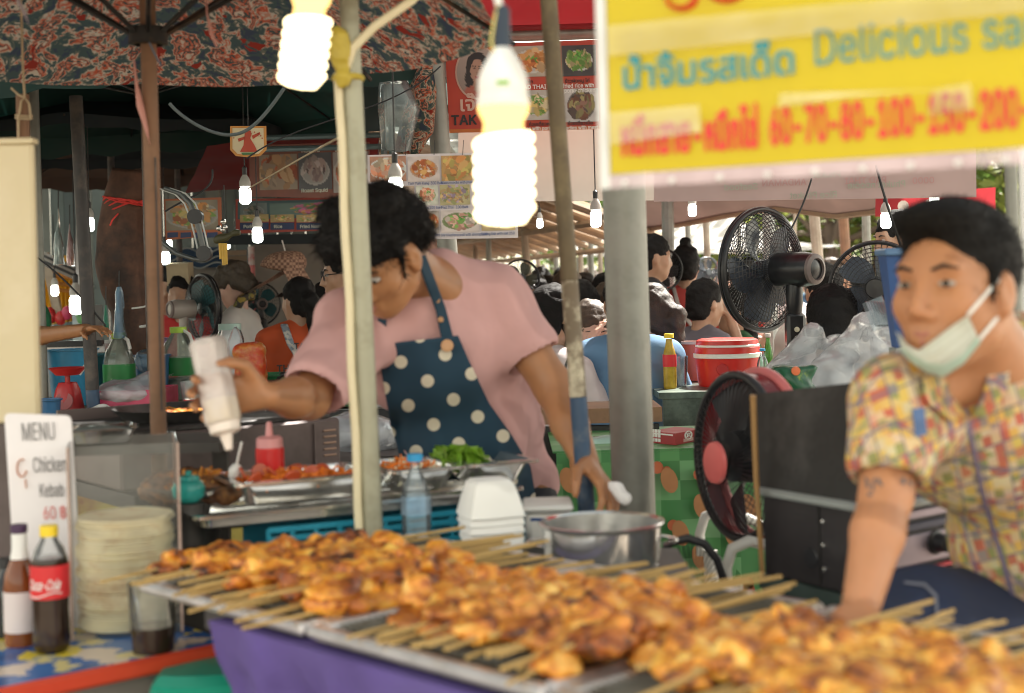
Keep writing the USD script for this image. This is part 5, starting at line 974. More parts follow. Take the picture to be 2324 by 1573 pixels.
tubm('basin', 'blue basin half hidden behind the brown pole', V(P(345, 860, 6.7)[0], 6.7, ZY), S(40, 6.7), P(345, 805, 6.7)[2] - ZY, M_bluedk, 1.2)
tubm('tub', 'tall blue plastic tub at the table corner beside the cream cabinet', V(P(108, 960, 5.85)[0], 5.85, ZY), S(30, 5.85), P(108, 905, 5.85)[2] - ZY, M_bluedk, 1.08)
M_redbag = mt('red_packet_look', (.52, .06, .02), .3, var=.25, vs=12, dirt=(.6, .35, .08), ds=9)
p = P(567, 815, 6.3)
T = Thing('snack_packet', 'shiny red orange snack packet beside the bottle bottom, before the orange shirt', 'packet', V(p[0], p[1], ZY)); h = P(567, 780, 6.3)[2] - ZY
T.part('packet', wob(nets([cap((p[0] + a, 6.3, ZY + b), (p[0] + a, 6.3, ZY + b), .03, k=.03) for a in np.linspace(-S(24, 6.3), S(24, 6.3), 4) for b in np.linspace(.03, h * .9, 5)], .012), .012, 16, 2), M_redbag, True); T.part('paper_label', box((p[0] + .025, 6.255, ZY + h * .2), (.055, .004, .05)), mt('packet_label_look', (.35, .40, .12), .4))
T.part('window', wob(nets([ell((p[0] - S(35, 6.3), 6.33, ZY + h * .7), (.035, .03, h * .6), k=.02)], .014), .012, 14, 3), M_bag, True)
T = Thing('glass_jar', 'clear glass jar with pale lid behind the squeeze bottle', 'jar', V(P(525, 880, 6.7)[0], 6.7, ZY)); h = P(518, 735, 6.7)[2] - ZY
T.part('jar_wall', lathe([(0, 0), (.06, 0), (.065, .02), (.065, h * .8), (.05, h * .93)], T.loc, n=28), M_pet, 40); T.part('lid', lathe([(.054, h * .92), (.054, h), (0, h)], T.loc, n=24), mt('pale_lid_look', (.3, .42, .38), .4), 40)
tubm('basin', 'green plastic basin with a dark ladle behind the forearm', V(P(610, 880, 6.5)[0], 6.5, ZY), S(62, 6.5), P(610, 848, 6.5)[2] - ZY, mt('green_basin_look', (.015, .15, .05), .35, var=.1), 1.2)
single('ladle', cat([tube([P(618, 872, 6.4), P(640, 850, 6.4), P(672, 848, 6.4)], .012, 8), lathe([(0, 0), (.04, .01), (.05, .03)], P(610, 876, 6.4), (0, 0, 1), 16)]), M_black, 'dark ladle handle over the green basin', 'ladle', True)
for x, d_, y, r, m_, lab in [(225, 5.9, 900, 22, M_white, 'white folded rag bundle beside the scale'), (195, 6.2, 840, 8, M_white, 'white handle leaning out of the blue basin')]:
    if r > 10: single('rag_bundle', nets([ell(V(P(x, 930, d_)[0], d_, ZY + .02), (.06, .04, .022), k=.02), ell(V(P(x + 8, 930, d_)[0], d_, ZY + .03), (.04, .03, .03), k=.02)], .012, noise=(.012, 20)), m_, lab, 'rag', True)
    else: single('spatula', rod(P(180, 850, 6.35), P(206, 812, 6.35), .008), m_, lab, 'spatula')
# tray of metal and counter beneath the hand
T = Thing('steel_counter', 'pale steel counter of the neighbouring stall beneath the reaching arm', 'counter', P(140, 800, 7.3) * V(1, 1, 0)); p = P(140, 782, 7.3)
T.part('counter_top', box((p[0] - .1, 7.5, p[2] - .02), (.7, .6, .04)), M_steelrub); T.part('counter_front', box((p[0] - .1, 7.25, p[2] / 2 - .03), (.68, .03, p[2] - .06)), mt('pale_front_look', (.4, .4, .4), .5, var=.2)); T.part('dark_edge', box((p[0] - .1, 7.2, p[2] + .006), (.68, .05, .03)), M_black)
# trunk with red string, hanging bags
M_bark = mt('bark_look', (.105, .05, .032), .95, var=.55, vs=9, bump=.9, bs=26, dirt=(.035, .022, .018), ds=3.5, dt=(.45, .62)); M_redstr = mt('red_string_look', (.62, .04, .03), .7)
D = 6.9; tk = [(292, 385, 36), (286, 450, 45), (280, 520, 54), (276, 590, 58), (282, 650, 55), (296, 700, 46), (306, 760, 42), (306, 830, 42)]
T = Thing('tree', 'rough reddish tree trunk with red string, sawn off under the parasols', 'tree', V(P(300, 800, D)[0], D, 0))
pts = [P(x, y, D) for x, y, _ in tk]; pts = pts + [V(pts[-1][0], D, .4), V(pts[-1][0], D, 0)]; rs = [S(r, D) for _, _, r in tk] + [.1, .13]
from scipy.interpolate import interp1d
ti = np.linspace(0, len(pts) - 1, 60); pp_ = interp1d(range(len(pts)), np.array(pts), axis=0)(ti); rr2 = interp1d(range(len(pts)), rs)(ti)
T.part('trunk', wob(tube(pp_, rr2, 40), .018, 9, 3, (1, 1, .35)), M_bark, True)
for k in range(5): T.part('red_string', tube([P(288, 470, D) + V(S(48 + k, D) * math.sin(t), -S(50, D) * math.cos(t), .02 * math.sin(2 * t + k) + .008 * k) for t in np.linspace(-1.7, 1.7, 16)], .004, 5), M_redstr)
T.part('red_string', tube([P(268, 485, 6.78), P(255, 500, 6.76), P(250, 512, 6.76)], .004, 5), M_redstr)
M_bluebag = clear('blue_bag_look', (.35, .50, .62), .5, (.22, .36, .50), .15)
def hangbag(label, x, y0, y1, w, d_, m, seed):
    T = Thing('hanging_bag', label, 'bag', P(x, y0, d_)); T.part('bag', wob(tube([P(x + q * 3, y0 + (y1 - y0) * q, d_) for q in np.linspace(0, 1, 16)], [S(w / 2, d_) * (.10 + .9 * q ** .8) for q in np.linspace(0, 1, 16)], 24, flat=.45), .020, 12, seed, (1, 1, .5)), m, 30)
    T.part('string', rod(P(x, y0 + 4, d_), P(x, y0 - 40, d_), .003, n=5), M_wire)
hangbag('translucent blue plastic bag hanging from the trunk', 270, 655, 765, 58, 6.4, M_bluebag, 4)
hangbag('narrow dark green bag hanging left of the trunk', 240, 690, 760, 18, 6.3, mt('dark_green_bag_look', (.01, .14, .08), .3, var=.2), 5)
hangbag('crumpled clear bag hanging high left of the slim dark pole', 132, 470, 600, 46, 7.4, clear('pale_bag_look', (.7, .78, .78), .5, (.35, .42, .42), .1), 6)
hangbag('clear bag with pink print hanging near the striped awning', 158, 505, 602, 30, 7.6, clear('pink_print_bag_look', (.75, .6, .6), .5, (.42, .3, .3), .1), 7)
single('clothes_line', tube([P(300, 700, 6.7), P(325, 697, 6.6), P(345, 690, 6.5)], .004, 5), M_white, 'white cord tied from the trunk to the brown pole', 'cord')
single('clothes_line', tube([P(318, 742, 6.6), P(345, 738, 6.5), P(362, 735, 6.4)], .006, 5), M_white, 'lower white cord beneath the trunk string', 'cord')
# bent lamp arm, wind chime
M_arm = mt('bent_arm_look', (.14, .15, .15), .45, .5, var=.15); M_armw = mt('arm_edge_look', (.6, .62, .6), .4)
T = Thing('bent_arm', 'bent flat metal arm with pale edges hanging right of the brown pole', 'bracket', P(400, 440, 5.6))
arm = [P(374, 428, 5.6), P(410, 440, 5.6), P(432, 462, 5.6), P(444, 492, 5.6), P(454, 530, 5.6), P(464, 575, 5.6)]
T.part('arm', tube(arm, .020, 10, flat=.5), M_arm, True); T.part('arm', tube([P(362, 545, 5.6), P(400, 575, 5.6), P(440, 588, 5.6), P(468, 590, 5.6)], .018, 10, flat=.5), M_arm, True)
for o in (-.021, .021): T.part('edge', tube([p + V(o, -.008, 0) for p in arm], .0035, 5), M_armw)
for p in (arm[3], arm[5]): T.part('joint', lathe([(0, -.02), (.03, -.02), (.03, .02), (0, .02)], p, (0, 1, 0), 16), M_black, 40)
T = Thing('wind_chime', 'small wind chime with yellow tubes and silver balls right of the bent arm', 'wind chime', P(505, 460, 6.0)); M_ytube = mt('yellow_tube_look', (.60, .36, .04), .4)
for x, y, r in [(507, 503, .012), (497, 518, .012), (505, 522, .011), (511, 516, .010)]: T.part('ball', trimesh.creation.icosphere(2, r).apply_translation(P(x, y, 6.0)), M_steel, True)
T.part('body', nets([cap(P(492, 545, 6), P(535, 528, 6), .016, .010, k=.01), cap(P(535, 528, 6), P(540, 528, 6), .014, k=.01), ell(P(505, 540, 6), (.03, .02, .018), k=.01)], .006), mt('olive_look', (.07, .065, .03), .5), True)
for x, y1 in ((500, 588), (506, 602), (511, 600)): T.part('chime_tube', rod(P(x, 552, 6), P(x + 2, y1, 6), .008, n=8), M_ytube)
T.part('wire', rod(P(507, 500, 6), P(508, 420, 6), .0025, n=5), M_wire)
# beige cloth wall, wave cloth, planks and pink post
M_wallcloth = mt('wall_cloth_look', (.20, .185, .16), .85, var=.12, vs=2.5, dirt=(.13, .12, .11), ds=1.5)
single('cloth_wall', wob(quad(P(560, 800, 10.2), P(900, 800, 10.2), P(900, 540, 10.2), P(575, 548, 10.2), 30, 14), .03, 2), M_wallcloth, 'large greyish beige cloth wall behind the hanging hat', 'tarp', True)
single('cloth_wall', wob(quad(P(362, 760, 10.4), P(512, 760, 10.4), P(512, 606, 10.4), P(362, 610, 10.4), 20, 14), .03, 2, 4), M_wallcloth, 'smaller greyish cloth wall beneath the blue wave cloth', 'tarp', True)
T = Thing('wave_cloth', 'blue cloth with pale wavy lines left of the wooden planks', 'cloth', P(440, 590, 10.3)); a, b, c, d_ = P(362, 612, 10.32), P(506, 606, 10.32), P(506, 560, 10.32), P(362, 566, 10.32)
T.part('cloth', quad(a, b, c, d_, 12, 4), mt('navy_cloth_look', (.02, .05, .10), .8, var=.1), True)
for k, o in enumerate((570, 588, 602)): T.part('wave', tube([P(365 + 140 * t, o + 7 * math.sin(t * 11 + k * .5), 10.29) for t in np.linspace(0, 1, 30)], .006, 4), mt('pale_wave_look', (.30, .33, .33), .8))
T = Thing('plank_wall', 'stacked weathered planks between the wave cloth and pink post', 'wall', P(534, 600, 10.25))
for k in range(5): T.part('plank', box((P(534, 600, 10.25)[0], 10.25, P(534, 574 + 13 * k, 10.25)[2]), (S(52, 10.2), .03, S(11.5, 10.2))), mt(f'plank_look_{k % 2}', ((.26, .19, .13), (.21, .15, .10))[k % 2], .85, var=.2, vs=8))
T.part('dark_gap', box((P(534, 650, 10.3)[0], 10.3, P(534, 655, 10.3)[2]), (S(50, 10), .03, S(38, 10))), M_black)
T = Thing('pink_post', 'pink post with a white top beside the weathered planks', 'post', P(572, 700, 10.1) * V(1, 1, 0)); px = P(572, 640, 10.1)[0]
T.part('pink_part', rod((px, 10.1, 0), (px, 10.1, P(572, 602, 10.1)[2]), .024), mt('pink_paint_look', (.55, .17, .17), .5)); T.part('white_part', rod((px, 10.1, P(572, 601.5, 10.1)[2]), (px, 10.1, P(572, 560, 10.1)[2]), .023), mt('flaky_white_look', (.55, .48, .46), .6, var=.2, dirt=(.5, .12, .12), ds=14))
T = Thing('dark_valance', 'dark teal cloth strip sagging under the wide menu board', 'cloth', P(620, 545, 8.6))
T.part('cloth', wob(quad(P(500, 556, 8.6), P(860, 552, 8.6), P(860, 528, 8.6), P(500, 534, 8.6), 24, 4), .02, 4), M_darkcan, True)
# checked sun hat on a string
M_hat = usdkit.material(stage, '/World/Looks/checked_hat_look', {'tc': ('texture_coordinate', {}), 'c': ('checker_texture', {'scale': 60., 'color1': (.36, .22, .15), 'color2': (.16, .085, .06)}), 'p': ('principled_bsdf', {'roughness': .85})}, [('tc.object', 'c.vector'), ('c.color', 'p.base_color')], surface='p.BSDF')
hc = P(650, 622, 8.4)
T = Thing('sun_hat', 'brown checked sun hat with neck flap hanging on a cord', 'hat', hc); rt = unit(V(.75, -.3, -.45)); hu = unit(V(.05, -.2, 1) - rt * (V(.05, -.2, 1) @ rt)); hf = np.cross(hu, rt)
T.part('crown', nets([ell(hc + V(-.02, 0, .06), (.12, .10, .075), k=.03), cap(hc + V(-.1, -.02, .03), hc + V(.06, 0, .07), .05, .06, k=.04)], .014, cuts=[(hc + V(0, 0, .01), (-.25, 0, -1))]), M_hat, True)
T.part('brim', wob(quad(hc + V(-.27, -.12, -.13), hc + V(-.02, -.10, .01), hc + V(.02, .1, .02), hc + V(-.24, .08, -.11), 14, 8), .012, 8), M_hat, True)
T.part('neck_flap', wob(quad(hc + V(.0, -.12, .02), hc + V(.09, -.06, .07), hc + V(.20, .0, -.15), hc + V(.10, -.06, -.22), 14, 8), .015, 8, 3), M_hat, True); T.part('cord', rod(hc + V(.0, 0, .12), P(640, 545, 8.4), .004, n=5), M_white)
# striped stall with yellow sheet at far left
T = Thing('yellow_stall', 'far stall with a bright yellow corrugated wall seen past the cream cabinet', 'stall', P(135, 700, 10.5) * V(1, 1, 0))
M_yel2 = mt('yellow_sheet_look', (.75, .42, .02), .5, var=.12, vs=6)
a, b, c, d_ = P(98, 740, 10.6), P(186, 725, 10.6), P(186, 580, 10.6), P(94, 580, 10.6)
T.part('wall_sheet', quad(a, b, c, d_, 40, 3, lambda p, s, t: np.concatenate([0 * s, .02 * np.sin(s * 60), 0 * s], -1)), M_yel2, True)
for y in (634, 650, 664): T.part('shelf_rail', rod(P(122, y - 8, 10.5), P(176, y, 10.5), .016, n=6), mt('orange_rail_look', (.5, .2, .03), .6))
T.part('side_board', box(P(118, 650, 10.4), (.06, .04, .5), trimesh.transformations.rotation_matrix(.2, [0, 1, 0])[:3, :3]), M_palewood)
for x, y, m_, r in [(112, 716, M_redp, .07), (152, 712, M_pinkp, .06), (138, 722, M_redp, .06)]: T.part('goods', nets([ell(P(x, y, 10.2), (r * .7, r * .5, r), k=.02)], .025, noise=(.02, 8)), m_, True)
T = Thing('striped_awning', 'blue grey and white striped awning above the yellow stall', 'awning', P(150, 600, 9.8))
A_, B_, C_, D_ = P(88, 566, 9.8), P(208, 622, 9.8), P(214, 655, 9.0), P(90, 600, 9.0)
for k in range(5): t0, t1 = k / 5, (k + 1) / 5 - .004; l = lambda p, q, t: p * (1 - t) + q * t; T.part('stripe', quad(l(A_, D_, t0), l(B_, C_, t0), l(B_, C_, t1), l(A_, D_, t1), 6, 2), (M_white, mt('slate_look', (.05, .07, .09), .6))[k % 2], True)
T = Thing('ice_dispenser', 'tall pale glass fronted drinks cabinet with green leaves beside the slim dark pole', 'cabinet', P(186, 740, 9.2) * V(1, 1, 0)); p = P(188, 700, 9.2)
T.part('cabinet', box((p[0], 9.3, .7), (.14, .2, 1.4)), mt('pale_blue_panel_look', (.32, .38, .40), .4)); T.part('leaves', nets([ell(P(190, 705, 9.1), (.06, .04, .09), k=.02)], .02, noise=(.03, 18)), mt('leafy_look', (.10, .26, .10), .6, var=.4, vs=20), True)
single('hanging_net', wob(nets([cap(P(98, 690, 8), P(106, 735, 8), .02, .035, k=.03)], .016), .02, 14, 3), mt('green_net_look', (.01, .14, .06), .6, var=.4, vs=30), 'dark green net bundle hanging beside the galvanised tube', 'net', True)
single('plastic_sheet', wob(quad(P(172, 650, 8.8), P(204, 655, 8.8), P(204, 470, 8.8), P(172, 465, 8.8), 8, 14), .03, 4), mt('white_sheet_look', (.62, .60, .60), .5, var=.15, vs=4, back=.4), 'white plastic sheet hanging behind the slim dark pole', 'sheet', True)
T = Thing('market_wall', 'teal grey boarded market wall far behind the cream cabinet', 'wall', P(150, 500, 14) * V(1, 1, 0)); xa, xb = P(20, 600, 14)[0], P(985, 600, 14)[0]
for k in range(30): T.part('board', box((xa + (xb - xa) * (k + .5) / 30, 14 + .01 * (k % 2), 1.42), ((xb - xa) / 30 - .006, .02, 2.84)), mt(f'board_look_{k % 3}', ((.10, .13, .13), (.07, .095, .10), (.14, .16, .15))[k % 3], .8, var=.25, vs=3))
# floor fans
def fan(label, c, ax, R, mring, mblade, post=True, hub=None, capm=None, motor=None, wires=44, cageR=1.0, depth=.11, mstand=None, rings=9):
    """wire fan: cage of rings and radial wires, five blades, hub, motor at the back, stand; ax points the way it blows"""
    T = Thing('fan', label, 'fan', V(c[0], c[1], 0)); a, b, t = frame_of(ax); dp = depth * R / .22
    T.part('cage_ring', ring(c, t, R, .011 * R / .22, 56, 8), mring, True); T.part('cage_ring', ring(c + t * .02, t, R * 1.0, .007 * R / .22, 56, 6), mring, True)
    def prof(q, s): return R * q, s * dp * math.sqrt(max(0, 1 - q ** 2.6)) * .62
    for s in (1, -1):
        ws = []
        for k in range(wires):
            an = k * 2 * np.pi / wires; tw = .35 * s; L_ = []
            for q in np.linspace(.22, 1, 8): r_, h_ = prof(q, s); aa = an + tw * (q - .2); L_.append(c + t * h_ + r_ * (math.cos(aa) * a + math.sin(aa) * b))
            ws.append(tube(L_, .0016 * R / .22, 3, caps=False))
        for q in np.linspace(.25, .97, rings): r_, h_ = prof(q, s); ws.append(ring(c + t * h_, t, r_, .0015 * R / .22, 40, 3))
        T.part('wire_cage', cat(ws), mring, False)
    hr = R * .22; T.part('cage_badge', lathe([(0, dp * .66), (hr * .9, dp * .65), (hr, dp * .60), (hr * .98, dp * .58)], c, t, 28), capm or mring, 40)
    T.part('hub', lathe([(0, dp * .3), (R * .15, dp * .28), (R * .17, dp * .1), (R * .17, -dp * .2), (0, -dp * .22)], c, t, 24), hub or mblade, 40)
    for k in range(5):
        an = k * 2 * np.pi / 5 + .3
        def bl(s_, q_):
            r_ = R * (.15 + .72 * s_); w_ = (.30 + .42 * np.sin(np.pi * np.clip(s_ * .85 + .12, 0, 1))); aa = an + (q_ - .5) * w_ * 1.5 + s_ * .25; h_ = (q_ - .5) * dp * .42 * (1 - .3 * s_)
            return c + t * h_[..., None] + r_[..., None] * (np.cos(aa)[..., None] * a + np.sin(aa)[..., None] * b)
        T.part('blade', thick(surf(bl, 10, 7), .002), mblade, 40)
    m_ = motor or mring; mr = R * .30
    T.part('motor', lathe([(mr * .5, -dp * .5), (mr * .9, -dp * .62), (mr * .95, -dp * 1.7), (mr * .85, -dp * 2.05), (mr * .3, -dp * 2.15), (0, -dp * 2.15)], c, t, 28), m_, 40)
    T.part('motor_vent', lathe([(mr * .55, -dp * 2.12), (mr * .6, -dp * 2.19), (mr * .82, -dp * 2.14), (mr * .86, -dp * 2.05)], c, t, 28), mt('vent_rim_look', (.16, .12, .11), .5), 40)
    ms = mstand or mring
    if post:
        e = c - t * dp * 1.25; T.part('neck', tube([e, e - V(0, 0, R * .55), e - V(0, 0, R * .8)], [.03 * R / .22, .03 * R / .22, .022 * R / .22], 12), ms, True)
        z = e[2] - R * .75; T.part('control_box', box(V(e[0], e[1], z - .12), (.07, .06, .26), None, .012), ms, 40)
        for k in range(4): T.part('button', lathe([(0, .004), (.009, .003), (.010, 0)], V(e[0], e[1] - .031, z - .05 - .032 * k), (0, -1, 0), 12), mt('button_look', (.6, .55, .42), .4), 40)
        T.part('stand_pole', rod((e[0], e[1], .04), (e[0], e[1], z - .2), .018), M_galvdull); T.part('stand_base', lathe([(0, .05), (.05, .045), (.2, .025), (.21, 0), (0, 0)], V(e[0], e[1], 0), n=32), ms, 40)
    return T
M_fanblk = mt('fan_black_look', (.015, .015, .017), .3, var=.2); M_fanteal = mt('fan_teal_blade_look', (.03, .10, .11), .25, var=.1); M_fangrey = mt('fan_grey_look', (.42, .38, .34), .45, var=.08); M_bladegrey = mt('fan_smoke_blade_look', (.06, .07, .09), .2, var=.1)
fan('black wire fan with a pale motor between the brown pole and white shirt', P(460, 700, 8.0), V(.78, .62, .0), S(76, 8.0), M_fanblk, M_fanteal, motor=M_fangrey, mstand=M_fangrey, wires=50)
fan('large black wire fan on a stand above the red cooler', P(1732, 612, 5.3), V(-.66, .75, .02), S(137, 5.3), M_fanblk, M_bladegrey, wires=64, rings=13)
fan('black wire fan half hidden behind the masked seller', P(1990, 655, 4.9), V(-.35, -.93, 0), S(105, 4.9), M_fanblk, M_bladegrey, wires=48)
fan('small dark fan far behind the thick steel post', P(1500, 612, 8.6), V(.2, -.97, 0), S(48, 8.6), M_fanblk, M_fanblk, wires=30)
fan('dusty round wire fan beyond the bent seller shoulder', P(1182, 632, 8.4), V(.2, -.97, .1), S(42, 8.4), M_fanblk, mt('olive_blade_look', (.07, .075, .05), .4), wires=30)
fan('far grey fan right of the bun haired server', P(1603, 618, 10.2), V(.5, -.85, 0), S(34, 10.2), mt('far_fan_look', (.10, .12, .14), .4), M_bladegrey, wires=26)
fan('black fan partly behind the curly haired customer', P(588, 690, 8.8), V(-.3, .9, 0), S(48, 8.8), M_fanblk, M_fanteal, wires=30)
fan('far wire fan just left of the thick steel post', P(1490, 655, 9.4), V(-.1, -1, 0), S(40, 9.4), M_fanblk, M_fanblk, wires=26)
single('plastic_bag', wob(nets([ell(P(800, 985, 4.4), (.13, .09, .07), k=.03), ell(P(745, 1000, 4.4), (.07, .07, .05), k=.03), ell(P(850, 990, 4.4), (.08, .08, .06), k=.03)], .014), .03, 10, 8), M_bag, 'crumpled clear plastic bags heaped right of the griddle', 'bag', 30)
T = Thing('bag_table', 'dark table right of the griddle carrying clear plastic bags', 'table', P(800, 1000, 4.4) * V(1, 1, 0)); q = P(800, 1020, 4.4)
T.part('table_top', box((q[0], 4.45, q[2] - .015), (.5, .5, .03)), M_tabledark)
for sx in (-1, 1):
    for sy in (-1, 1): T.part('leg', box((q[0] + .22 * sx, 4.45 + .22 * sy, q[2] / 2 - .02), (.03, .03, q[2] - .03)), M_tabledark)
T = Thing('green_crate', 'frosted green plastic crate beneath the pink sleeve, over a black rail', 'crate', P(775, 900, 5.4) * V(1, 1, 0)); a, b = P(715, 925, 5.4), P(840, 925, 5.4); zt = P(775, 870, 5.4)[2]
T.part('crate_body', box(((a[0] + b[0]) / 2, 5.5, (a[2] + zt) / 2), (b[0] - a[0], .2, zt - a[2]), None, .01), mt('frosted_green_look', (.06, .17, .09), .5, var=.35, vs=14)); T.part('black_rail', box(((a[0] + b[0]) / 2, 5.45, a[2] - .03), (b[0] - a[0] + .2, .25, .05)), M_black); T.part('stand', box(((a[0] + b[0]) / 2, 5.5, a[2] / 2 - .03), (b[0] - a[0], .15, a[2] - .06)), M_tabledark)
# ------------------------------------------------------------------ right hand stalls
M_greencheck = bands('green_check_look', [(.05, .19, .055), (.09, .28, .09), (.14, .34, .14), (.06, .22, .07), (.18, .36, .17)], 17, rough=.45, rnd=0.0)
za = P(1500, 1022, 4.3)[2]; xa, xb = P(1262, 1030, 4.3)[0], P(1775, 1030, 4.3)[0]
T = Thing('check_table', 'counter under a green checked cloth with orange spots, behind the thick steel post', 'table', V((xa + xb) / 2, 4.6, 0))
T.part('cloth', wob(surf(lambda s, t: np.stack([xa + (xb - xa) * s, 4.3 - .015 - .02 * (1 - t) * np.sin(s * 26), .12 + (za - .12) * t], -1), 60, 16), .006, 5), M_greencheck, True)
T.part('cloth', box(((xa + xb) / 2, 4.62, za + .003), (xb - xa + .02, .66, .006)), M_greencheck); T.part('table_top', box(((xa + xb) / 2, 4.62, za - .015), (xb - xa - .02, .62, .026)), M_palewood)
for x in (xa + .05, xb - .05):
    for y in (4.36, 4.88): T.part('leg', box((x, y, za / 2 - .02), (.04, .04, za - .04)), M_tabledark)
M_dot = mt('orange_spot_look', (.50, .13, .05), .5); M_spot = mt('tan_spot_look', (.40, .18, .07), .5)
g = np.random.default_rng(5)
for k in range(46):
    x, z = g.uniform(xa + .02, xb - .02), g.uniform(.3, za - .03); r = g.uniform(.010, .020)
    T.part('printed_spot', lathe([(0, .0), (r, 0), (r * .98, -.002)], (x, 4.253, z), (0, 1, 0), 12), M_dot)
for x, y in [(1519, 1090), (1612, 1090), (1594, 1150), (1545, 1210), (1665, 1215), (1312, 1060), (1290, 1090), (1700, 1150), (1590, 1265)]:
    p = P(x, y, 4.25); a, b, t = V(.024, 0, .006), V(-.01, 0, .038), None; th = np.linspace(0, 2 * np.pi, 18, endpoint=False)
    v = np.vstack([p, p + np.cos(th)[:, None] * a + np.sin(th)[:, None] * b]); T.part('printed_spot', (v, np.array([(0, 1 + i, 1 + (i + 1) % 18) for i in range(18)])), M_spot, False)
# red carton on the checked table
M_carton = mt('red_carton_look', (.36, .025, .03), .45, var=.1); pa, pb, pc = P(1478, 1020, 4.45), P(1534, 1027, 4.36), P(1590, 1020, 4.48); h = P(1534, 984, 4.36)[2] - za - .007
T = Thing('red_carton', 'dark red carton with white print on the checked cloth beside the steel post', 'box', V(pb[0], pb[1], za))
zb0 = za + .007; q = [V(p[0], p[1], zb0) for p in (pa, pb, pc)]; q.append(q[0] + q[2] - q[1]); v = np.vstack([q, [p + V(0, 0, h) for p in q]])
T.part('carton', (v, np.array([(0, 1, 5, 4), (1, 2, 6, 5), (2, 3, 7, 6), (3, 0, 4, 7), (4, 5, 6, 7), (3, 2, 1, 0)])), M_carton, False)
r1, r2 = unit(q[1] - q[0]), unit(q[2] - q[1]); n1, n2 = np.cross(r1, ZU), np.cross(r2, ZU)
for i in range(3):
    for j in range(3): T.part('printed_square', box(q[0] + r1 * (.012 + .014 * i) + ZU * (h * .28 + .014 * j) + n1 * .001, (.010, .002, .010), np.stack([r1, n1, ZU])), M_ink_white)
T.part('printed_line', box((q[0] + q[1]) / 2 + ZU * h * .84 + n1 * .001, (np.linalg.norm(q[1] - q[0]) * .8, .002, .004), np.stack([r1, n1, ZU])), M_ink_white)
c2 = (q[1] + q[2]) / 2; T.part('printed_oval', tube([c2 + n2 * .0015 + r2 * .022 * math.cos(t) + ZU * (h * .66 + .012 * math.sin(t)) for t in np.linspace(0, 6.283, 24)], .0016, 4), M_ink_white)
T.part('lettering', frame_put(text('OFO', .013, False, 2, .001, center=True), c2 + n2 * .001 + ZU * (h * .66 - .0065), r2, ZU), M_ink_white, False)
for k in (0, 1): T.part('printed_line', box(c2 + ZU * h * (.34 - .13 * k) + n2 * .001, (.058, .002, .005), np.stack([r2, n2, ZU])), mt('pale_red_ink_look', (.6, .35, .33), .5))
single('plastic_bag', wob(nets([cap(P(1350, 1012, 4.5), P(1385, 1004, 4.5), .035, .03, k=.03)], .012), .014, 18, 3), clear('mint_bag_look', (.7, .85, .8), .6, (.45, .62, .55), .12), 'crumpled mint plastic bag spread over the checked cloth', 'bag', 30)
# stone patterned counter with red cooler, bucket, bottles
M_stone = mt('green_stone_look', (.12, .16, .13), .35, var=.4, vs=7, dirt=(.035, .05, .042), ds=6, dt=(.42, .6))
zs = P(1600, 882, 5.45)[2]; xs0, xs1 = P(1505, 900, 5.3)[0], P(2060, 900, 5.3)[0]
T = Thing('stone_counter', 'counter with a mottled green stone front under the red cooler', 'counter', V((xs0 + xs1) / 2, 5.7, 0))
T.part('front', box(((xs0 + xs1) / 2, 5.32, zs / 2 - .01), (xs1 - xs0, .03, zs - .03)), M_stone); T.part('counter_top', box(((xs0 + xs1) / 2, 5.7, zs - .012), (xs1 - xs0 + .03, .8, .024)), M_stone)
T.part('back', box(((xs0 + xs1) / 2, 6.06, zs / 2 - .01), (xs1 - xs0, .03, zs - .03)), M_stone)
M_cool = mt('cooler_red_look', (.58, .028, .022), .3, var=.08, vs=6); d = 5.58; c = V(P(1652, 850, d)[0], d, zs); R = S(75, d); h = P(1652, 768, d)[2] - zs
T = Thing('drink_cooler', 'red round drink cooler with white bands before the big black fan', 'cooler', c)
T.part('cooler_body', lathe([(0, 0), (R * .86, 0), (R * .9, .01), (R * .98, h * .60)], c, n=40), M_cool, 40); T.part('white_band', lathe([(R * .99, h * .60), (R * 1.02, h * .61), (R * 1.03, h * .69), (R * 1.0, h * .70)], c, n=40), M_white, 40)
T.part('lid', lathe([(R * .99, h * .70), (R * .98, h * .82), (R * .95, h * .83)], c, n=40), M_cool, 40); T.part('white_band', lathe([(R * .95, h * .83), (R * .965, h * .84), (R * .96, h * .87), (R * .94, h * .88)], c, n=40), M_white, 40)
T.part('lid_top', lathe([(R * .94, h * .88), (R * .92, h * .97), (R * .8, h * 1.0), (R * .74, h * .985), (0, h * .985)], c, n=40), M_cool, 40)
T.part('embossed_badge', lathe([(0, .003), (.02, .003), (.024, 0)], c + V(-R * .3, -R * .93, h * .38), (-.3, -1, 0), 12), M_redp); T.part('spout', cat([rod(c + V(-.02, -R * .95, .05), c + V(-.025, -R * 1.2, .05), .012), rod(c + V(-.025, -R * 1.2, .055), c + V(-.025, -R * 1.2, .015), .009)]), M_white)
d = 5.9; c = V(P(1585, 850, d)[0], d, zs); R = S(36, d)
T = Thing('bucket', 'faded red bucket with a pale rim left of the drink cooler', 'bucket', c); h = P(1585, 774, d)[2] - zs
T.part('bucket_body', lathe([(0, .002), (R * .86, .002), (R, h * .95), (R * .94, h * .95), (R * .8, .01), (0, .01)], c, n=32), mt('faded_red_look', (.52, .10, .055), .45, var=.08), 40); T.part('rim', lathe([(R, h * .93), (R * 1.06, h * .94), (R * 1.06, h), (R * .97, h)], c, n=32), mt('pale_rim_look', (.55, .42, .38), .45), 40)
d = 5.5; yc = V(P(1521, 870, d)[0], d, zs); h = P(1521, 757, d)[2] - zs
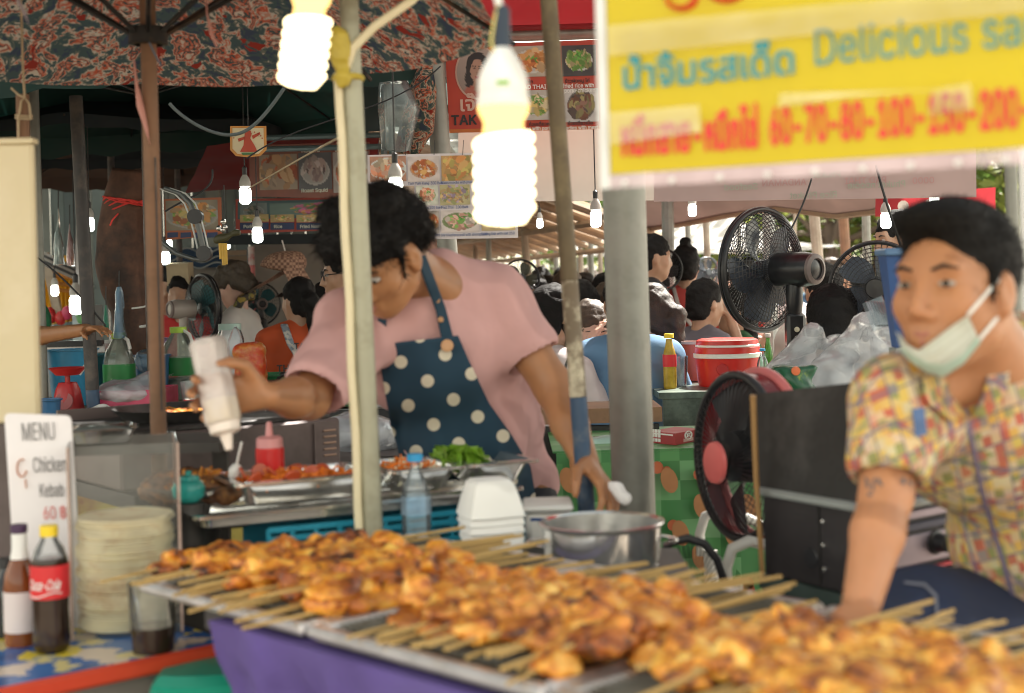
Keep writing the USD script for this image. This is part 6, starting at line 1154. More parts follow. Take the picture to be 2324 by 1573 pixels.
bottle('juice_bottle', 'yellow drink bottle with red mark beside the faded red bucket', yc, S(15, d), h, mt('yellow_drink_look', (.42, .28, .03), .2, var=.35, vs=30), M_yelcap, neck=.5, capr=.75, caph=.08, lab=(.4, .62, M_redlab))
c = V(P(1545, 840, d + .1)[0], d + .1, zs); T = Thing('glass_tumbler', 'clear tumbler just right of the yellow drink bottle', 'glass', c); T.part('tumbler', lathe([(0, 0), (.022, 0), (.03, .12), (.027, .12), (.02, .006), (0, .006)], c, n=24), M_pet, 40)
d = 5.45; c = V(P(1745, 870, d)[0], d, zs); bottle('green_bottle', 'slim green glass bottle right of the drink cooler', c, .019, P(1745, 757, d)[2] - zs, clear('green_glass_look', (.35, .75, .25), .25, (.15, .4, .08), .05), mt('white_cap_look', (.7, .65, .6), .4), neck=.45, capr=.6)
c = V(P(1727, 880, d)[0], d - .05, zs); bottle('water_bottle', 'small clear bottle with blue cap between cooler and fan stand', c, .022, .15, M_pet, M_bluecap, ribs=1, capr=.5)
for x, y, d_, lab in [(1300, 790, 5.0, 'clear bottle with a blue cap beyond the bent seller arm')]: bottle('water_bottle', lab, P(x, 905, d_), .03, P(x, 790, d_)[2] - P(x, 905, d_)[2], M_pet, M_bluecap, ribs=1, capr=.5, caph=.08)
T = Thing('rear_bench', 'brown wooden counter between the bent arm and the blue shirted diner', 'counter', P(1330, 960, 4.95) * V(1, 1, 0)); p = P(1300, 920, 4.95); zz = p[2]
T.part('board', box((p[0] + .05, 5.0, zz - .03), (.5, .3, .05)), M_wood); T.part('front', box((p[0] + .05, 4.88, zz / 2 - .03), (.48, .03, zz - .07)), mt('dark_front_look', (.03, .028, .026), .6))
for k, x in enumerate((-.15, .2)): T.part('leg', box((p[0] + x, 5.1, zz / 2 - .03), (.05, .05, zz - .07)), M_wood)
# plastic bags and green packet
M_wbag = clear('white_bag_look', (.86, .87, .88), .34, (.72, .73, .75), .16, .9)
def sack(label, pr, seed, m, res=.014): single('plastic_bag', crinkle(nets(pr, res), .016, 9, seed), m, label, 'bag', 18)
sack('big crumpled white plastic bag before the grey shirted diner', [cap(P(1800, 880, 4.4), P(1845, 765, 4.4), .10, .03, k=.05), cap(P(1850, 880, 4.4), P(1900, 800, 4.45), .12, .05, k=.05), ell(P(1830, 870, 4.45), (.13, .10, .09), k=.05)], 2, M_wbag)
sack('tall peaked translucent plastic bag nearest the masked seller', [cap(P(1940, 890, 4.3), P(1958, 745, 4.3), .13, .04, k=.05), cap(P(1990, 890, 4.3), P(2005, 780, 4.35), .12, .05, k=.05), ell(P(1960, 880, 4.3), (.17, .1, .1), k=.05)], 5, M_wbag)
M_pack = mt('green_packet_look', (.012, .075, .035), .22, var=.3, vs=10, dirt=(.25, .35, .03), ds=10, dt=(.6, .68)); p = P(1803, 858, 4.1)
T = Thing('chip_packet', 'shiny dark green snack packet with an orange badge leaning on the white bag', 'packet', p)
T.part('packet', wob(nets([cap(P(1775, 832, 4.1), P(1832, 832, 4.1), .028, k=.03), cap(P(1790, 862, 4.1), P(1822, 905, 4.1), .045, .05, k=.03)], .010, cuts=[(P(1803, 830, 4.1), (0, 0, 1))]), .010, 18, 5), M_pack, True); T.part('badge', lathe([(0, .004), (.012, .003), (.013, 0)], P(1806, 842, 4.055), (0, -1, .1), 16), mt('badge_look', (.7, .16, .05), .4))
# support for them
T = Thing('rear_table', 'low table carrying the plastic bags behind the black grill', 'table', P(1880, 900, 4.4) * V(1, 1, 0)); pz = P(1880, 905, 4.3)[2]
xr0, xr1 = P(1755, 900, 4.3)[0], P(2200, 900, 4.3)[0]; T.part('table_top', box(((xr0 + xr1) / 2, 4.4, pz - .02), (xr1 - xr0, .6, .03)), M_white)
for x in (xr0 + .05, xr1 - .05):
    for y in (4.15, 4.65): T.part('leg', box((x, y, pz / 2 - .02), (.04, .04, pz - .05)), M_galvdull)
T = Thing('blue_bin', 'tall blue plastic bin edge behind the masked seller, before the second fan', 'bin', P(2040, 640, 3.6) * V(1, 1, 0))
a, b = P(2010, 572, 3.6), P(2075, 572, 3.6); z0 = P(2040, 790, 3.6)[2]
T.part('bin_body', loft([[V(x, y, z) for x, y in ((a[0] + k, 3.6 + k), (b[0], 3.6 + k), (b[0], 3.68), (a[0] + k, 3.68))] for z, k in ((z0, .03), (a[2], 0))]), mt('bin_blue_look', (.03, .09, .26), .4, var=.1), False)
T.part('rim', box(((a[0] + b[0]) / 2, 3.64, a[2]), (b[0] - a[0] + .01, .11, .018), None, .004), mt('bin_rim_look', (.10, .20, .36), .4)); T.part('stand', box(((a[0] + b[0]) / 2 + .02, 3.64, z0 / 2), (.07, .07, z0 - .002)), M_galvdull)
T = Thing('clear_crate', 'clear ribbed plastic crate beside the blue bin', 'crate', P(2000, 715, 4.0)); p = P(1998, 712, 4.0)
for k in range(7): T.part('rib', box(p + V(-.022 + .0075 * k, 0, 0), (.003, .05, .075), trimesh.transformations.rotation_matrix(.35, [0, 1, 0])[:3, :3]), M_pet)
T.part('side', box(p + V(0, .03, 0), (.06, .004, .085), trimesh.transformations.rotation_matrix(.35, [0, 1, 0])[:3, :3]), M_pet)
single('dark_board', box(P(2330, 720, 3.3), (.12, .03, .25)), mt('navy_board_look', (.03, .04, .09), .5), 'dark navy board behind the ear of the masked seller', 'board')
# black gas grill with wind screen and knob panel
k0, k1, k2 = P(1737, 1300, 2.72), P(1992, 1330, 2.46), P(2240, 1250, 2.66)
zb_, zt_ = P(1737, 1300, 2.72)[2], P(1737, 1118, 2.72)[2]; A2, B2, C2 = [V(p[0], p[1], 0) for p in (k0, k1, k2)]; D2 = A2 + C2 - B2
T = Thing('gas_grill', 'black sooty gas grill with a tall wind screen and round knobs beside the masked seller', 'grill', (A2 + C2) / 2 + V(0, 0, zb_))
def prism4(a, b, c, d, z0, z1): v = np.array([p + V(0, 0, z) for z in (z0, z1) for p in (a, b, c, d)]); return v, np.array([(0, 1, 5, 4), (1, 2, 6, 5), (2, 3, 7, 6), (3, 0, 4, 7), (4, 5, 6, 7), (3, 2, 1, 0)])
T.part('grill_body', prism4(A2, B2, C2, D2, zb_, zt_), mt('grill_grey_look', (.045, .040, .042), .42, .4, var=.3, vs=5, dirt=(.08, .075, .075), ds=4, bump=.15), False)
rl, rk = unit(B2 - A2), unit(C2 - B2); nl, nk = np.cross(rl, ZU), np.cross(rk, ZU); AL, AK = np.stack([rl, nl, ZU]), np.stack([rk, nk, ZU]); wl, wk = np.linalg.norm(B2 - A2), np.linalg.norm(C2 - B2); hg = zt_ - zb_
T.part('top_rail', box((A2 + B2) / 2 + ZU * (zt_ + .004) + nl * .004, (wl + .02, .022, .016), AL, .005), M_galvdull); T.part('top_rail', box((B2 + C2) / 2 + ZU * (zt_ + .004) + nk * .004, (wk, .020, .0158), AK, .005), M_galvdull)
for z in (.22, .5, .78): T.part('rivet', lathe([(0, .004), (.004, .003), (.005, 0)], A2 + rl * wl * .56 + nl * .002 + ZU * (zb_ + hg * z), nl, 10), M_steel)
T.part('seam', box(A2 + rl * wl * .52 + nl * .001 + ZU * (zb_ + hg * .5), (.004, .004, hg * .95), AL), M_blackm); T.part('gas_hole', lathe([(0, .002), (.017, .002), (.019, 0)], A2 + rl * wl * .44 + nl * .001 + ZU * (zb_ + hg * .32), nl, 20), M_black)
zs1 = P(1722, 897, 2.75)[2]
T.part('wind_screen', thick(wob(quad(A2 + ZU * (zt_ + .012) + V(-.008, 0, 0), B2 + ZU * (zt_ + .012), B2 + ZU * (P(1992, 868, 2.5)[2]) + V(-.01, .06, 0), A2 + ZU * zs1 + V(-.012, .05, 0), 14, 10), .003, 5), .003), M_blackm, 30)
T.part('wind_screen', thick(quad(B2 + ZU * (zt_ + .012), C2 + ZU * (zt_ + .012), C2 + ZU * zs1, B2 + ZU * P(1992, 868, 2.5)[2] + V(-.01, .06, 0), 8, 6), .003), mt('navy_screen_look', (.02, .022, .05), .4, .3, var=.2), 30)
M_knobpan = mt('knob_panel_look', (.30, .25, .29), .35, .6, var=.15, vs=8); M_redln = mt('red_line_look', (.55, .02, .04), .45)
for z, h_, m_ in ((.90, .10, M_knobpan), (.76, .09, mt('panel_dark_look', (.06, .06, .09), .4, .4)), (.50, .34, M_knobpan), (.13, .15, M_knobpan)): T.part('panel_strip', box((B2 + C2) / 2 + nk * .005 + ZU * (zb_ + hg * z), (wk * .98, .010, hg * h_), AK, .002), m_)
T.part('red_trim', box((B2 + C2) / 2 + nk * .008 + ZU * (zb_ + hg * .26), (wk * .98, .008, .006), AK), M_redln)
for s in (.47, .78):
    c = B2 + rk * wk * s + nk * .010 + ZU * (zb_ + hg * .54); kb = T.part('knob', lathe([(.022, 0), (.022, .004), (.017, .006), (.015, .024), (.012, .026), (0, .026)], c, nk, 24), M_black, 40)
    T.part('grip', box(c + nk * .028, (.006, .014, .030), AK, .002), mt('knob_chrome_look', (.5, .55, .6), .2, .9), parent=kb)
single('wooden_stick', tube([P(1709, 898, 2.66), P(1716, 1080, 2.68), P(1730, 1300, 2.68)], [.012, .011, .010], 8, flat=.5), mt('stick_tan_look', (.34, .19, .07), .7, var=.2), 'flat tan wooden stick leaning at the corner of the grill screen', 'stick')
T = Thing('grill_table', 'dark metal table under the gas grill with red goods on its shelf', 'table', (A2 + C2) / 2); gt = lambda k: [p + (p - (A2 + C2) / 2) * k for p in (A2, B2, C2, D2)]
T.part('table_top', prism4(*gt(.06), zb_ - .028, zb_ - .003), mt('grill_table_look', (.07, .10, .09), .5, .4, var=.3)); T.part('skirt', prism4(*gt(.03), zb_ - .07, zb_ - .029), M_blackm); T.part('shelf', prism4(*gt(.0), zb_ - .17, zb_ - .15), M_redp)
for p in gt(-.08): T.part('leg', box(p + ZU * (zb_ / 2 - .04), (.03, .03, zb_ - .09)), M_blackm)
for k, (s, w) in enumerate(((.25, .10), (.55, .13))): T.part('goods', box(A2 + rl * wl * s - nl * .03 + ZU * (zb_ - .118), (w, .06, .05), AL, .012), mt('pink_goods_look', (.55, .15, .18), .4, var=.2))
# red fan close to the grill, white chair arm, black hoop
fc_ = P(1700, 1035, 3.15); R = S(190, 3.15)
fax = unit(V(-.93, -.36, .03)); T = Thing('red_fan', 'tall fan with red rear ring, black grille and coral centre cap beside the grill', 'fan', V(fc_[0], fc_[1], 0)); a, b, t = frame_of(fax)
M_pinkring = mt('pink_ring_look', (.62, .17, .17), .4, var=.08); M_dkred = mt('dark_red_blade_look', (.16, .015, .02), .3, var=.15)
T.part('rear_ring', ring(fc_ - t * .03, t, R, .012, 64, 8), M_pinkring, True); T.part('cage_ring', ring(fc_ + t * .03, t, R * .97, .010, 64, 8), M_black, True)
T.part('rear_band', lathe([(R * .99, -.03), (R * .97, .028)], fc_, t, 64), M_dkred, True)
ws = []
for s in (1, -1):
    for k in range(60):
        an = k * 2 * np.pi / 60; ws.append(tube([fc_ + t * (s * .03 + s * .035 * math.sqrt(max(0, 1 - q ** 2.5))) + R * .97 * q * (math.cos(an + .4 * q) * a + math.sin(an + .4 * q) * b) for q in np.linspace(.2, 1, 7)], .0012, 3, caps=False))
T.part('wire_cage', cat(ws), M_black, False)
T.part('centre_cap', lathe([(0, .072), (.035, .071), (.045, .068), (.047, .06)], fc_ + V(-.02, 0, -.012), t, 32), mt('cap_coral_look', (.75, .16, .15), .4, var=.05), 40)
T.part('hub', lathe([(0, .05), (.055, .045), (.06, -.02), (.05, -.09), (0, -.1)], fc_, t, 28), M_black, 40)
for k in range(5):
    an0 = k * 2 * np.pi / 5
    def bl(s_, q_): r_ = R * (.25 + .66 * s_); aa = an0 + (q_ - .5) * 1.05; h_ = (q_ - .5) * .05; return fc_ + t * h_[..., None] + r_[..., None] * (np.cos(aa)[..., None] * a + np.sin(aa)[..., None] * b)
    T.part('blade', thick(surf(bl, 10, 7), .002), M_black, 40)
e = fc_ - t * .12; T.part('stand_pole', rod(V(e[0], e[1], 0), e, .018), M_black); T.part('neck', tube([fc_ - t * .05, e, e - V(0, 0, .1)], .025, 10), M_black); T.part('stand_base', lathe([(0, .04), (.05, .035), (.19, .015), (.2, 0), (0, 0)], V(e[0], e[1], 0), n=28), M_black)
M_chair = mt('white_chair_look', (.62, .60, .55), .5, var=.08); T = Thing('plastic_chair', 'white plastic chair whose curved arm shows beside the gas grill', 'chair', P(1700, 1300, 3.0) * V(1, 1, 0)); dz = P(1650, 1330, 3.0)[2]
arm = [P(1652, 1345, 3.0), P(1648, 1290, 3.0), P(1662, 1245, 3.0), P(1700, 1228, 3.0), P(1745, 1238, 3.02), P(1800, 1262, 3.05)]
T.part('arm', tube(arm, .017, 12, flat=.7), M_chair, True); T.part('arm', tube([p + V(.0, .42, 0) for p in arm], .017, 12, flat=.7), M_chair, True)
cx_ = arm[0][0]; T.part('seat', box((cx_ + .2, 3.21, .45), (.42, .42, .03), None, .012), M_chair)
for x in (cx_ + .02, cx_ + .38):
    for y in (3.03, 3.4): T.part('leg', rod((x, y, 0), (x, y, dz if x < cx_ + .1 else .45), .017), M_chair)
T.part('backrest', box((cx_ + .40, 3.21, .64), (.03, .42, .38), None, .012), M_chair)
hp = [P(1500, 1262, 2.85), P(1522, 1232, 2.85), P(1560, 1222, 2.85), P(1598, 1234, 2.85), P(1628, 1270, 2.85), P(1648, 1330, 2.85), P(1662, 1410, 2.85)]
T = Thing('folded_fan_cover', 'black hoop of a wire grille leaning behind the steel pot', 'hoop', P(1580, 1300, 2.85)); T.part('hoop', tube(hp + [P(1640, 1470, 2.86), P(1580, 1480, 2.86), P(1515, 1420, 2.86), P(1492, 1330, 2.86)], .009, 8, closed=True), M_black, True)
hc_ = P(1578, 1340, 2.86); T.part('grille', cat([tube([hc_ + V(.02 * math.cos(an), .02, .02 * math.sin(an)), hc_ + V(.068 * math.cos(an), .012, .098 * math.sin(an))], .0011, 3) for an in np.linspace(0, 6.283, 44)]), M_black, False)
T.part('stand', rod(hc_ + V(.0, .02, -.02), V(hc_[0], hc_[1] + .03, 0), .012), M_black); T.part('grey_tray', box(P(1560, 1345, 2.95), (.13, .1, .02), None, .004), M_galvdull)
# ------------------------------------------------------------------ beyond the roofs: trees, cars, tents
M_leaf = mt('sunlit_leaf_look', (.10, .17, .035), .55, var=.5, vs=1.2, back=.45); M_leaf2 = mt('yellow_leaf_look', (.17, .20, .04), .55, var=.45, vs=1.2, back=.45); M_trunk2 = mt('far_trunk_look', (.14, .10, .075), .9, var=.3, vs=3)
def tree(x, d, h, w, m, label, seed):
    g = np.random.default_rng(seed); b = V(P(x, 600, d)[0], d, 0); T = Thing('tree', label, 'tree', b); limbs = [tube([b, b + V(.1, 0, h * .3), b + V(-.05, .1, h * .6), b + V(.1, 0, h * .85)], [.2, .15, .1, .04], 8)]
    cl = []
    for k in range(11):
        c = b + V(*(g.normal(size=2) * w * .42), h * g.uniform(.32, .95)); cl.append((c, w * g.uniform(.22, .42))); limbs.append(tube([b + V(0, 0, h * g.uniform(.25, .5)), (c + b) / 2 + V(0, 0, h * .25), c], [.07, .05, .02], 5))
    T.part('trunk', cat(limbs), M_trunk2, True); n = 2600; ci = g.integers(0, len(cl), n); C_ = np.array([cl[i][0] for i in ci]); Rr = np.array([cl[i][1] for i in ci]); dd = g.normal(size=(n, 3)); dd /= np.linalg.norm(dd, axis=1, keepdims=True)
    p = C_ + dd * (Rr * g.uniform(.4, 1.05, n))[:, None] * V(1, 1, .7); s = g.uniform(.10, .2, n)[:, None]; a = g.normal(size=(n, 3)); a /= np.linalg.norm(a, axis=1, keepdims=True); bb = np.cross(a, dd); bb /= np.linalg.norm(bb, axis=1, keepdims=True) + 1e-9
    v = np.stack([p - a * s, p - bb * s * .5, p + a * s, p + bb * s * .5], 1).reshape(-1, 3); T.part('crown', (v, np.arange(4 * n).reshape(-1, 4)), m, False)
for k, (x, d, h, w, m, lab) in enumerate([(1660, 30, 4.2, 4.5, M_leaf, 'sunlit tree beyond the hall, left of the big fan'), (1780, 34, 6, 5.5, M_leaf2, 'yellowish sunlit tree seen through the big black fan'), (1880, 27, 5.5, 4.6, M_leaf2, 'sunlit leafy tree above the blue pickup'), (1975, 31, 6.5, 5.5, M_leaf, 'sunlit tree behind the smooth grey hall post'),
                                        (2080, 26, 6, 5, M_leaf2, 'sunlit tree behind the head of the masked seller'), (2240, 30, 7, 6, M_leaf, 'far tree behind the pale grey post'), (1480, 52, 6, 8, M_leaf, 'distant hazy tree behind the white tents'), (1250, 60, 6, 9, M_leaf, 'distant tree behind the parked vans'), (1050, 58, 7, 9, M_leaf2, 'distant tree beyond the far end of the bamboo roof'), (1830, 48, 8, 8, M_leaf, 'taller tree at the back, right of the big fan')]): tree(x, d, h, w, m, lab, 40 + k)
M_glassd = mt('car_glass_look', (.03, .04, .05), .08); M_tyre = mt('tyre_look', (.02, .02, .02), .8)
def car(x, d, label, col, kind, rz, L=4.4, W=1.75, H=1.5, name='parked_car', cat_='car'):
    T = Thing(name, label, cat_, V(P(x, 620, d)[0], d, 0)); ca, sa = math.cos(rz), math.sin(rz); Rm = np.array([[ca, sa, 0], [-sa, ca, 0], [0, 0, 1]]); w = lambda m: (np.asarray(m[0]) @ Rm + T.loc, m[1])
    m_ = mt('car_paint_' + name + str(x), col, .25, .1, var=.04); b = L / 2
    side = {'van': [(-b, .35), (-b, 1.1), (-b + .35, H), (b - .9, H), (b - .25, 1.05), (b, .8), (b, .35)], 'pickup': [(-b, .45), (-b, 1.0), (-.2, 1.02), (.0, H), (1.1, H), (1.55, 1.08), (b - .1, .95), (b, .5)], 'car': [(-b, .4), (-b + .05, .95), (-b + .9, 1.0), (-.9, H), (.6, H), (1.2, .98), (b - .1, .85), (b, .4)]}[kind]
    from shapely.geometry import Polygon
    g = trimesh.creation.extrude_polygon(Polygon(side), W, engine='earcut'); v = np.array(g.vertices); v = np.stack([v[:, 0], v[:, 2] - W / 2, v[:, 1]], 1); top = np.clip((v[:, 2] - 1.0) / .5, 0, 1); v[:, 1] *= 1 - .14 * top; T.part('body', w((v, np.array(g.faces)[:, ::-1])), m_, False)
    fx = {'van': (b - .62, b - .20), 'pickup': (1.12, 1.5), 'car': (.64, 1.14)}[kind]
    T.part('windscreen', w(quad((fx[0] + .06, -W * .38, H - .06), (fx[0] + .06, W * .38, H - .06), (fx[1] + .02, W * .42, 1.12), (fx[1] + .02, -W * .42, 1.12))), M_glassd, False)
    x0, x1 = {'van': (-b + .3, b - .9), 'pickup': (.1, 1.1), 'car': (-.9, .6)}[kind]
    for s in (-1, 1):
        T.part('side_window', w(quad((x0, s * W * .475, 1.08), (x1 + .2, s * W * .475, 1.08), (x1, s * W * .455, H - .12), (x0 + .1, s * W * .455, H - .12))), M_glassd, False)
        T.part('headlight', w(box((b - .04, s * W * .36, .78), (.06, .3, .16), None, .02)), M_white)
        for xx in (-b * .62, b * .62): T.part('wheel', w(lathe([(0, -.1), (.2, -.1), (.3, -.09), (.32, 0), (.3, .09), (.2, .1), (0, .1)], (xx, s * (W / 2 - .08), .32), (0, 1, 0), 20)), M_tyre, 40)
car(1893, 40, 'pale blue pickup parked facing the hall, under the sunlit trees', (.10, .28, .55), 'pickup', -1.45, 4.9, 1.8, 1.75, 'pickup_truck', 'pickup')
car(1120, 62, 'long white van parked beyond the far hall posts', (.75, .75, .75), 'van', .1, 4.8, 1.9, 2.0, 'white_van', 'van'); car(1270, 66, 'silver grey car between the far hall posts', (.45, .47, .5), 'car', .05); car(1345, 58, 'white car seen between rusty pole and thick steel post', (.7, .7, .72), 'car', 2.9); car(1600, 56, 'pale car behind the far grey fan', (.55, .58, .62), 'van', .2, 4.4, 1.8, 1.8); car(1030, 70, 'dark car farthest left past the hall posts', (.10, .11, .13), 'car', .1)
M_tent = mt('white_tent_look', (.72, .71, .68), .7, var=.06, back=.5)
def tent(x, d, w, z0, z1, label):
    b = V(P(x, 560, d)[0], d, 0); T = Thing('market_tent', label, 'tent', b); ap = b + V(0, 0, z1); q = [b + V(sx * w / 2, sy * w / 2, z0) for sx, sy in ((-1, -1), (1, -1), (1, 1), (-1, 1))]
    for k in range(4): T.part('roof_panel', quad(q[k], q[(k + 1) % 4], ap * .98 + q[(k + 1) % 4] * .02, ap * .98 + q[k] * .02, 8, 8, lambda p, s, t: np.concatenate([0 * s, 0 * s, -.25 * np.sin(np.pi * t)], -1)), M_tent, True)
    for p in q: T.part('leg', rod(p * V(1, 1, 0), p, .03), M_galv)
tent(1590, 24, 4.0, 1.95, 2.9, 'white peaked market tent beyond the bun haired server'); tent(1345, 28, 4, 2.2, 3.1, 'white market tent behind the thick steel post')
single('red_stand', box(P(1655, 585, 26) * V(1, 1, 0) + V(0, 0, .9), (.5, .4, 1.8), None, .03), mt('far_red_look', (.45, .04, .07), .5, var=.15), 'narrow red stand beyond the big fan, left side', 'stand'); single('purple_sign', box(P(1400, 585, 20) * V(1, 1, 0) + V(0, 0, 1.75), (.32, .05, .22)), mt('far_purple_look', (.12, .07, .28), .5), 'small purple sign seen left of the thick steel post', 'sign')
# ------------------------------------------------------------------ people
def skin(name, col, sss=.12): return mt(name, col, .45, var=.10, vs=22, bump=.08, bs=260, extra={'subsurface_weight': sss, 'subsurface_scale': .006, 'subsurface_radius': (1, .35, .2)})
M_skinA = skin('warm_brown_skin_look', (.36, .165, .075)); M_skinB = skin('light_brown_skin_look', (.43, .195, .095)); M_skinC = skin('tan_skin_look', (.34, .19, .12)); M_skinD = skin('pale_skin_look', (.58, .36, .28))
M_hairblk = mt('black_hair_look', (.007, .006, .006), .7, var=.5, vs=60, bump=.9, bs=160, spec=.2); M_hairbrn = mt('brown_hair_look', (.055, .032, .018), .55, var=.5, vs=60, bump=.6, bs=200); M_hairgrey = mt('grey_brown_hair_look', (.065, .05, .036), .65, var=.5, vs=60, bump=.6, bs=200)
M_brow = mt('eyebrow_look', (.02, .014, .012), .8); M_eye = mt('eye_white_look', (.42, .38, .35), .25); M_iris = mt('iris_look', (.02, .012, .008), .15); M_lip = mt('lip_look', (.40, .15, .12), .4)
def axes(f, tilt=0.0):
    f = unit(f); u = unit(V(0, 0, 1) - f * f[2]); r = np.cross(f, u); u2 = u * math.cos(tilt) + r * math.sin(tilt); return np.stack([np.cross(f, u2), f, u2])   # rows: right, forward, up
def head_prims(c, A, s=1.0, neck=True):
    w = lambda *p: c + (V(*p) * s) @ A
    pr = [ell(w(0, -.012, .035), V(.074, .094, .088) * s, A, .01), ell(w(0, .022, -.03), V(.064, .070, .085) * s, A, .03), ell(w(0, .045, -.082), V(.040, .036, .034) * s, A, .03),
          cap(w(-.045, .01, -.06), w(0, .058, -.098), .022 * s, .018 * s, .025), cap(w(.045, .01, -.06), w(0, .058, -.098), .022 * s, .018 * s, .025),
          ell(w(-.042, .058, -.025), V(.022, .02, .022) * s, A, .025), ell(w(.042, .058, -.025), V(.022, .02, .022) * s, A, .025), cap(w(-.04, .074, .028), w(.04, .074, .028), .010 * s, k=.018),
          ell(w(-.033, .098, .004), V(.017, .016, .011) * s, A, .012, -1), ell(w(.033, .098, .004), V(.017, .016, .011) * s, A, .012, -1),
          cap(w(0, .086, .012), w(0, .106, -.034), .0075 * s, .0115 * s, .012), ell(w(-.014, .094, -.040), V(.009, .010, .008) * s, A, .008), ell(w(.014, .094, -.040), V(.009, .010, .008) * s, A, .008),
          cap(w(-.016, .085, -.064), w(.016, .085, -.064), .0075 * s, k=.008), cap(w(-.014, .083, -.076), w(.014, .083, -.076), .008 * s, k=.008)]
    for e in (-1, 1): pr += [ell(w(e * .078, -.004, -.008), V(.010, .020, .031) * s, A, .008), ell(w(e * .087, .004, -.004), V(.006, .009, .015) * s, A, .006, -1), ell(w(e * .077, .002, -.034), V(.007, .009, .010) * s, A, .008)]
    return pr, w
def face_parts(T, w, A, s, brow=1.0, eyes=True, open_=.5, mouth=True, body=None):
    for e in (-1, 1):
        if eyes:
            eb = T.part('eye', ell_mesh(w(e * .033, .078, .004), V(.0125, .0115, .0125 * open_ * 1.3) * s, A), M_eye, True, parent=body); T.part('iris', ell_mesh(w(e * .033 - .004, .0885, .004), V(.0052, .0025, .0052) * s, A), M_iris, True, parent=eb)
        T.part('eyebrow', tube([w(e * .016, .0885, .024), w(e * .034, .0885, .030), w(e * .052, .078, .025)], [.0035 * s * brow, .0045 * s * brow, .002 * s], 8, flat=.6), M_brow, True, parent=body)
    if mouth: T.part('lips', cat([tube([w(-.024, .078, -.071), w(-.008, .091, -.066), w(0, .0905, -.068), w(.008, .091, -.066), w(.024, .078, -.071)], [.002, .0045, .004, .0045, .002], 8), tube([w(-.022, .077, -.073), w(0, .0895, -.078), w(.022, .077, -.073)], [.002, .0058, .002], 8)]), M_lip, True, parent=body)
def ell_mesh(c, r, A):
    m = trimesh.creation.icosphere(2); return np.asarray(c) + (np.array(m.vertices) * r) @ A, np.array(m.faces)
def hand(w0, d, sd, n, curl=.9, s=1.0, spread=.018):
    """palm, four fingers and a thumb: d along the fingers, sd towards the thumb, n out of the palm"""
    d, n = unit(d), unit(n - d * (np.asarray(n) @ unit(d))); sd = np.cross(n, d) * (1 if np.cross(n, d) @ sd > 0 else -1); pr = []
    for i in range(4):
        a = w0 + d * .02 * s + sd * (.014 - .009 * i) * s; b = w0 + d * (.086, .090, .086, .076)[i] * s + sd * (.030 - spread * 1.08 * i) * s; pr.append(cap(a, b, .0145 * s, .0115 * s, .010))
        p, ang = b, 0.0
        for L, r, q in zip((.040, .026, .021), (.0095, .0085, .0075), (.55, .7, .5)):
            ang += curl * q; dd = d * math.cos(ang) + n * math.sin(ang) - sd * .06 * (i - 1.2); e = p + unit(dd) * L * (1, 1.08, 1.0, .8)[i] * s; pr.append(cap(p, e, r * s, (r - .0008) * s, .004)); p = e
    t0 = w0 + d * .022 * s + sd * .022 * s; t1 = t0 + unit(sd * .8 + d * .5 + n * .35) * .042 * s; t2 = t1 + unit(d * .8 + sd * .25 + n * .5) * .032 * s; t3 = t2 + unit(d * .8 + n * .65) * .024 * s
    return pr + [cap(t0, t1, .0155 * s, .012 * s, .010), cap(t1, t2, .0115 * s, .0105 * s, .004), cap(t2, t3, .0105 * s, .0085 * s, .004)]
def px(v):
    """pixel of a world point"""
    v = np.atleast_2d(v); a, b = v[:, 0] / v[:, 1] * F, H0 - (v[:, 2] - CZ) / v[:, 1] * F
    return np.stack([CX + a * math.cos(ROLL) + b * math.sin(ROLL) * 1.0, CY - a * math.sin(ROLL) + b * math.cos(ROLL)], 1)
def strands(T, m, n, L, w, mat_, parent, curl=1.0):
    g = np.random.default_rng(n); t = trimesh.Trimesh(*m, process=False); fi = g.choice(len(t.faces), n, p=t.area_faces / t.area); b = g.dirichlet((1, 1, 1), n); p = (t.triangles[fi] * b[:, :, None]).sum(1); nn = t.face_normals[fi]
    d = nn + g.normal(size=(n, 3)) * .55; d /= np.linalg.norm(d, axis=1, keepdims=True); e = g.normal(size=(n, 3)) * .5 * curl; k = L * g.uniform(.5, 1.2, n)[:, None]
    pts = np.stack([p - nn * .003 + (d * q + e * q * q - V(0, 0, .35) * q * q) * k for q in np.linspace(0, 1, 5)], 1).reshape(-1, 3) - T.loc
    c = UsdGeom.BasisCurves.Define(stage, numbered(parent.GetPath().pathString, 'hair_strands')); c.CreateTypeAttr('linear'); c.CreatePointsAttr(Vt.Vec3fArray.FromNumpy(pts.astype(np.float32))); c.CreateCurveVertexCountsAttr(Vt.IntArray.FromNumpy(np.full(n, 5, np.int32)))
    c.CreateWidthsAttr(Vt.FloatArray.FromNumpy(np.tile([w, w, w * .9, w * .7, w * .35], n).astype(np.float32))); c.SetWidthsInterpolation('vertex'); UsdShade.MaterialBindingAPI.Apply(c.GetPrim()).Bind(mat_); data(c.GetPrim(), kind='stuff')
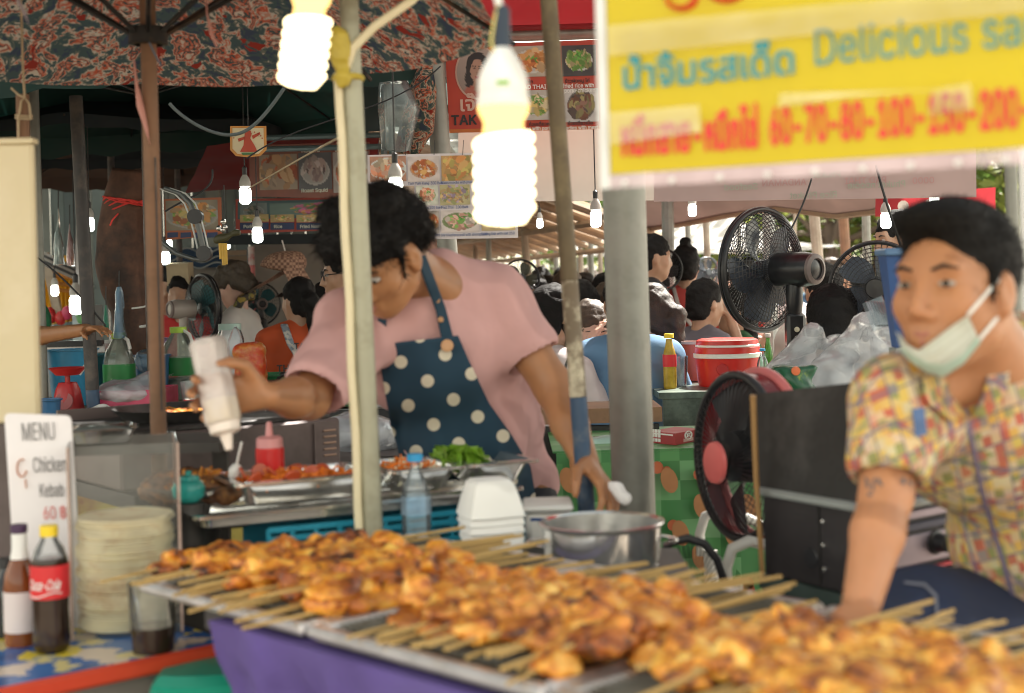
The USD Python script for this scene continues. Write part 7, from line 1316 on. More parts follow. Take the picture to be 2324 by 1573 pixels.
def draped(mesh, left, right, off, nu=30, nv=30, thick_=.0, bulge=None):
    """a cloth lying on the side of a body that faces the stall front: rows run between two polylines of pixels"""
    from scipy.interpolate import LinearNDInterpolator, NearestNDInterpolator, interp1d
    v, f = mesh; n = trimesh.Trimesh(v, f, process=False).vertex_normals; ok = (n * (v - V(0, 0, CZ))).sum(1) < 0; q, dep = px(v[ok]), v[ok][:, 1]
    li, nn = LinearNDInterpolator(q, dep), NearestNDInterpolator(q, dep)
    il, ir = [interp1d(np.linspace(0, 1, len(p)), np.array(p, float), axis=0) for p in (left, right)]
    t = np.linspace(0, 1, nv); s = np.linspace(0, 1, nu)[:, None, None]; xy = il(t)[None] * (1 - s) + ir(t)[None] * s; flat = xy.reshape(-1, 2); dd = li(flat); bad = np.isnan(dd); dd[bad] = nn(flat[bad])
    from scipy.ndimage import gaussian_filter
    D = gaussian_filter(dd.reshape(nu, nv), 1.2, mode='nearest') - off
    if bulge is not None: D = D - bulge(np.linspace(0, 1, nu)[:, None], t[None])
    p = np.array([P(x, y, d_) for (x, y), d_ in zip(flat, D.ravel())]); i, j = np.meshgrid(np.arange(nu - 1), np.arange(nv - 1), indexing='ij'); qd = np.stack([i * nv + j, i * nv + j + 1, (i + 1) * nv + j + 1, (i + 1) * nv + j], -1).reshape(-1, 4)
    m = (p, np.vstack([qd[:, [0, 1, 2]], qd[:, [0, 2, 3]]])); nf = trimesh.Trimesh(*m, process=False).face_normals.mean(0)
    if nf[1] > 0: m = flip(m)
    st = np.stack([flat[:, 0] / F * D.mean(), -flat[:, 1] / F * D.mean()], 1)
    if thick_: m = thick(m, thick_); st = np.vstack([st, st])
    return m, st

# ---- the seller in the pink shirt
M_pink = mt('pink_shirt_look', (.60, .345, .335), .85, var=.06, vs=10, bump=.25, bs=300)
hip, waist, chest, nb = P(1090, 1090, 3.36), P(1062, 960, 3.24), P(985, 790, 3.12), P(985, 655, 3.06)
RS, RE, RW = P(785, 725, 3.0), P(702, 905, 2.84), P(610, 898, 2.64); LS, LE, LW = P(1122, 676, 3.14), P(1258, 880, 3.10), P(1330, 1050, 2.96)
th = math.radians(37.5); phi = math.radians(43); A1 = axes((-math.sin(th) * math.cos(phi), -math.cos(th) * math.cos(phi), -math.sin(phi)), -.143); s1 = .98
c1 = P(866, 574, 2.88)
T = Thing('person', 'person in a pink shirt and spotted apron bending to squeeze sauce from a bottle', 'person', V(hip[0], hip[1] + .04, 0))
hp_, w1 = head_prims(c1, A1, s1)
fl, fr = V(hip[0] - .11, hip[1] + .0, .04), V(hip[0] + .12, hip[1] + .1, .04)
armR = [cap(RS, RE, .048, .039, .02), cap(RE, RE * .6 + RW * .4, .040, .038, .02), cap(RE * .6 + RW * .4, RW, .038, .025, .02)]; armL = [cap(LS, LE, .052, .042, .02), cap(LE, (LE + LW) / 2, .042, .038, .02), cap((LE + LW) / 2, LW, .038, .028, .02)]
bA, bB = P(470, 772, 2.60), P(520, 1020, 2.56); bax = unit(bB - bA); grip = bA + (bB - bA) * .50
hR = hand(RW, V(-.85, -.16, .06), V(0, 0, 1), V(-.1, -1, -.12), 1.05, 1.05); hL = hand(LW, unit(P(1392, 1125, 2.88) - LW), V(-.3, -1, 0), V(-.6, -.2, -1), .7, 1.0)
body = nets(hp_ + [cap(w1(0, -.03, -.05), nb, .056, .055, .03), cap(nb, chest, .055, .09, .05), cap(chest, hip, .09, .11, .05), cap(hip - V(.09, 0, 0), V(fl[0], fl[1], .5), .085, .06, .04), cap(V(fl[0], fl[1], .5), fl, .058, .04, .03), cap(hip + V(.09, 0, 0), V(fr[0], fr[1], .5), .085, .06, .04), cap(V(fr[0], fr[1], .5), fr, .058, .04, .03), cap(nb, RS, .04, .045, .03), cap(nb, LS, .04, .045, .03)] + armR + armL + hR + hL, .0062)
bp = T.part('body', body, M_skinA, True); face_parts(T, w1, A1, s1, .9, open_=.35, body=bp)
sl = unit(RE - RS); sleR = RS + sl * np.linalg.norm(RE - RS) * .80; ll = unit(LE - LS); sleL = LS + ll * np.linalg.norm(LE - LS) * .55
torso = [ell(chest + V(.01, .0, .02), (.165, .12, .155), k=.06), ell(chest + V(-.06, .01, -.02), (.11, .10, .13), k=.05), ell(waist, (.162, .135, .15), k=.06), ell(hip + V(.0, 0, .0), (.160, .135, .12), k=.06), cap(nb + V(-.01, .02, .005), LS, .060, .062, .05), cap(P(1000, 618, 3.08), LS, .05, .06, .04), cap(nb + V(-.04, .0, -.03), RS, .058, .058, .05), cap(nb + V(-.04, -.02, -.06), chest + V(-.03, -.02, .03), .075, .09, .05), cap(chest + V(.10, .03, .06), hip + V(.11, .03, 0), .075, .07, .05)]
sleeves = [cap(RS, sleR, .060, .069, .04), cap(RS + V(.05, 0, -.05), sleR + V(.02, 0, .0), .062, .055, .04), cap(LS, sleL, .064, .066, .04), cap(LS + V(-.03, 0, -.05), sleL + V(-.012, 0, .01), .062, .05, .04)]
cuts_ = [cap(sleR + sl * .066, sleR + sl * .3, .069, .10, .006, -1), cap(sleL + ll * .062, sleL + ll * .3, .067, .09, .006, -1), cap(nb + V(-.06, -.085, .035), nb + V(-.12, -.16, .14), .045, .09, .012, -1)]
shirt = nets(torso + sleeves + cuts_, .0072); v, f = shirt
fold = lambda p: .011 * np.sin(p[:, 0] * 55 + p[:, 2] * 34 + 5 * meshkit.fbm(p * 6, 2)) * np.clip((P(0, 820, 3)[2] - p[:, 2]) * 9 + .1, .1, 1)
nrm = trimesh.Trimesh(v, f, process=False).vertex_normals; low = np.clip((1.22 - v[:, 2]) * 6, 0, 1) * np.clip((v[:, 0] + .02) * 12, 0, 1)
v = v + nrm * ((meshkit.fbm(v * V(9, 9, 6), 3, 3) - .5) * .022 + (np.abs(meshkit.noise(v * V(16, 16, 9), 8) - .5) - .25) * .012 + fold(v) * (.12 + .9 * low) * .9)[:, None]
T.part('shirt', (v, f), M_pink, True)
M_dkjean = mt('dark_trousers_look', (.018, .020, .028), .8, var=.2)
T.part('trousers', nets([cap(hip - V(.08, 0, .06), V(fl[0], fl[1], .5), .10, .085, .05), cap(V(fl[0], fl[1], .5), fl + V(0, 0, .05), .085, .07, .03), cap(hip + V(.08, 0, -.06), V(fr[0], fr[1], .5), .10, .085, .05), cap(V(fr[0], fr[1], .5), fr + V(0, 0, .05), .085, .07, .03), ell(hip - V(0, 0, .09), (.165, .14, .1), k=.05)], .012, noise=(.006, 14)), M_dkjean, True)
M_apron = usdkit.material(stage, '/World/Looks/spotted_apron_look', {'u': ('uvmap', {'attribute': 'st'}), 'mp': ('mapping', {'rotation': (0, 0, .62), 'scale': (14.6, 14.6, 14.6)}), 'v': ('voronoi_texture', {'dimensions': '2D', 'scale': 1.0, 'randomness': .06}), 'r': ('rgb_ramp', {'ramp': [(.0, (.66, .60, .48)), (.195, (.66, .60, .48)), (.215, (.012, .042, .075)), (1, (.012, .042, .075))]}),
    'n': ('noise_texture', {'scale': 60.}), 'mx': ('mix', {'mix_type': 'multiply', 'fac': .5}), 'p': ('principled_bsdf', {'roughness': .85}), 'b': ('bump', {'strength': .2, 'distance': .002}), 'n2': ('noise_texture', {'scale': 500.})},
    [('u.UV', 'mp.vector'), ('mp.vector', 'v.vector'), ('v.distance', 'r.fac'), ('u.UV', 'n.vector'), ('r.color', 'mx.color1'), ('n.color', 'mx.color2'), ('r.color', 'p.base_color'), ('u.UV', 'n2.vector'), ('n2.fac', 'b.height'), ('b.normal', 'p.normal')], surface='p.BSDF')
M_navy = mt('navy_strap_look', (.012, .040, .07), .85, var=.1)
plain = nets(torso + [cap(hip - V(0, 0, .05), V((fl[0] + fr[0]) / 2, fl[1] - .02, .55), .16, .13, .05)], .012)
m, st = draped(plain, [(855, 784), (868, 860), (884, 950), (905, 1030), (925, 1110), (935, 1230)], [(1040, 762), (1066, 822), (1110, 915), (1160, 985), (1205, 1060), (1232, 1230)], .022, 44, 60, .003, lambda s, t: .016 * np.sin(s * 12 + t * 6) * t + .010 * np.sin(s * 5 - t * 9) * t)
ap = T.part('apron', m, M_apron, True, st=st)
plain2 = nets(torso + [cap(w1(0, -.03, -.05), nb, .056, .055, .03), cap(w1(0, -.02, -.02), nb, .05, .06, .03)], .010)
for L_, R_ in (([(946, 585), (968, 650), (990, 705), (1003, 775)], [(966, 578), (990, 640), (1012, 700), (1030, 770)]), ([(860, 706), (856, 745), (856, 792)], [(880, 702), (876, 745), (878, 790)])):
    m, st = draped(plain2, L_, R_, .016, 5, 24, .003); T.part('apron_strap', m, M_navy, True, parent=ap)
M_tanbtn = mt('tan_button_look', (.50, .27, .13), .4)
mm_, _ = draped(plain, [(1000, 770), (1000, 800)], [(1030, 768), (1030, 800)], .03, 3, 3); bc1 = mm_[0].mean(0); mm_, _ = draped(plain, [(862, 788), (862, 806)], [(880, 786), (880, 806)], .03, 3, 3); bc2 = mm_[0].mean(0)
for b_, r_ in ((bc1, .013), (bc2, .010), (bc1 + V(-.012, -.004, .055), .006), (bc1 + V(-.018, -.006, .095), .006)): T.part('apron_button', lathe([(0, .003), (r_ * .7, .004), (r_, .002), (r_, -.003)], b_, (0, -1, .15), 18), M_tanbtn, 40, parent=ap)
hair = nets([ell(w1(0, -.020, .052), V(.086, .104, .087) * s1, A1, .03), ell(w1(.01, .050, .085), V(.076, .060, .046) * s1, A1, .03), ell(w1(-.03, -.07, .02), V(.06, .05, .07) * s1, A1, .03), ell(w1(.04, -.06, .03), V(.055, .055, .065) * s1, A1, .03), ell(w1(.03, .03, .13), V(.04, .04, .03), A1, .02), ell(w1(-.05, -.02, .12), V(.035, .04, .03), A1, .02), cap(w1(-.074, .025, .03), w1(-.070, .036, -.03), .012, .005, .012), cap(w1(.074, .025, .03), w1(.070, .036, -.03), .012, .005, .012),
             ell(w1(0, .118, -.055), V(.088, .085, .098) * s1, A1, .02, -1), ell(w1(-.092, .004, -.014), V(.026, .026, .040) * s1, A1, .01, -1), ell(w1(.092, .004, -.014), V(.026, .026, .040) * s1, A1, .01, -1), ell(w1(0, .0, -.15), V(.12, .12, .09) * s1, A1, .02, -1)], .0062, noise=(.015, 32, 4))
hp1 = T.part('hair', hair, M_hairblk, True); strands(T, hair, 5200, .014, .0011, M_hairblk, hp1, 1.0)
# the squeeze bottle in the hand
R_ = S(42, 2.58); LB = np.linalg.norm(bB - bA); B2_ = Thing('squeeze_bottle', 'clear squeeze bottle of pale yellow mayonnaise held upside down over the meat', 'bottle', grip)
M_sq = clear('milky_bottle_look', (.90, .86, .84), .48, (.72, .64, .60), .18); M_mayo = mt('mayonnaise_look', (.82, .68, .30), .35, var=.04); M_capw = mt('milky_cap_look', (.80, .70, .62), .35, var=.04)
fr_ = frame_of(bax)
B2_.part('bottle_wall', lathe([(0, 0), (R_ * .9, .0), (R_, .006), (R_ * .97, LB * .3), (R_, LB * .5), (R_, LB * .74), (R_ * .9, LB * .765)], bA, n=36, ax=fr_), M_sq, 50)
B2_.part('mayonnaise', lathe([(0, LB * .56), (R_ * .9, LB * .55), (R_ * .95, LB * .57), (R_ * .95, LB * .735), (R_ * .8, LB * .76), (0, LB * .765)], bA, n=36, ax=fr_), M_mayo, 50)
B2_.part('cap', lathe([(R_ * .9, LB * .765), (R_ * .84, LB * .775), (R_ * .82, LB * .84), (R_ * .6, LB * .855), (R_ * .36, LB * .87), (R_ * .2, LB * 1.0), (R_ * .12, LB * 1.01), (0, LB * 1.01)], bA, n=32, ax=fr_), M_capw, 40)
single('crumpled_tissue', nets([cap(P(1388, 1100, 2.86), P(1418, 1132, 2.84), .008, .014, k=.01), ell(P(1405, 1115, 2.85), (.012, .01, .016), k=.01)], .004, noise=(.004, 80)), mt('tissue_look', (.75, .72, .72), .85), 'crumpled white tissue in the lowered hand beside the steel post', 'tissue', True)

# ---- the masked seller at the right
M_patch = None
def patchwork():
    cols = [(.62, .38, .07), (.60, .46, .26), (.46, .06, .05), (.60, .50, .34), (.20, .24, .08), (.66, .42, .07), (.56, .44, .30), (.50, .14, .09), (.64, .44, .10), (.58, .48, .32), (.30, .30, .12), (.58, .33, .22), (.62, .46, .18), (.42, .07, .06), (.22, .20, .22)]
    cols = [tuple(.78 * V(*c) + .22 * V(.55, .38, .18)) for c in cols]
    nodes = {'tc': ('texture_coordinate', {}), 'mp': ('mapping', {'rotation': (.1, .28, .2), 'scale': (78, 78, 62)}), 'dn': ('noise_texture', {'scale': 7., 'detail': 2.}), 'da': ('vector_math', {'math_type': 'multiply_add', 'vector2': (.03, .03, .03)}), 'v': ('voronoi_texture', {'scale': 1., 'randomness': .22, 'metric': 'chebychev'}), 's': ('separate_color', {}), 'r': ('rgb_ramp', {'ramp': [(i / len(cols), c) for i, c in enumerate(cols)], 'interpolate': False}),
             'v2': ('voronoi_texture', {'scale': .36, 'randomness': .0, 'feature': 'distance_to_edge'}), 'r2': ('rgb_ramp', {'ramp': [(0, (.75, .75, .75)), (.024, (.75, .75, .75)), (.045, (0, 0, 0))]}), 'n': ('noise_texture', {'scale': 30.}), 'm2': ('mix', {'color2': (.13, .12, .20)}), 'm3': ('mix', {'mix_type': 'overlay', 'fac': .25}), 'p': ('principled_bsdf', {'roughness': .8})}
    return usdkit.material(stage, '/World/Looks/patchwork_shirt_look', nodes, [('tc.object', 'mp.vector'), ('tc.object', 'dn.vector'), ('dn.color', 'da.vector1'), ('mp.vector', 'da.vector3'), ('da.vector', 'v.vector'), ('da.vector', 'v2.vector'), ('v.color', 's.color'), ('s.r', 'r.fac'), ('v2.distance', 'r2.fac'), ('r2.color', 'm2.fac'), ('r.color', 'm2.color1'), ('tc.object', 'n.vector'), ('m2.color', 'm3.color1'), ('n.color', 'm3.color2'), ('m3.color', 'p.base_color')], surface='p.BSDF')
M_patch = patchwork()
th = math.radians(48); A2_ = axes((-math.sin(th), -math.cos(th), .05), .024); s2 = .99
c2_ = P(2169, 656, 2.06)
T = Thing('person', 'person in a patchwork print shirt with a green face mask pulled below the mouth', 'person', V(P(2420, 1400, 2.45)[0], 2.45, 0))
h2, w2 = head_prims(c2_, A2_, s2)
nb2, ch2, wa2, hi2 = P(2250, 840, 2.14), P(2262, 960, 2.20), P(2388, 1200, 2.28), P(2475, 1420, 2.34)
RS2, RE2, RW2 = P(2022, 900, 2.06), P(2012, 1120, 1.99), P(1952, 1385, 1.90); LS2, LE2, LW2 = P(2440, 850, 2.30), P(2520, 1130, 2.2), P(2430, 1390, 2.02)
g1, g2 = V(hi2[0] - .12, hi2[1] + .05, .04), V(hi2[0] + .12, hi2[1] + .1, .04); kn = P(2095, 1425, 2.20)
body = nets(h2 + [cap(w2(0, -.028, -.04), nb2, .060, .066, .03), cap(nb2, ch2, .055, .08, .05), cap(ch2, hi2, .09, .11, .05), cap(nb2, RS2, .04, .045, .03), cap(nb2, LS2, .04, .045, .03), cap(RS2, RE2, .045, .036, .012), cap(RE2, RE2 * .65 + RW2 * .35, .036, .036, .012), cap(RE2 * .65 + RW2 * .35, RW2, .036, .025, .012), cap(LS2, LE2, .050, .040, .02), cap(LE2, LW2, .040, .027, .02),
                 cap(hi2 + V(-.08, 0, 0), V(g1[0], g1[1], .5), .085, .06, .03), cap(V(g1[0], g1[1], .5), g1, .058, .04, .03), cap(hi2 + V(.08, 0, 0), V(g2[0], g2[1], .5), .085, .06, .03), cap(V(g2[0], g2[1], .5), g2, .058, .04, .03)] + hand(RW2, V(-.25, -.75, -.25), V(-1, .3, 0), V(0, -.2, -1), .35, 1.0) + hand(LW2, V(-.3, -.9, -.2), V(-1, 0, 0), V(0, 0, -1), .4, 1.0), .0062)
vcol = None
bp = T.part('body', body, M_skinB, True); face_parts(T, w2, A2_, s2, 1.15, open_=.34, body=bp)
hair = nets([ell(w2(0, -.020, .044), V(.0795, .100, .092) * s2, A2_, .02), ell(w2(.004, .045, .098), V(.060, .050, .030) * s2, A2_, .03), cap(w2(-.074, .016, .02), w2(-.073, .024, -.02), .010, .006, .012), cap(w2(.074, .016, .02), w2(.073, .024, -.02), .010, .006, .012), ell(w2(0, .108, -.022), V(.078, .070, .102) * s2, A2_, .012, -1), ell(w2(-.094, .004, -.014), V(.026, .026, .036) * s2, A2_, .01, -1), ell(w2(.094, .004, -.014), V(.026, .026, .036) * s2, A2_, .01, -1), ell(w2(0, .02, -.15), V(.12, .14, .098) * s2, A2_, .02, -1)], .0062, noise=(.003, 60, 4))
hp2 = T.part('hair', hair, M_hairblk, True); strands(T, hair, 4200, .010, .0009, M_hairblk, hp2, .5)
s_ = unit(RE2 - RS2); sle = RS2 + s_ * np.linalg.norm(RE2 - RS2) * .70; s3 = unit(LE2 - LS2); sle3 = LS2 + s3 * .17
shp = [ell(ch2 + V(0, 0, .0), (.185, .13, .15), k=.05), ell(wa2, (.165, .14, .17), k=.06), ell(hi2 + V(0, 0, .02), (.165, .145, .12), k=.06), cap(nb2 + V(-.03, .02, -.03), RS2, .062, .056, .05), cap(nb2 + V(.03, .02, -.015), LS2, .07, .068, .05), cap(nb2 + V(0, .02, -.05), ch2, .08, .10, .05), cap(LS2, hi2 + V(.1, 0, 0), .08, .1, .05), cap(P(2298, 822, 2.18), LS2, .062, .06, .04), cap(P(2300, 790, 2.2), P(2400, 800, 2.24), .048, .055, .03)]
shirt2 = nets(shp + [cap(RS2, sle, .056, .056, .03), cap(RS2 + V(.05, .02, -.05), sle + V(.012, 0, .02), .055, .04, .03), cap(LS2, sle3, .064, .066, .03), cap(sle + s_ * .053, sle + s_ * .25, .056, .075, .006, -1), cap(sle3 + s3 * .062, sle3 + s3 * .25, .066, .085, .006, -1),
               cap(nb2 + V(-.05, -.075, .035), nb2 + V(-.05, -.10, .16), .046, .075, .010, -1), cap(P(2192, 900, 2.06), P(2205, 945, 2.03), .034, .012, .01, -1)], .0072, noise=(.009, 12, 3, (1, 1, .7)))
sp = T.part('shirt', shirt2, M_patch, True)
for L_, R_, o in (([(2142, 850), (2150, 885), (2196, 942)], [(2098, 838), (2098, 905), (2160, 955)], .016), ([(2240, 850), (2232, 890), (2208, 942)], [(2292, 800), (2290, 880), (2240, 950)], .016)):
    m, _ = draped(shirt2, L_, R_, o, 8, 10, .003); T.part('collar_flap', m, M_patch, True, parent=sp)
m, _ = draped(shirt2, [(2070, 928), (2078, 992)], [(2098, 924), (2104, 986)], .004, 6, 8, .001); T.part('blue_patch', m, mt('blue_patch_look', (.09, .15, .30), .8), True, parent=sp)
m, _ = draped(shirt2, [(2186, 930), (2230, 1140), (2300, 1370)], [(2196, 930), (2240, 1140), (2310, 1370)], .004, 3, 30, .001); T.part('button_placket', m, mt('placket_look', (.16, .13, .20), .8), True, parent=sp)
M_jean = mt('denim_look', (.022, .033, .075), .85, var=.2, vs=14, bump=.2, bs=300)
jn = nets([cap(hi2 + V(-.06, 0, -.04), V(g1[0], g1[1] - .0, .5), .12, .09, .04), cap(V(g1[0], g1[1], .5), g1 + V(0, 0, .05), .09, .07, .03), cap(hi2 + V(.08, 0, -.06), V(g2[0], g2[1], .5), .11, .09, .05), cap(V(g2[0], g2[1], .5), g2 + V(0, 0, .05), .09, .07, .03), cap(hi2 + V(-.06, -.02, -.0), kn, .115, .085, .06), cap(kn, V(kn[0] + .03, kn[1] + .05, .1), .085, .065, .04)], .010, noise=(.006, 14))
jp = T.part('jeans', jn, M_jean, True)
m, _ = draped(jn, [(2052, 1318), (2100, 1322), (2128, 1350), (2132, 1420)], [(2052, 1324), (2097, 1330), (2121, 1354), (2124, 1420)], .005, 3, 26, .001); T.part('pocket_seam', m, mt('seam_look', (.16, .17, .22), .8), True, parent=jp)
M_mask = mt('mask_green_look', (.52, .66, .56), .8, var=.04, vs=5, back=.2); M_maskw = mt('mask_pale_look', (.72, .74, .66), .8, var=.04, back=.2)
hm = nets(h2 + [ell(w2(0, .06, -.10), V(.045, .045, .045) * s2, A2_, .03)], .008)
m, st = draped(hm, [(2036, 752), (2056, 780), (2084, 796), (2120, 770), (2160, 740), (2197, 716)], [(2046, 800), (2072, 826), (2102, 846), (2140, 856), (2185, 824), (2224, 776)], .010, 20, 30, .0025, lambda s, t: .010 * np.sin(np.pi * s) * np.sin(np.pi * t) + .0012 * np.sin(s * 24))
mk = T.part('face_mask', m, M_maskw, True)
m, _ = draped((m[0], m[1]), [(2045, 788), (2075, 812), (2105, 826), (2145, 830), (2188, 806), (2220, 766)], [(2047, 799), (2073, 826), (2103, 846), (2140, 857), (2187, 826), (2226, 778)], .004, 5, 30, .002); T.part('mask_edge', m, M_mask, True, parent=mk)
for a_, b_ in (((2197, 716), (2268, 632)), ((2222, 772), (2276, 706))):
    m, _ = draped(hm, [(a_[0] - 2, a_[1] - 3), (b_[0] - 2, b_[1] - 3)], [(a_[0] + 3, a_[1] + 3), (b_[0] + 3, b_[1] + 3)], .006, 3, 14, .002); T.part('ear_loop', m, M_white, True, parent=mk)
M_ink = mt('tattoo_look', (.10, .10, .11), .6); only_arm = nets([cap(RS2, RE2, .045, .036, .012), cap(RE2, RE2 * .65 + RW2 * .35, .036, .036, .012)], .006)
for k, (x, y, w, h, a) in enumerate([(1968, 1096, 6, 24, .3), (1982, 1100, 5, 30, -.2), (1996, 1094, 7, 18, .5), (2050, 1092, 8, 14, 0), (2066, 1096, 6, 12, .4), (1974, 1122, 10, 8, 0)]):
    m, _ = draped(only_arm, [(x - w / 2 - a * 10, y - h / 2), (x - w / 2 + a * 10, y + h / 2)], [(x + w / 2 - a * 10, y - h / 2), (x + w / 2 + a * 10, y + h / 2)], .0022, 4, 5); T.part('tattoo', m, M_ink, True, parent=bp)

# ---- the others in the market
def someone(label, hx, hy, d, face, sit, shirt, skin_=M_skinC, hair_=M_hairblk, lean=.12, arms=('down', 'down'), style='short', trousers=M_dkjean, hs=1.0, pitch=-.1, tank=False, group=None, res=None, extra=None, facing=None):
    c = P(hx, hy, d); f = unit(V(*face, 0)); r = V(f[1], -f[0], 0); z = V(0, 0, 1); t = z * math.cos(lean) + f * math.sin(lean); res = res or (.011 if d < 7 else .014 if d < 9 else .018)
    hf = unit(V(*(facing or face), 0)); A = axes(hf + z * pitch); H, w = head_prims(c, A, hs); sc = c - z * .155 * hs - hf * .025 - t * .03; hips = sc - t * .50
    if hips[2] < .42: hips = V(hips[0], hips[1], .42)
    T = Thing('person', label, 'person', V(hips[0], hips[1], 0), group); sh = [sc + r * .165 * e - t * .03 for e in (-1, 1)]; skinp = H + [cap(w(0, -.028, -.04), sc, .052, .050, .03)]; sl_, cut_ = [], []
    for e, pose, s0 in zip((-1, 1), arms, sh):
        if pose == 'down': el, wr = s0 - t * .27 + r * e * .05 - f * .02, s0 - t * .27 - z * .21 + f * .10 + r * e * .05
        elif pose == 'table': el, wr = s0 - t * .23 + f * .14 + r * e * .07, s0 - t * .24 + f * .36 - r * e * .03
        elif pose == 'face': el, wr = s0 - t * .16 + f * .22 + r * e * .02, c + hf * .12 - z * .07 + r * e * .05
        else: el, wr = [np.asarray(q) for q in pose]
        skinp += [cap(s0, el, .042, .038, .02), cap(el, wr, .038, .026, .02)] + hand(wr, unit(wr - el), f if pose == 'down' else -r * e, -r * e if pose == 'down' else -z, .5, .95)
        q = unit(el - s0); se = s0 + q * .155; sl_.append(cap(s0, se, .056, .060, .03)); cut_.append(cap(se + q * .056, se + q * .25, .060, .075, .006, -1))
    bp = T.part('body', nets(skinp + [cap(sc, hips, .06, .08, .04)], res), skin_, True)
    if d < 7: face_parts(T, w, A, hs, body=bp)
    tor = [cap(sc - t * .02 - r * .10, sc - t * .02 + r * .10, .066, k=.05), cap(sc + t * .03 - r * .03, sh[0], .052, .056, .04), cap(sc + t * .03 + r * .03, sh[1], .052, .056, .04), cap(sh[0], sh[1], .052, k=.05), ell(sc - t * .16, (.165, .12, .17), np.stack([r, f, z]), .05), ell(sc - t * .34, (.15, .12, .17), np.stack([r, f, z]), .06), ell(hips, (.165, .13, .10), np.stack([r, f, z]), .05)]
    sp = T.part('shirt', nets(tor + ([] if tank else sl_ + cut_) + [cap(sc + t * .07 + f * .05, sc + t * .18 + f * .03, .048, .08, .01, -1)], res, noise=(.009, 10, len(label))), shirt, True)
    if sit: k = [hips + f * .40 + r * e * .10 for e in (-1, 1)]; leg = [q for e, kk in zip((-1, 1), k) for q in (cap(hips + r * e * .08 - z * .02, kk, .085, .065, .04), cap(kk, V(kk[0], kk[1], .06), .06, .04, .03), cap(V(kk[0], kk[1], .05), V(kk[0], kk[1], .04) + f * .13, .04, .035, .02))]
    else: leg = [q for e in (-1, 1) for q in (cap(hips + r * e * .08 - z * .02, V(hips[0], hips[1], hips[2] * .5) + r * e * .10, .09, .06, .04), cap(V(hips[0], hips[1], hips[2] * .5) + r * e * .10, V(hips[0], hips[1], .07) + r * e * .10, .06, .042, .03), cap(V(hips[0], hips[1], .05) + r * e * .1, V(hips[0], hips[1], .04) + r * e * .1 + f * .13, .04, .035, .02))]
    T.part('trousers', nets(leg, max(res, .016)), trousers, True)
    if sit: tubm_ = hips - z * .12; T.part('stool', lathe([(0, tubm_[2]), (.15, tubm_[2] - .01), (.14, tubm_[2] - .05), (.17, 0), (0, 0)], V(hips[0], hips[1], 0), n=16), M_redp, 40, label='plastic stool')
    hp = [ell(w(0, -.018, .044), V(.085, .104, .094) * hs, A, .02), ell(w(0, -.05, -.03), V(.074, .066, .075) * hs, A, .03), ell(w(0, .112, -.045), V(.074, .072, .098) * hs, A, .012, -1), ell(w(0, .03, -.175), V(.12, .15, .096) * hs, A, .02, -1)]
    if style == 'long': hp = [ell(w(0, -.022, .040), V(.090, .106, .100) * hs, A, .02), cap(w(0, -.08, .0), w(0, -.075, -.16), .075, .06, .04), ell(w(0, .112, -.045), V(.076, .078, .112) * hs, A, .015, -1)]
    if style == 'tail': hp += [cap(w(0, -.10, .03), w(-.01, -.135, -.02), .03, .04, .02), cap(w(-.01, -.135, -.02), w(0, -.12, -.20), .042, .022, .03)]
    if style == 'bun': hp += [ell(w(0, -.035, .150), (.038, .038, .028), A, .01), ell(w(0, -.05, .0), V(.075, .08, .09), A, .02)]
    if style == 'curly': hp = [ell(w(0, -.025, .050), V(.100, .116, .102) * hs, A, .02), ell(w(0, -.08, -.02), (.09, .07, .07), A, .03), ell(w(0, .125, -.05), V(.092, .085, .105) * hs, A, .015, -1), ell(w(0, .03, -.17), V(.14, .15, .10) * hs, A, .02, -1)]
    T.part('hair', nets(hp, min(res, .011), noise=(.022 if style == 'curly' else .012, 26 if style == 'curly' else 34, len(label))), hair_, True)
    if extra: extra(T, w, A, c, sc, t, f, r, sp)
    return T
def cloth(n, col, **k): return mt(n, col, .85, var=.08, vs=9, bump=.15, bs=200, **k)
M_oshirt = cloth('orange_tee_look', (.50, .075, .018)); M_wshirt = cloth('white_linen_look', (.62, .60, .57)); M_strapg = bands('floral_strap_look', [(.32, .34, .36), (.16, .2, .24), (.48, .46, .42), (.22, .26, .30)], 60, rnd=1.)
def ex_orange(T, w, A, c, sc, t, f, r, sp):
    bk = -f; y0 = sc - t * .10 + bk * .135; q = lambda x, z: y0 + r * x + t * z + bk * (-.9 * x * x)
    for e in (-1, 1): T.part('apron_strap', tube([sc + r * e * .085 + bk * .055 + t * .055, q(e * .055, .06), q(e * .02, -.0), q(-e * .07, -.09), q(-e * .14, -.20), q(-e * .17, -.26)], .020, 8, flat=.22), M_strapg, True)
    for s, z, h, x in [('TAK', .035, .028, .15), ('THAI FOOD', -.075, .034, .15), ('เจ๊ตั๊กเมืองไทย', -.135, .026, .14), ('081-636', -.185, .026, .09)]:
        g = text(s, h, s[0] == 'เ', 2, .002, center=True); k = min(1, .25 / (g[0][:, 0].max() * 2)); T.part('lettering', frame_put((g[0] * V(k, 1, 1), g[1]), q(0, z) + bk * .008, -np.cross(t, bk) * -1 if False else np.cross(t, bk), t), M_ink_black, False, parent=sp)
    T.part('visor', wob(quad(w(-.06, .07, .06), w(.06, .07, .06), w(.05, .15, .04), w(-.05, .15, .04), 8, 6), .004, 20), M_black, True)
someone('person in an orange shirt printed on the back with crossed apron straps, seen from behind', 676, 684, 7.1, (-.15, 1), False, M_oshirt, style='tail', lean=.05, extra=ex_orange, hs=.88, facing=(-.7, .7))
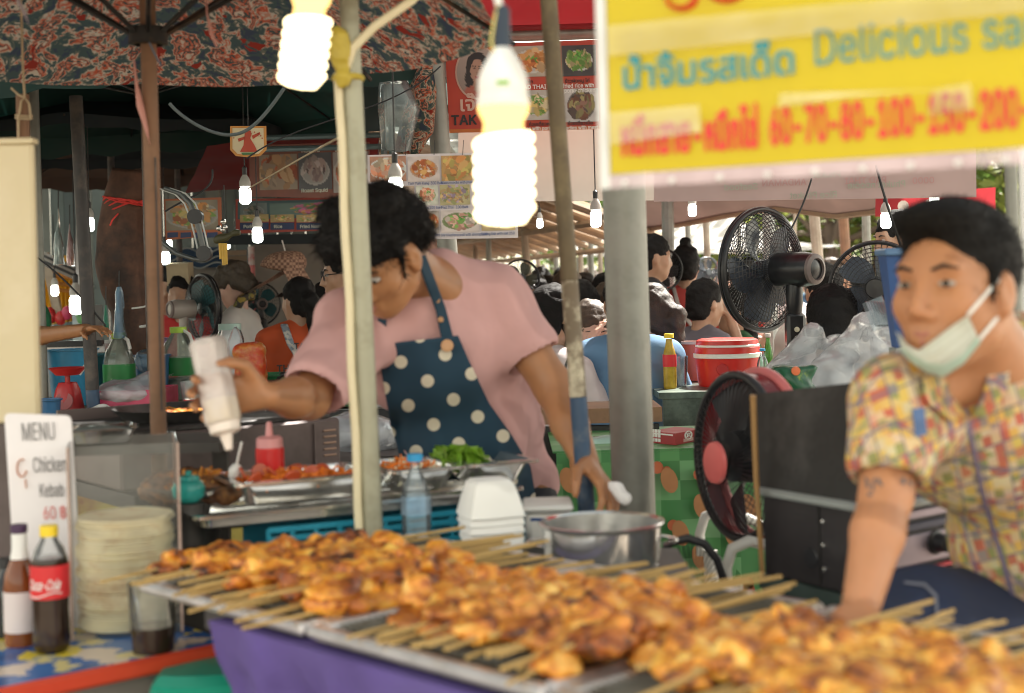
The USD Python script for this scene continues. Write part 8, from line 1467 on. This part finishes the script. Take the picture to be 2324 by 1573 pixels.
def ex_scarf(T, w, A, c, sc, t, f, r, sp): T.part('scarf', tube([w(.07, -.05, -.10), w(.05, .08, -.14), w(-.06, .06, -.17), w(-.07, -.04, -.10), w(0, -.09, -.09)], .026, 10, closed=True), bands('scarf_look', [(.30, .22, .04), (.03, .03, .03), (.22, .2, .06), (.06, .05, .04)], 55), True); T.part('scarf', tube([w(.02, .09, -.16), w(.03, .10, -.3), w(.04, .09, -.48)], .028, 8, flat=.5), _m['scarf_look'], True)
someone('person with curly grey brown hair in a white shirt and dark yellow scarf, bending forward', 528, 650, 8.4, (-.95, .15), False, M_wshirt, M_skinD, M_hairgrey, lean=.25, arms=('table', 'table'), style='curly', pitch=-.45, extra=ex_scarf)
someone('child in a red top behind the pale fan motor, nearest the brown pole', 378, 655, 8.6, (.2, -1), False, cloth('red_top_look', (.5, .03, .03)), M_skinC, lean=.05)
def ex_box(T, w, A, c, sc, t, f, r, sp): T.part('paper_hat', box(w(0, 0, .12), (.13, .10, .13), A), mt('paper_tan_look', (.42, .34, .22), .8), label='tan paper folded above the head')
someone('child in red under a folded tan paper, just left of the wire fan', 412, 668, 8.4, (-.1, -1), False, _m['red_top_look'], M_skinC, lean=.05, extra=ex_box)
someone('person in profile wearing glasses, half hidden behind the bent seller', 782, 622, 6.3, (-1, -.25), False, cloth('dark_top_look', (.03, .03, .035)), M_skinC, lean=.05, extra=lambda T, w, A, c, sc, t, f, r, sp: T.part('glasses', cat([ring(w(.033 * e, .097, .004), A[1], .022, .002, 20, 5) for e in (-1, 1)] + [rod(w(.011, .1, .006), w(-.011, .1, .006), .002, n=5), rod(w(.055, .09, .006), w(.08, .0, .006), .002, n=5), rod(w(-.055, .09, .006), w(-.08, .0, .006), .002, n=5)]), M_black))
someone('seated person seen from behind, dark head left of the glasses wearer', 742, 695, 7.6, (0, 1), True, _m['dark_top_look']); someone('seated person seen from behind below the checked hat, between orange shirt and pink sleeve', 762, 672, 8.4, (.2, 1), True, cloth('grey_top_look', (.12, .12, .13)))
someone('person with dark hair far behind, peeking over the bent seller shoulder', 984, 552, 9.5, (-.3, -1), False, cloth('pale_top_look', (.5, .42, .42)), M_skinD)
def beard(T, w, A, c, sc, t, f, r, sp): T.part('beard', nets([ell(w(0, .05, -.09), (.058, .045, .045), A, .02), cap(w(.062, .0, -.03), w(.05, .04, -.08), .022, .03, .02), cap(w(-.062, .0, -.03), w(-.05, .04, -.08), .022, .03, .02), ell(w(0, .11, -.05), (.04, .03, .03), A, .01, -1)], .009, noise=(.005, 60)), M_hairblk, True)
someone('bearded person seated with one ear towards us behind the bent arm', 1258, 722, 5.7, (.75, .66), True, cloth('white_tee_look', (.58, .52, .52)), M_skinC, extra=beard, arms=('table', 'table'))
someone('young person with short light brown hair, hand at the face, between the two posts', 1342, 752, 6.2, (.25, -1), True, cloth('rose_tee_look', (.55, .28, .28)), M_skinD, M_hairbrn, pitch=-.3, arms=('table', 'face'))
someone('person in a sky blue shirt seated back to us, partly behind the steel post', 1418, 690, 5.7, (.05, 1), True, cloth('blue_tee_look', (.10, .20, .33)), M_skinC, lean=.22, arms=('table', 'table'))
def ponytail(T, w, A, c, sc, t, f, r, sp): T.part('shoulder_strap', tube([sc + r * -.11 + t * .05 + f * .05, sc + r * -.115 + t * .06, sc + r * -.11 + t * .02 - f * .08], .008, 6), M_black, True)
someone('person in a black strap top with a brown ponytail right of the steel post', 1466, 716, 6.0, (-.85, .45), True, _m['dark_top_look'], M_skinC, mt('dark_brown_hair_look', (.028, .016, .010), .55, var=.5, vs=60, bump=.6, bs=200), style='tail', tank=True, extra=ponytail, arms=('table', 'table'))
def xstraps(T, w, A, c, sc, t, f, r, sp):
    bk = -f; q = lambda x, z: sc - t * .10 + bk * (.135 - .9 * x * x) + r * x + t * z
    for e in (-1, 1): T.part('apron_strap', tube([sc + r * e * .075 + bk * .055 + t * .055, q(e * .05, .06), q(e * .01, -.02), q(-e * .06, -.12), q(-e * .13, -.24)], .013, 8, flat=.25), mt('grey_strap_look', (.36, .32, .30), .8), True)
someone('person with a high bun, red shirt and crossed grey straps, back turned', 1556, 604, 8.8, (.15, 1), False, cloth('red_tee_look', (.46, .055, .045)), M_skinC, style='bun', extra=xstraps, lean=.0)
someone('person in a grey purple shirt seated in profile, eating below the big fan', 1602, 690, 7.6, (.85, .5), True, cloth('mauve_tee_look', (.13, .115, .135)), M_skinC, lean=.35, arms=('table', 'face'))
someone('person with long dark hair seated facing the grey purple shirt', 1662, 706, 8.2, (-.9, -.2), True, cloth('green_tee_look', (.02, .09, .03)), M_skinC, style='long', arms=('table', 'table'))
someone('tall person in black standing beside the thick steel post, backlit', 1484, 585, 8.0, (1, .12), False, _m['dark_top_look'], M_skinC, lean=.0); someone('person in black nearer the small dark fan, backlit beside the post', 1498, 650, 9.4, (-.2, 1), False, _m['dark_top_look'], M_skinC, style='long')
someone('person with flat black cap like hair facing us behind the white plastic bag', 1872, 664, 6.6, (-.1, -1), True, cloth('cream_top_look', (.45, .42, .38)), M_skinC, pitch=-.35)
someone('person in dark grey with thick black hair, back turned, behind the plastic bags', 1890, 740, 4.95, (.35, .95), True, cloth('charcoal_tee_look', (.05, .05, .06)), M_skinC, lean=.3, pitch=-.3, hs=1.05)
someone('person in profile at the edge of the masked seller face, beneath the red valance', 2034, 545, 6.4, (-1, -.2), False, cloth('pale_blue_top_look', (.4, .42, .46)), M_skinC)
ah = P(212, 748, 5.98); ae = P(95, 762, 6.15)
someone('person mostly hidden behind the cream cabinet, one arm reaching to the slim dark pole', 5, 640, 6.4, (1, -.1), False, _m['dark_top_look'], M_skinA, arms=((ae, P(196, 748, 5.96)), 'down'))
far = [(1215, 672, 8.8), (1248, 668, 10.5), (1285, 655, 9.6), (1330, 660, 10.8), (1372, 668, 9.0), (1408, 655, 11.4), (1180, 690, 9.8), (1310, 690, 8.0), (1385, 692, 8.2), (1230, 640, 13), (1275, 636, 14.5), (1340, 640, 13.5), (1150, 645, 14), (1095, 640, 14.5), (1890, 618, 13), (1640, 640, 13), (1690, 650, 12), (1840, 640, 12.5), (1920, 640, 11.5), (1730, 655, 13.5), (1790, 650, 11), (1960, 650, 10.5)]
M_far = [_m['dark_top_look'], _m['orange_tee_look'], _m['pale_top_look'], _m['white_tee_look'], _m['red_tee_look'], _m['blue_tee_look']]
tone = ['black', 'orange', 'pale', 'white', 'red', 'blue']; wh = ['above the bearded diner', 'second behind the bearded diner', 'left of the rusty pole', 'just right of the rusty pole', 'nearest the steel post, left side', 'far, touching the steel post', 'below the dusty fan', 'lowest, left of rusty pole', 'low, left of steel post', 'small, left of the rusty pole', 'smaller, at the rusty pole', 'small, past the rusty pole', 'small, beneath the bamboo roof', 'smallest, by the white van', 'before the blue pickup', 'beneath the far grey fan', 'left behind the big fan', 'right of the big fan', 'left of the second fan', 'behind the big fan blades', 'beneath the big fan motor', 'above the second fan']
for k, (x, y, d) in enumerate(far): someone(f'far seated diner in {tone[k % 6]}, {wh[k]}', x, y, d, (math.sin(k * 2.4), -math.cos(k * 1.7)), True, M_far[k % 6], (M_skinC, M_skinD)[k % 2], (M_hairblk, M_hairblk, M_hairbrn)[k % 3], style=('short', 'long')[k % 2], arms=('table', 'table'), group='diners far under the bamboo roof', res=.02)
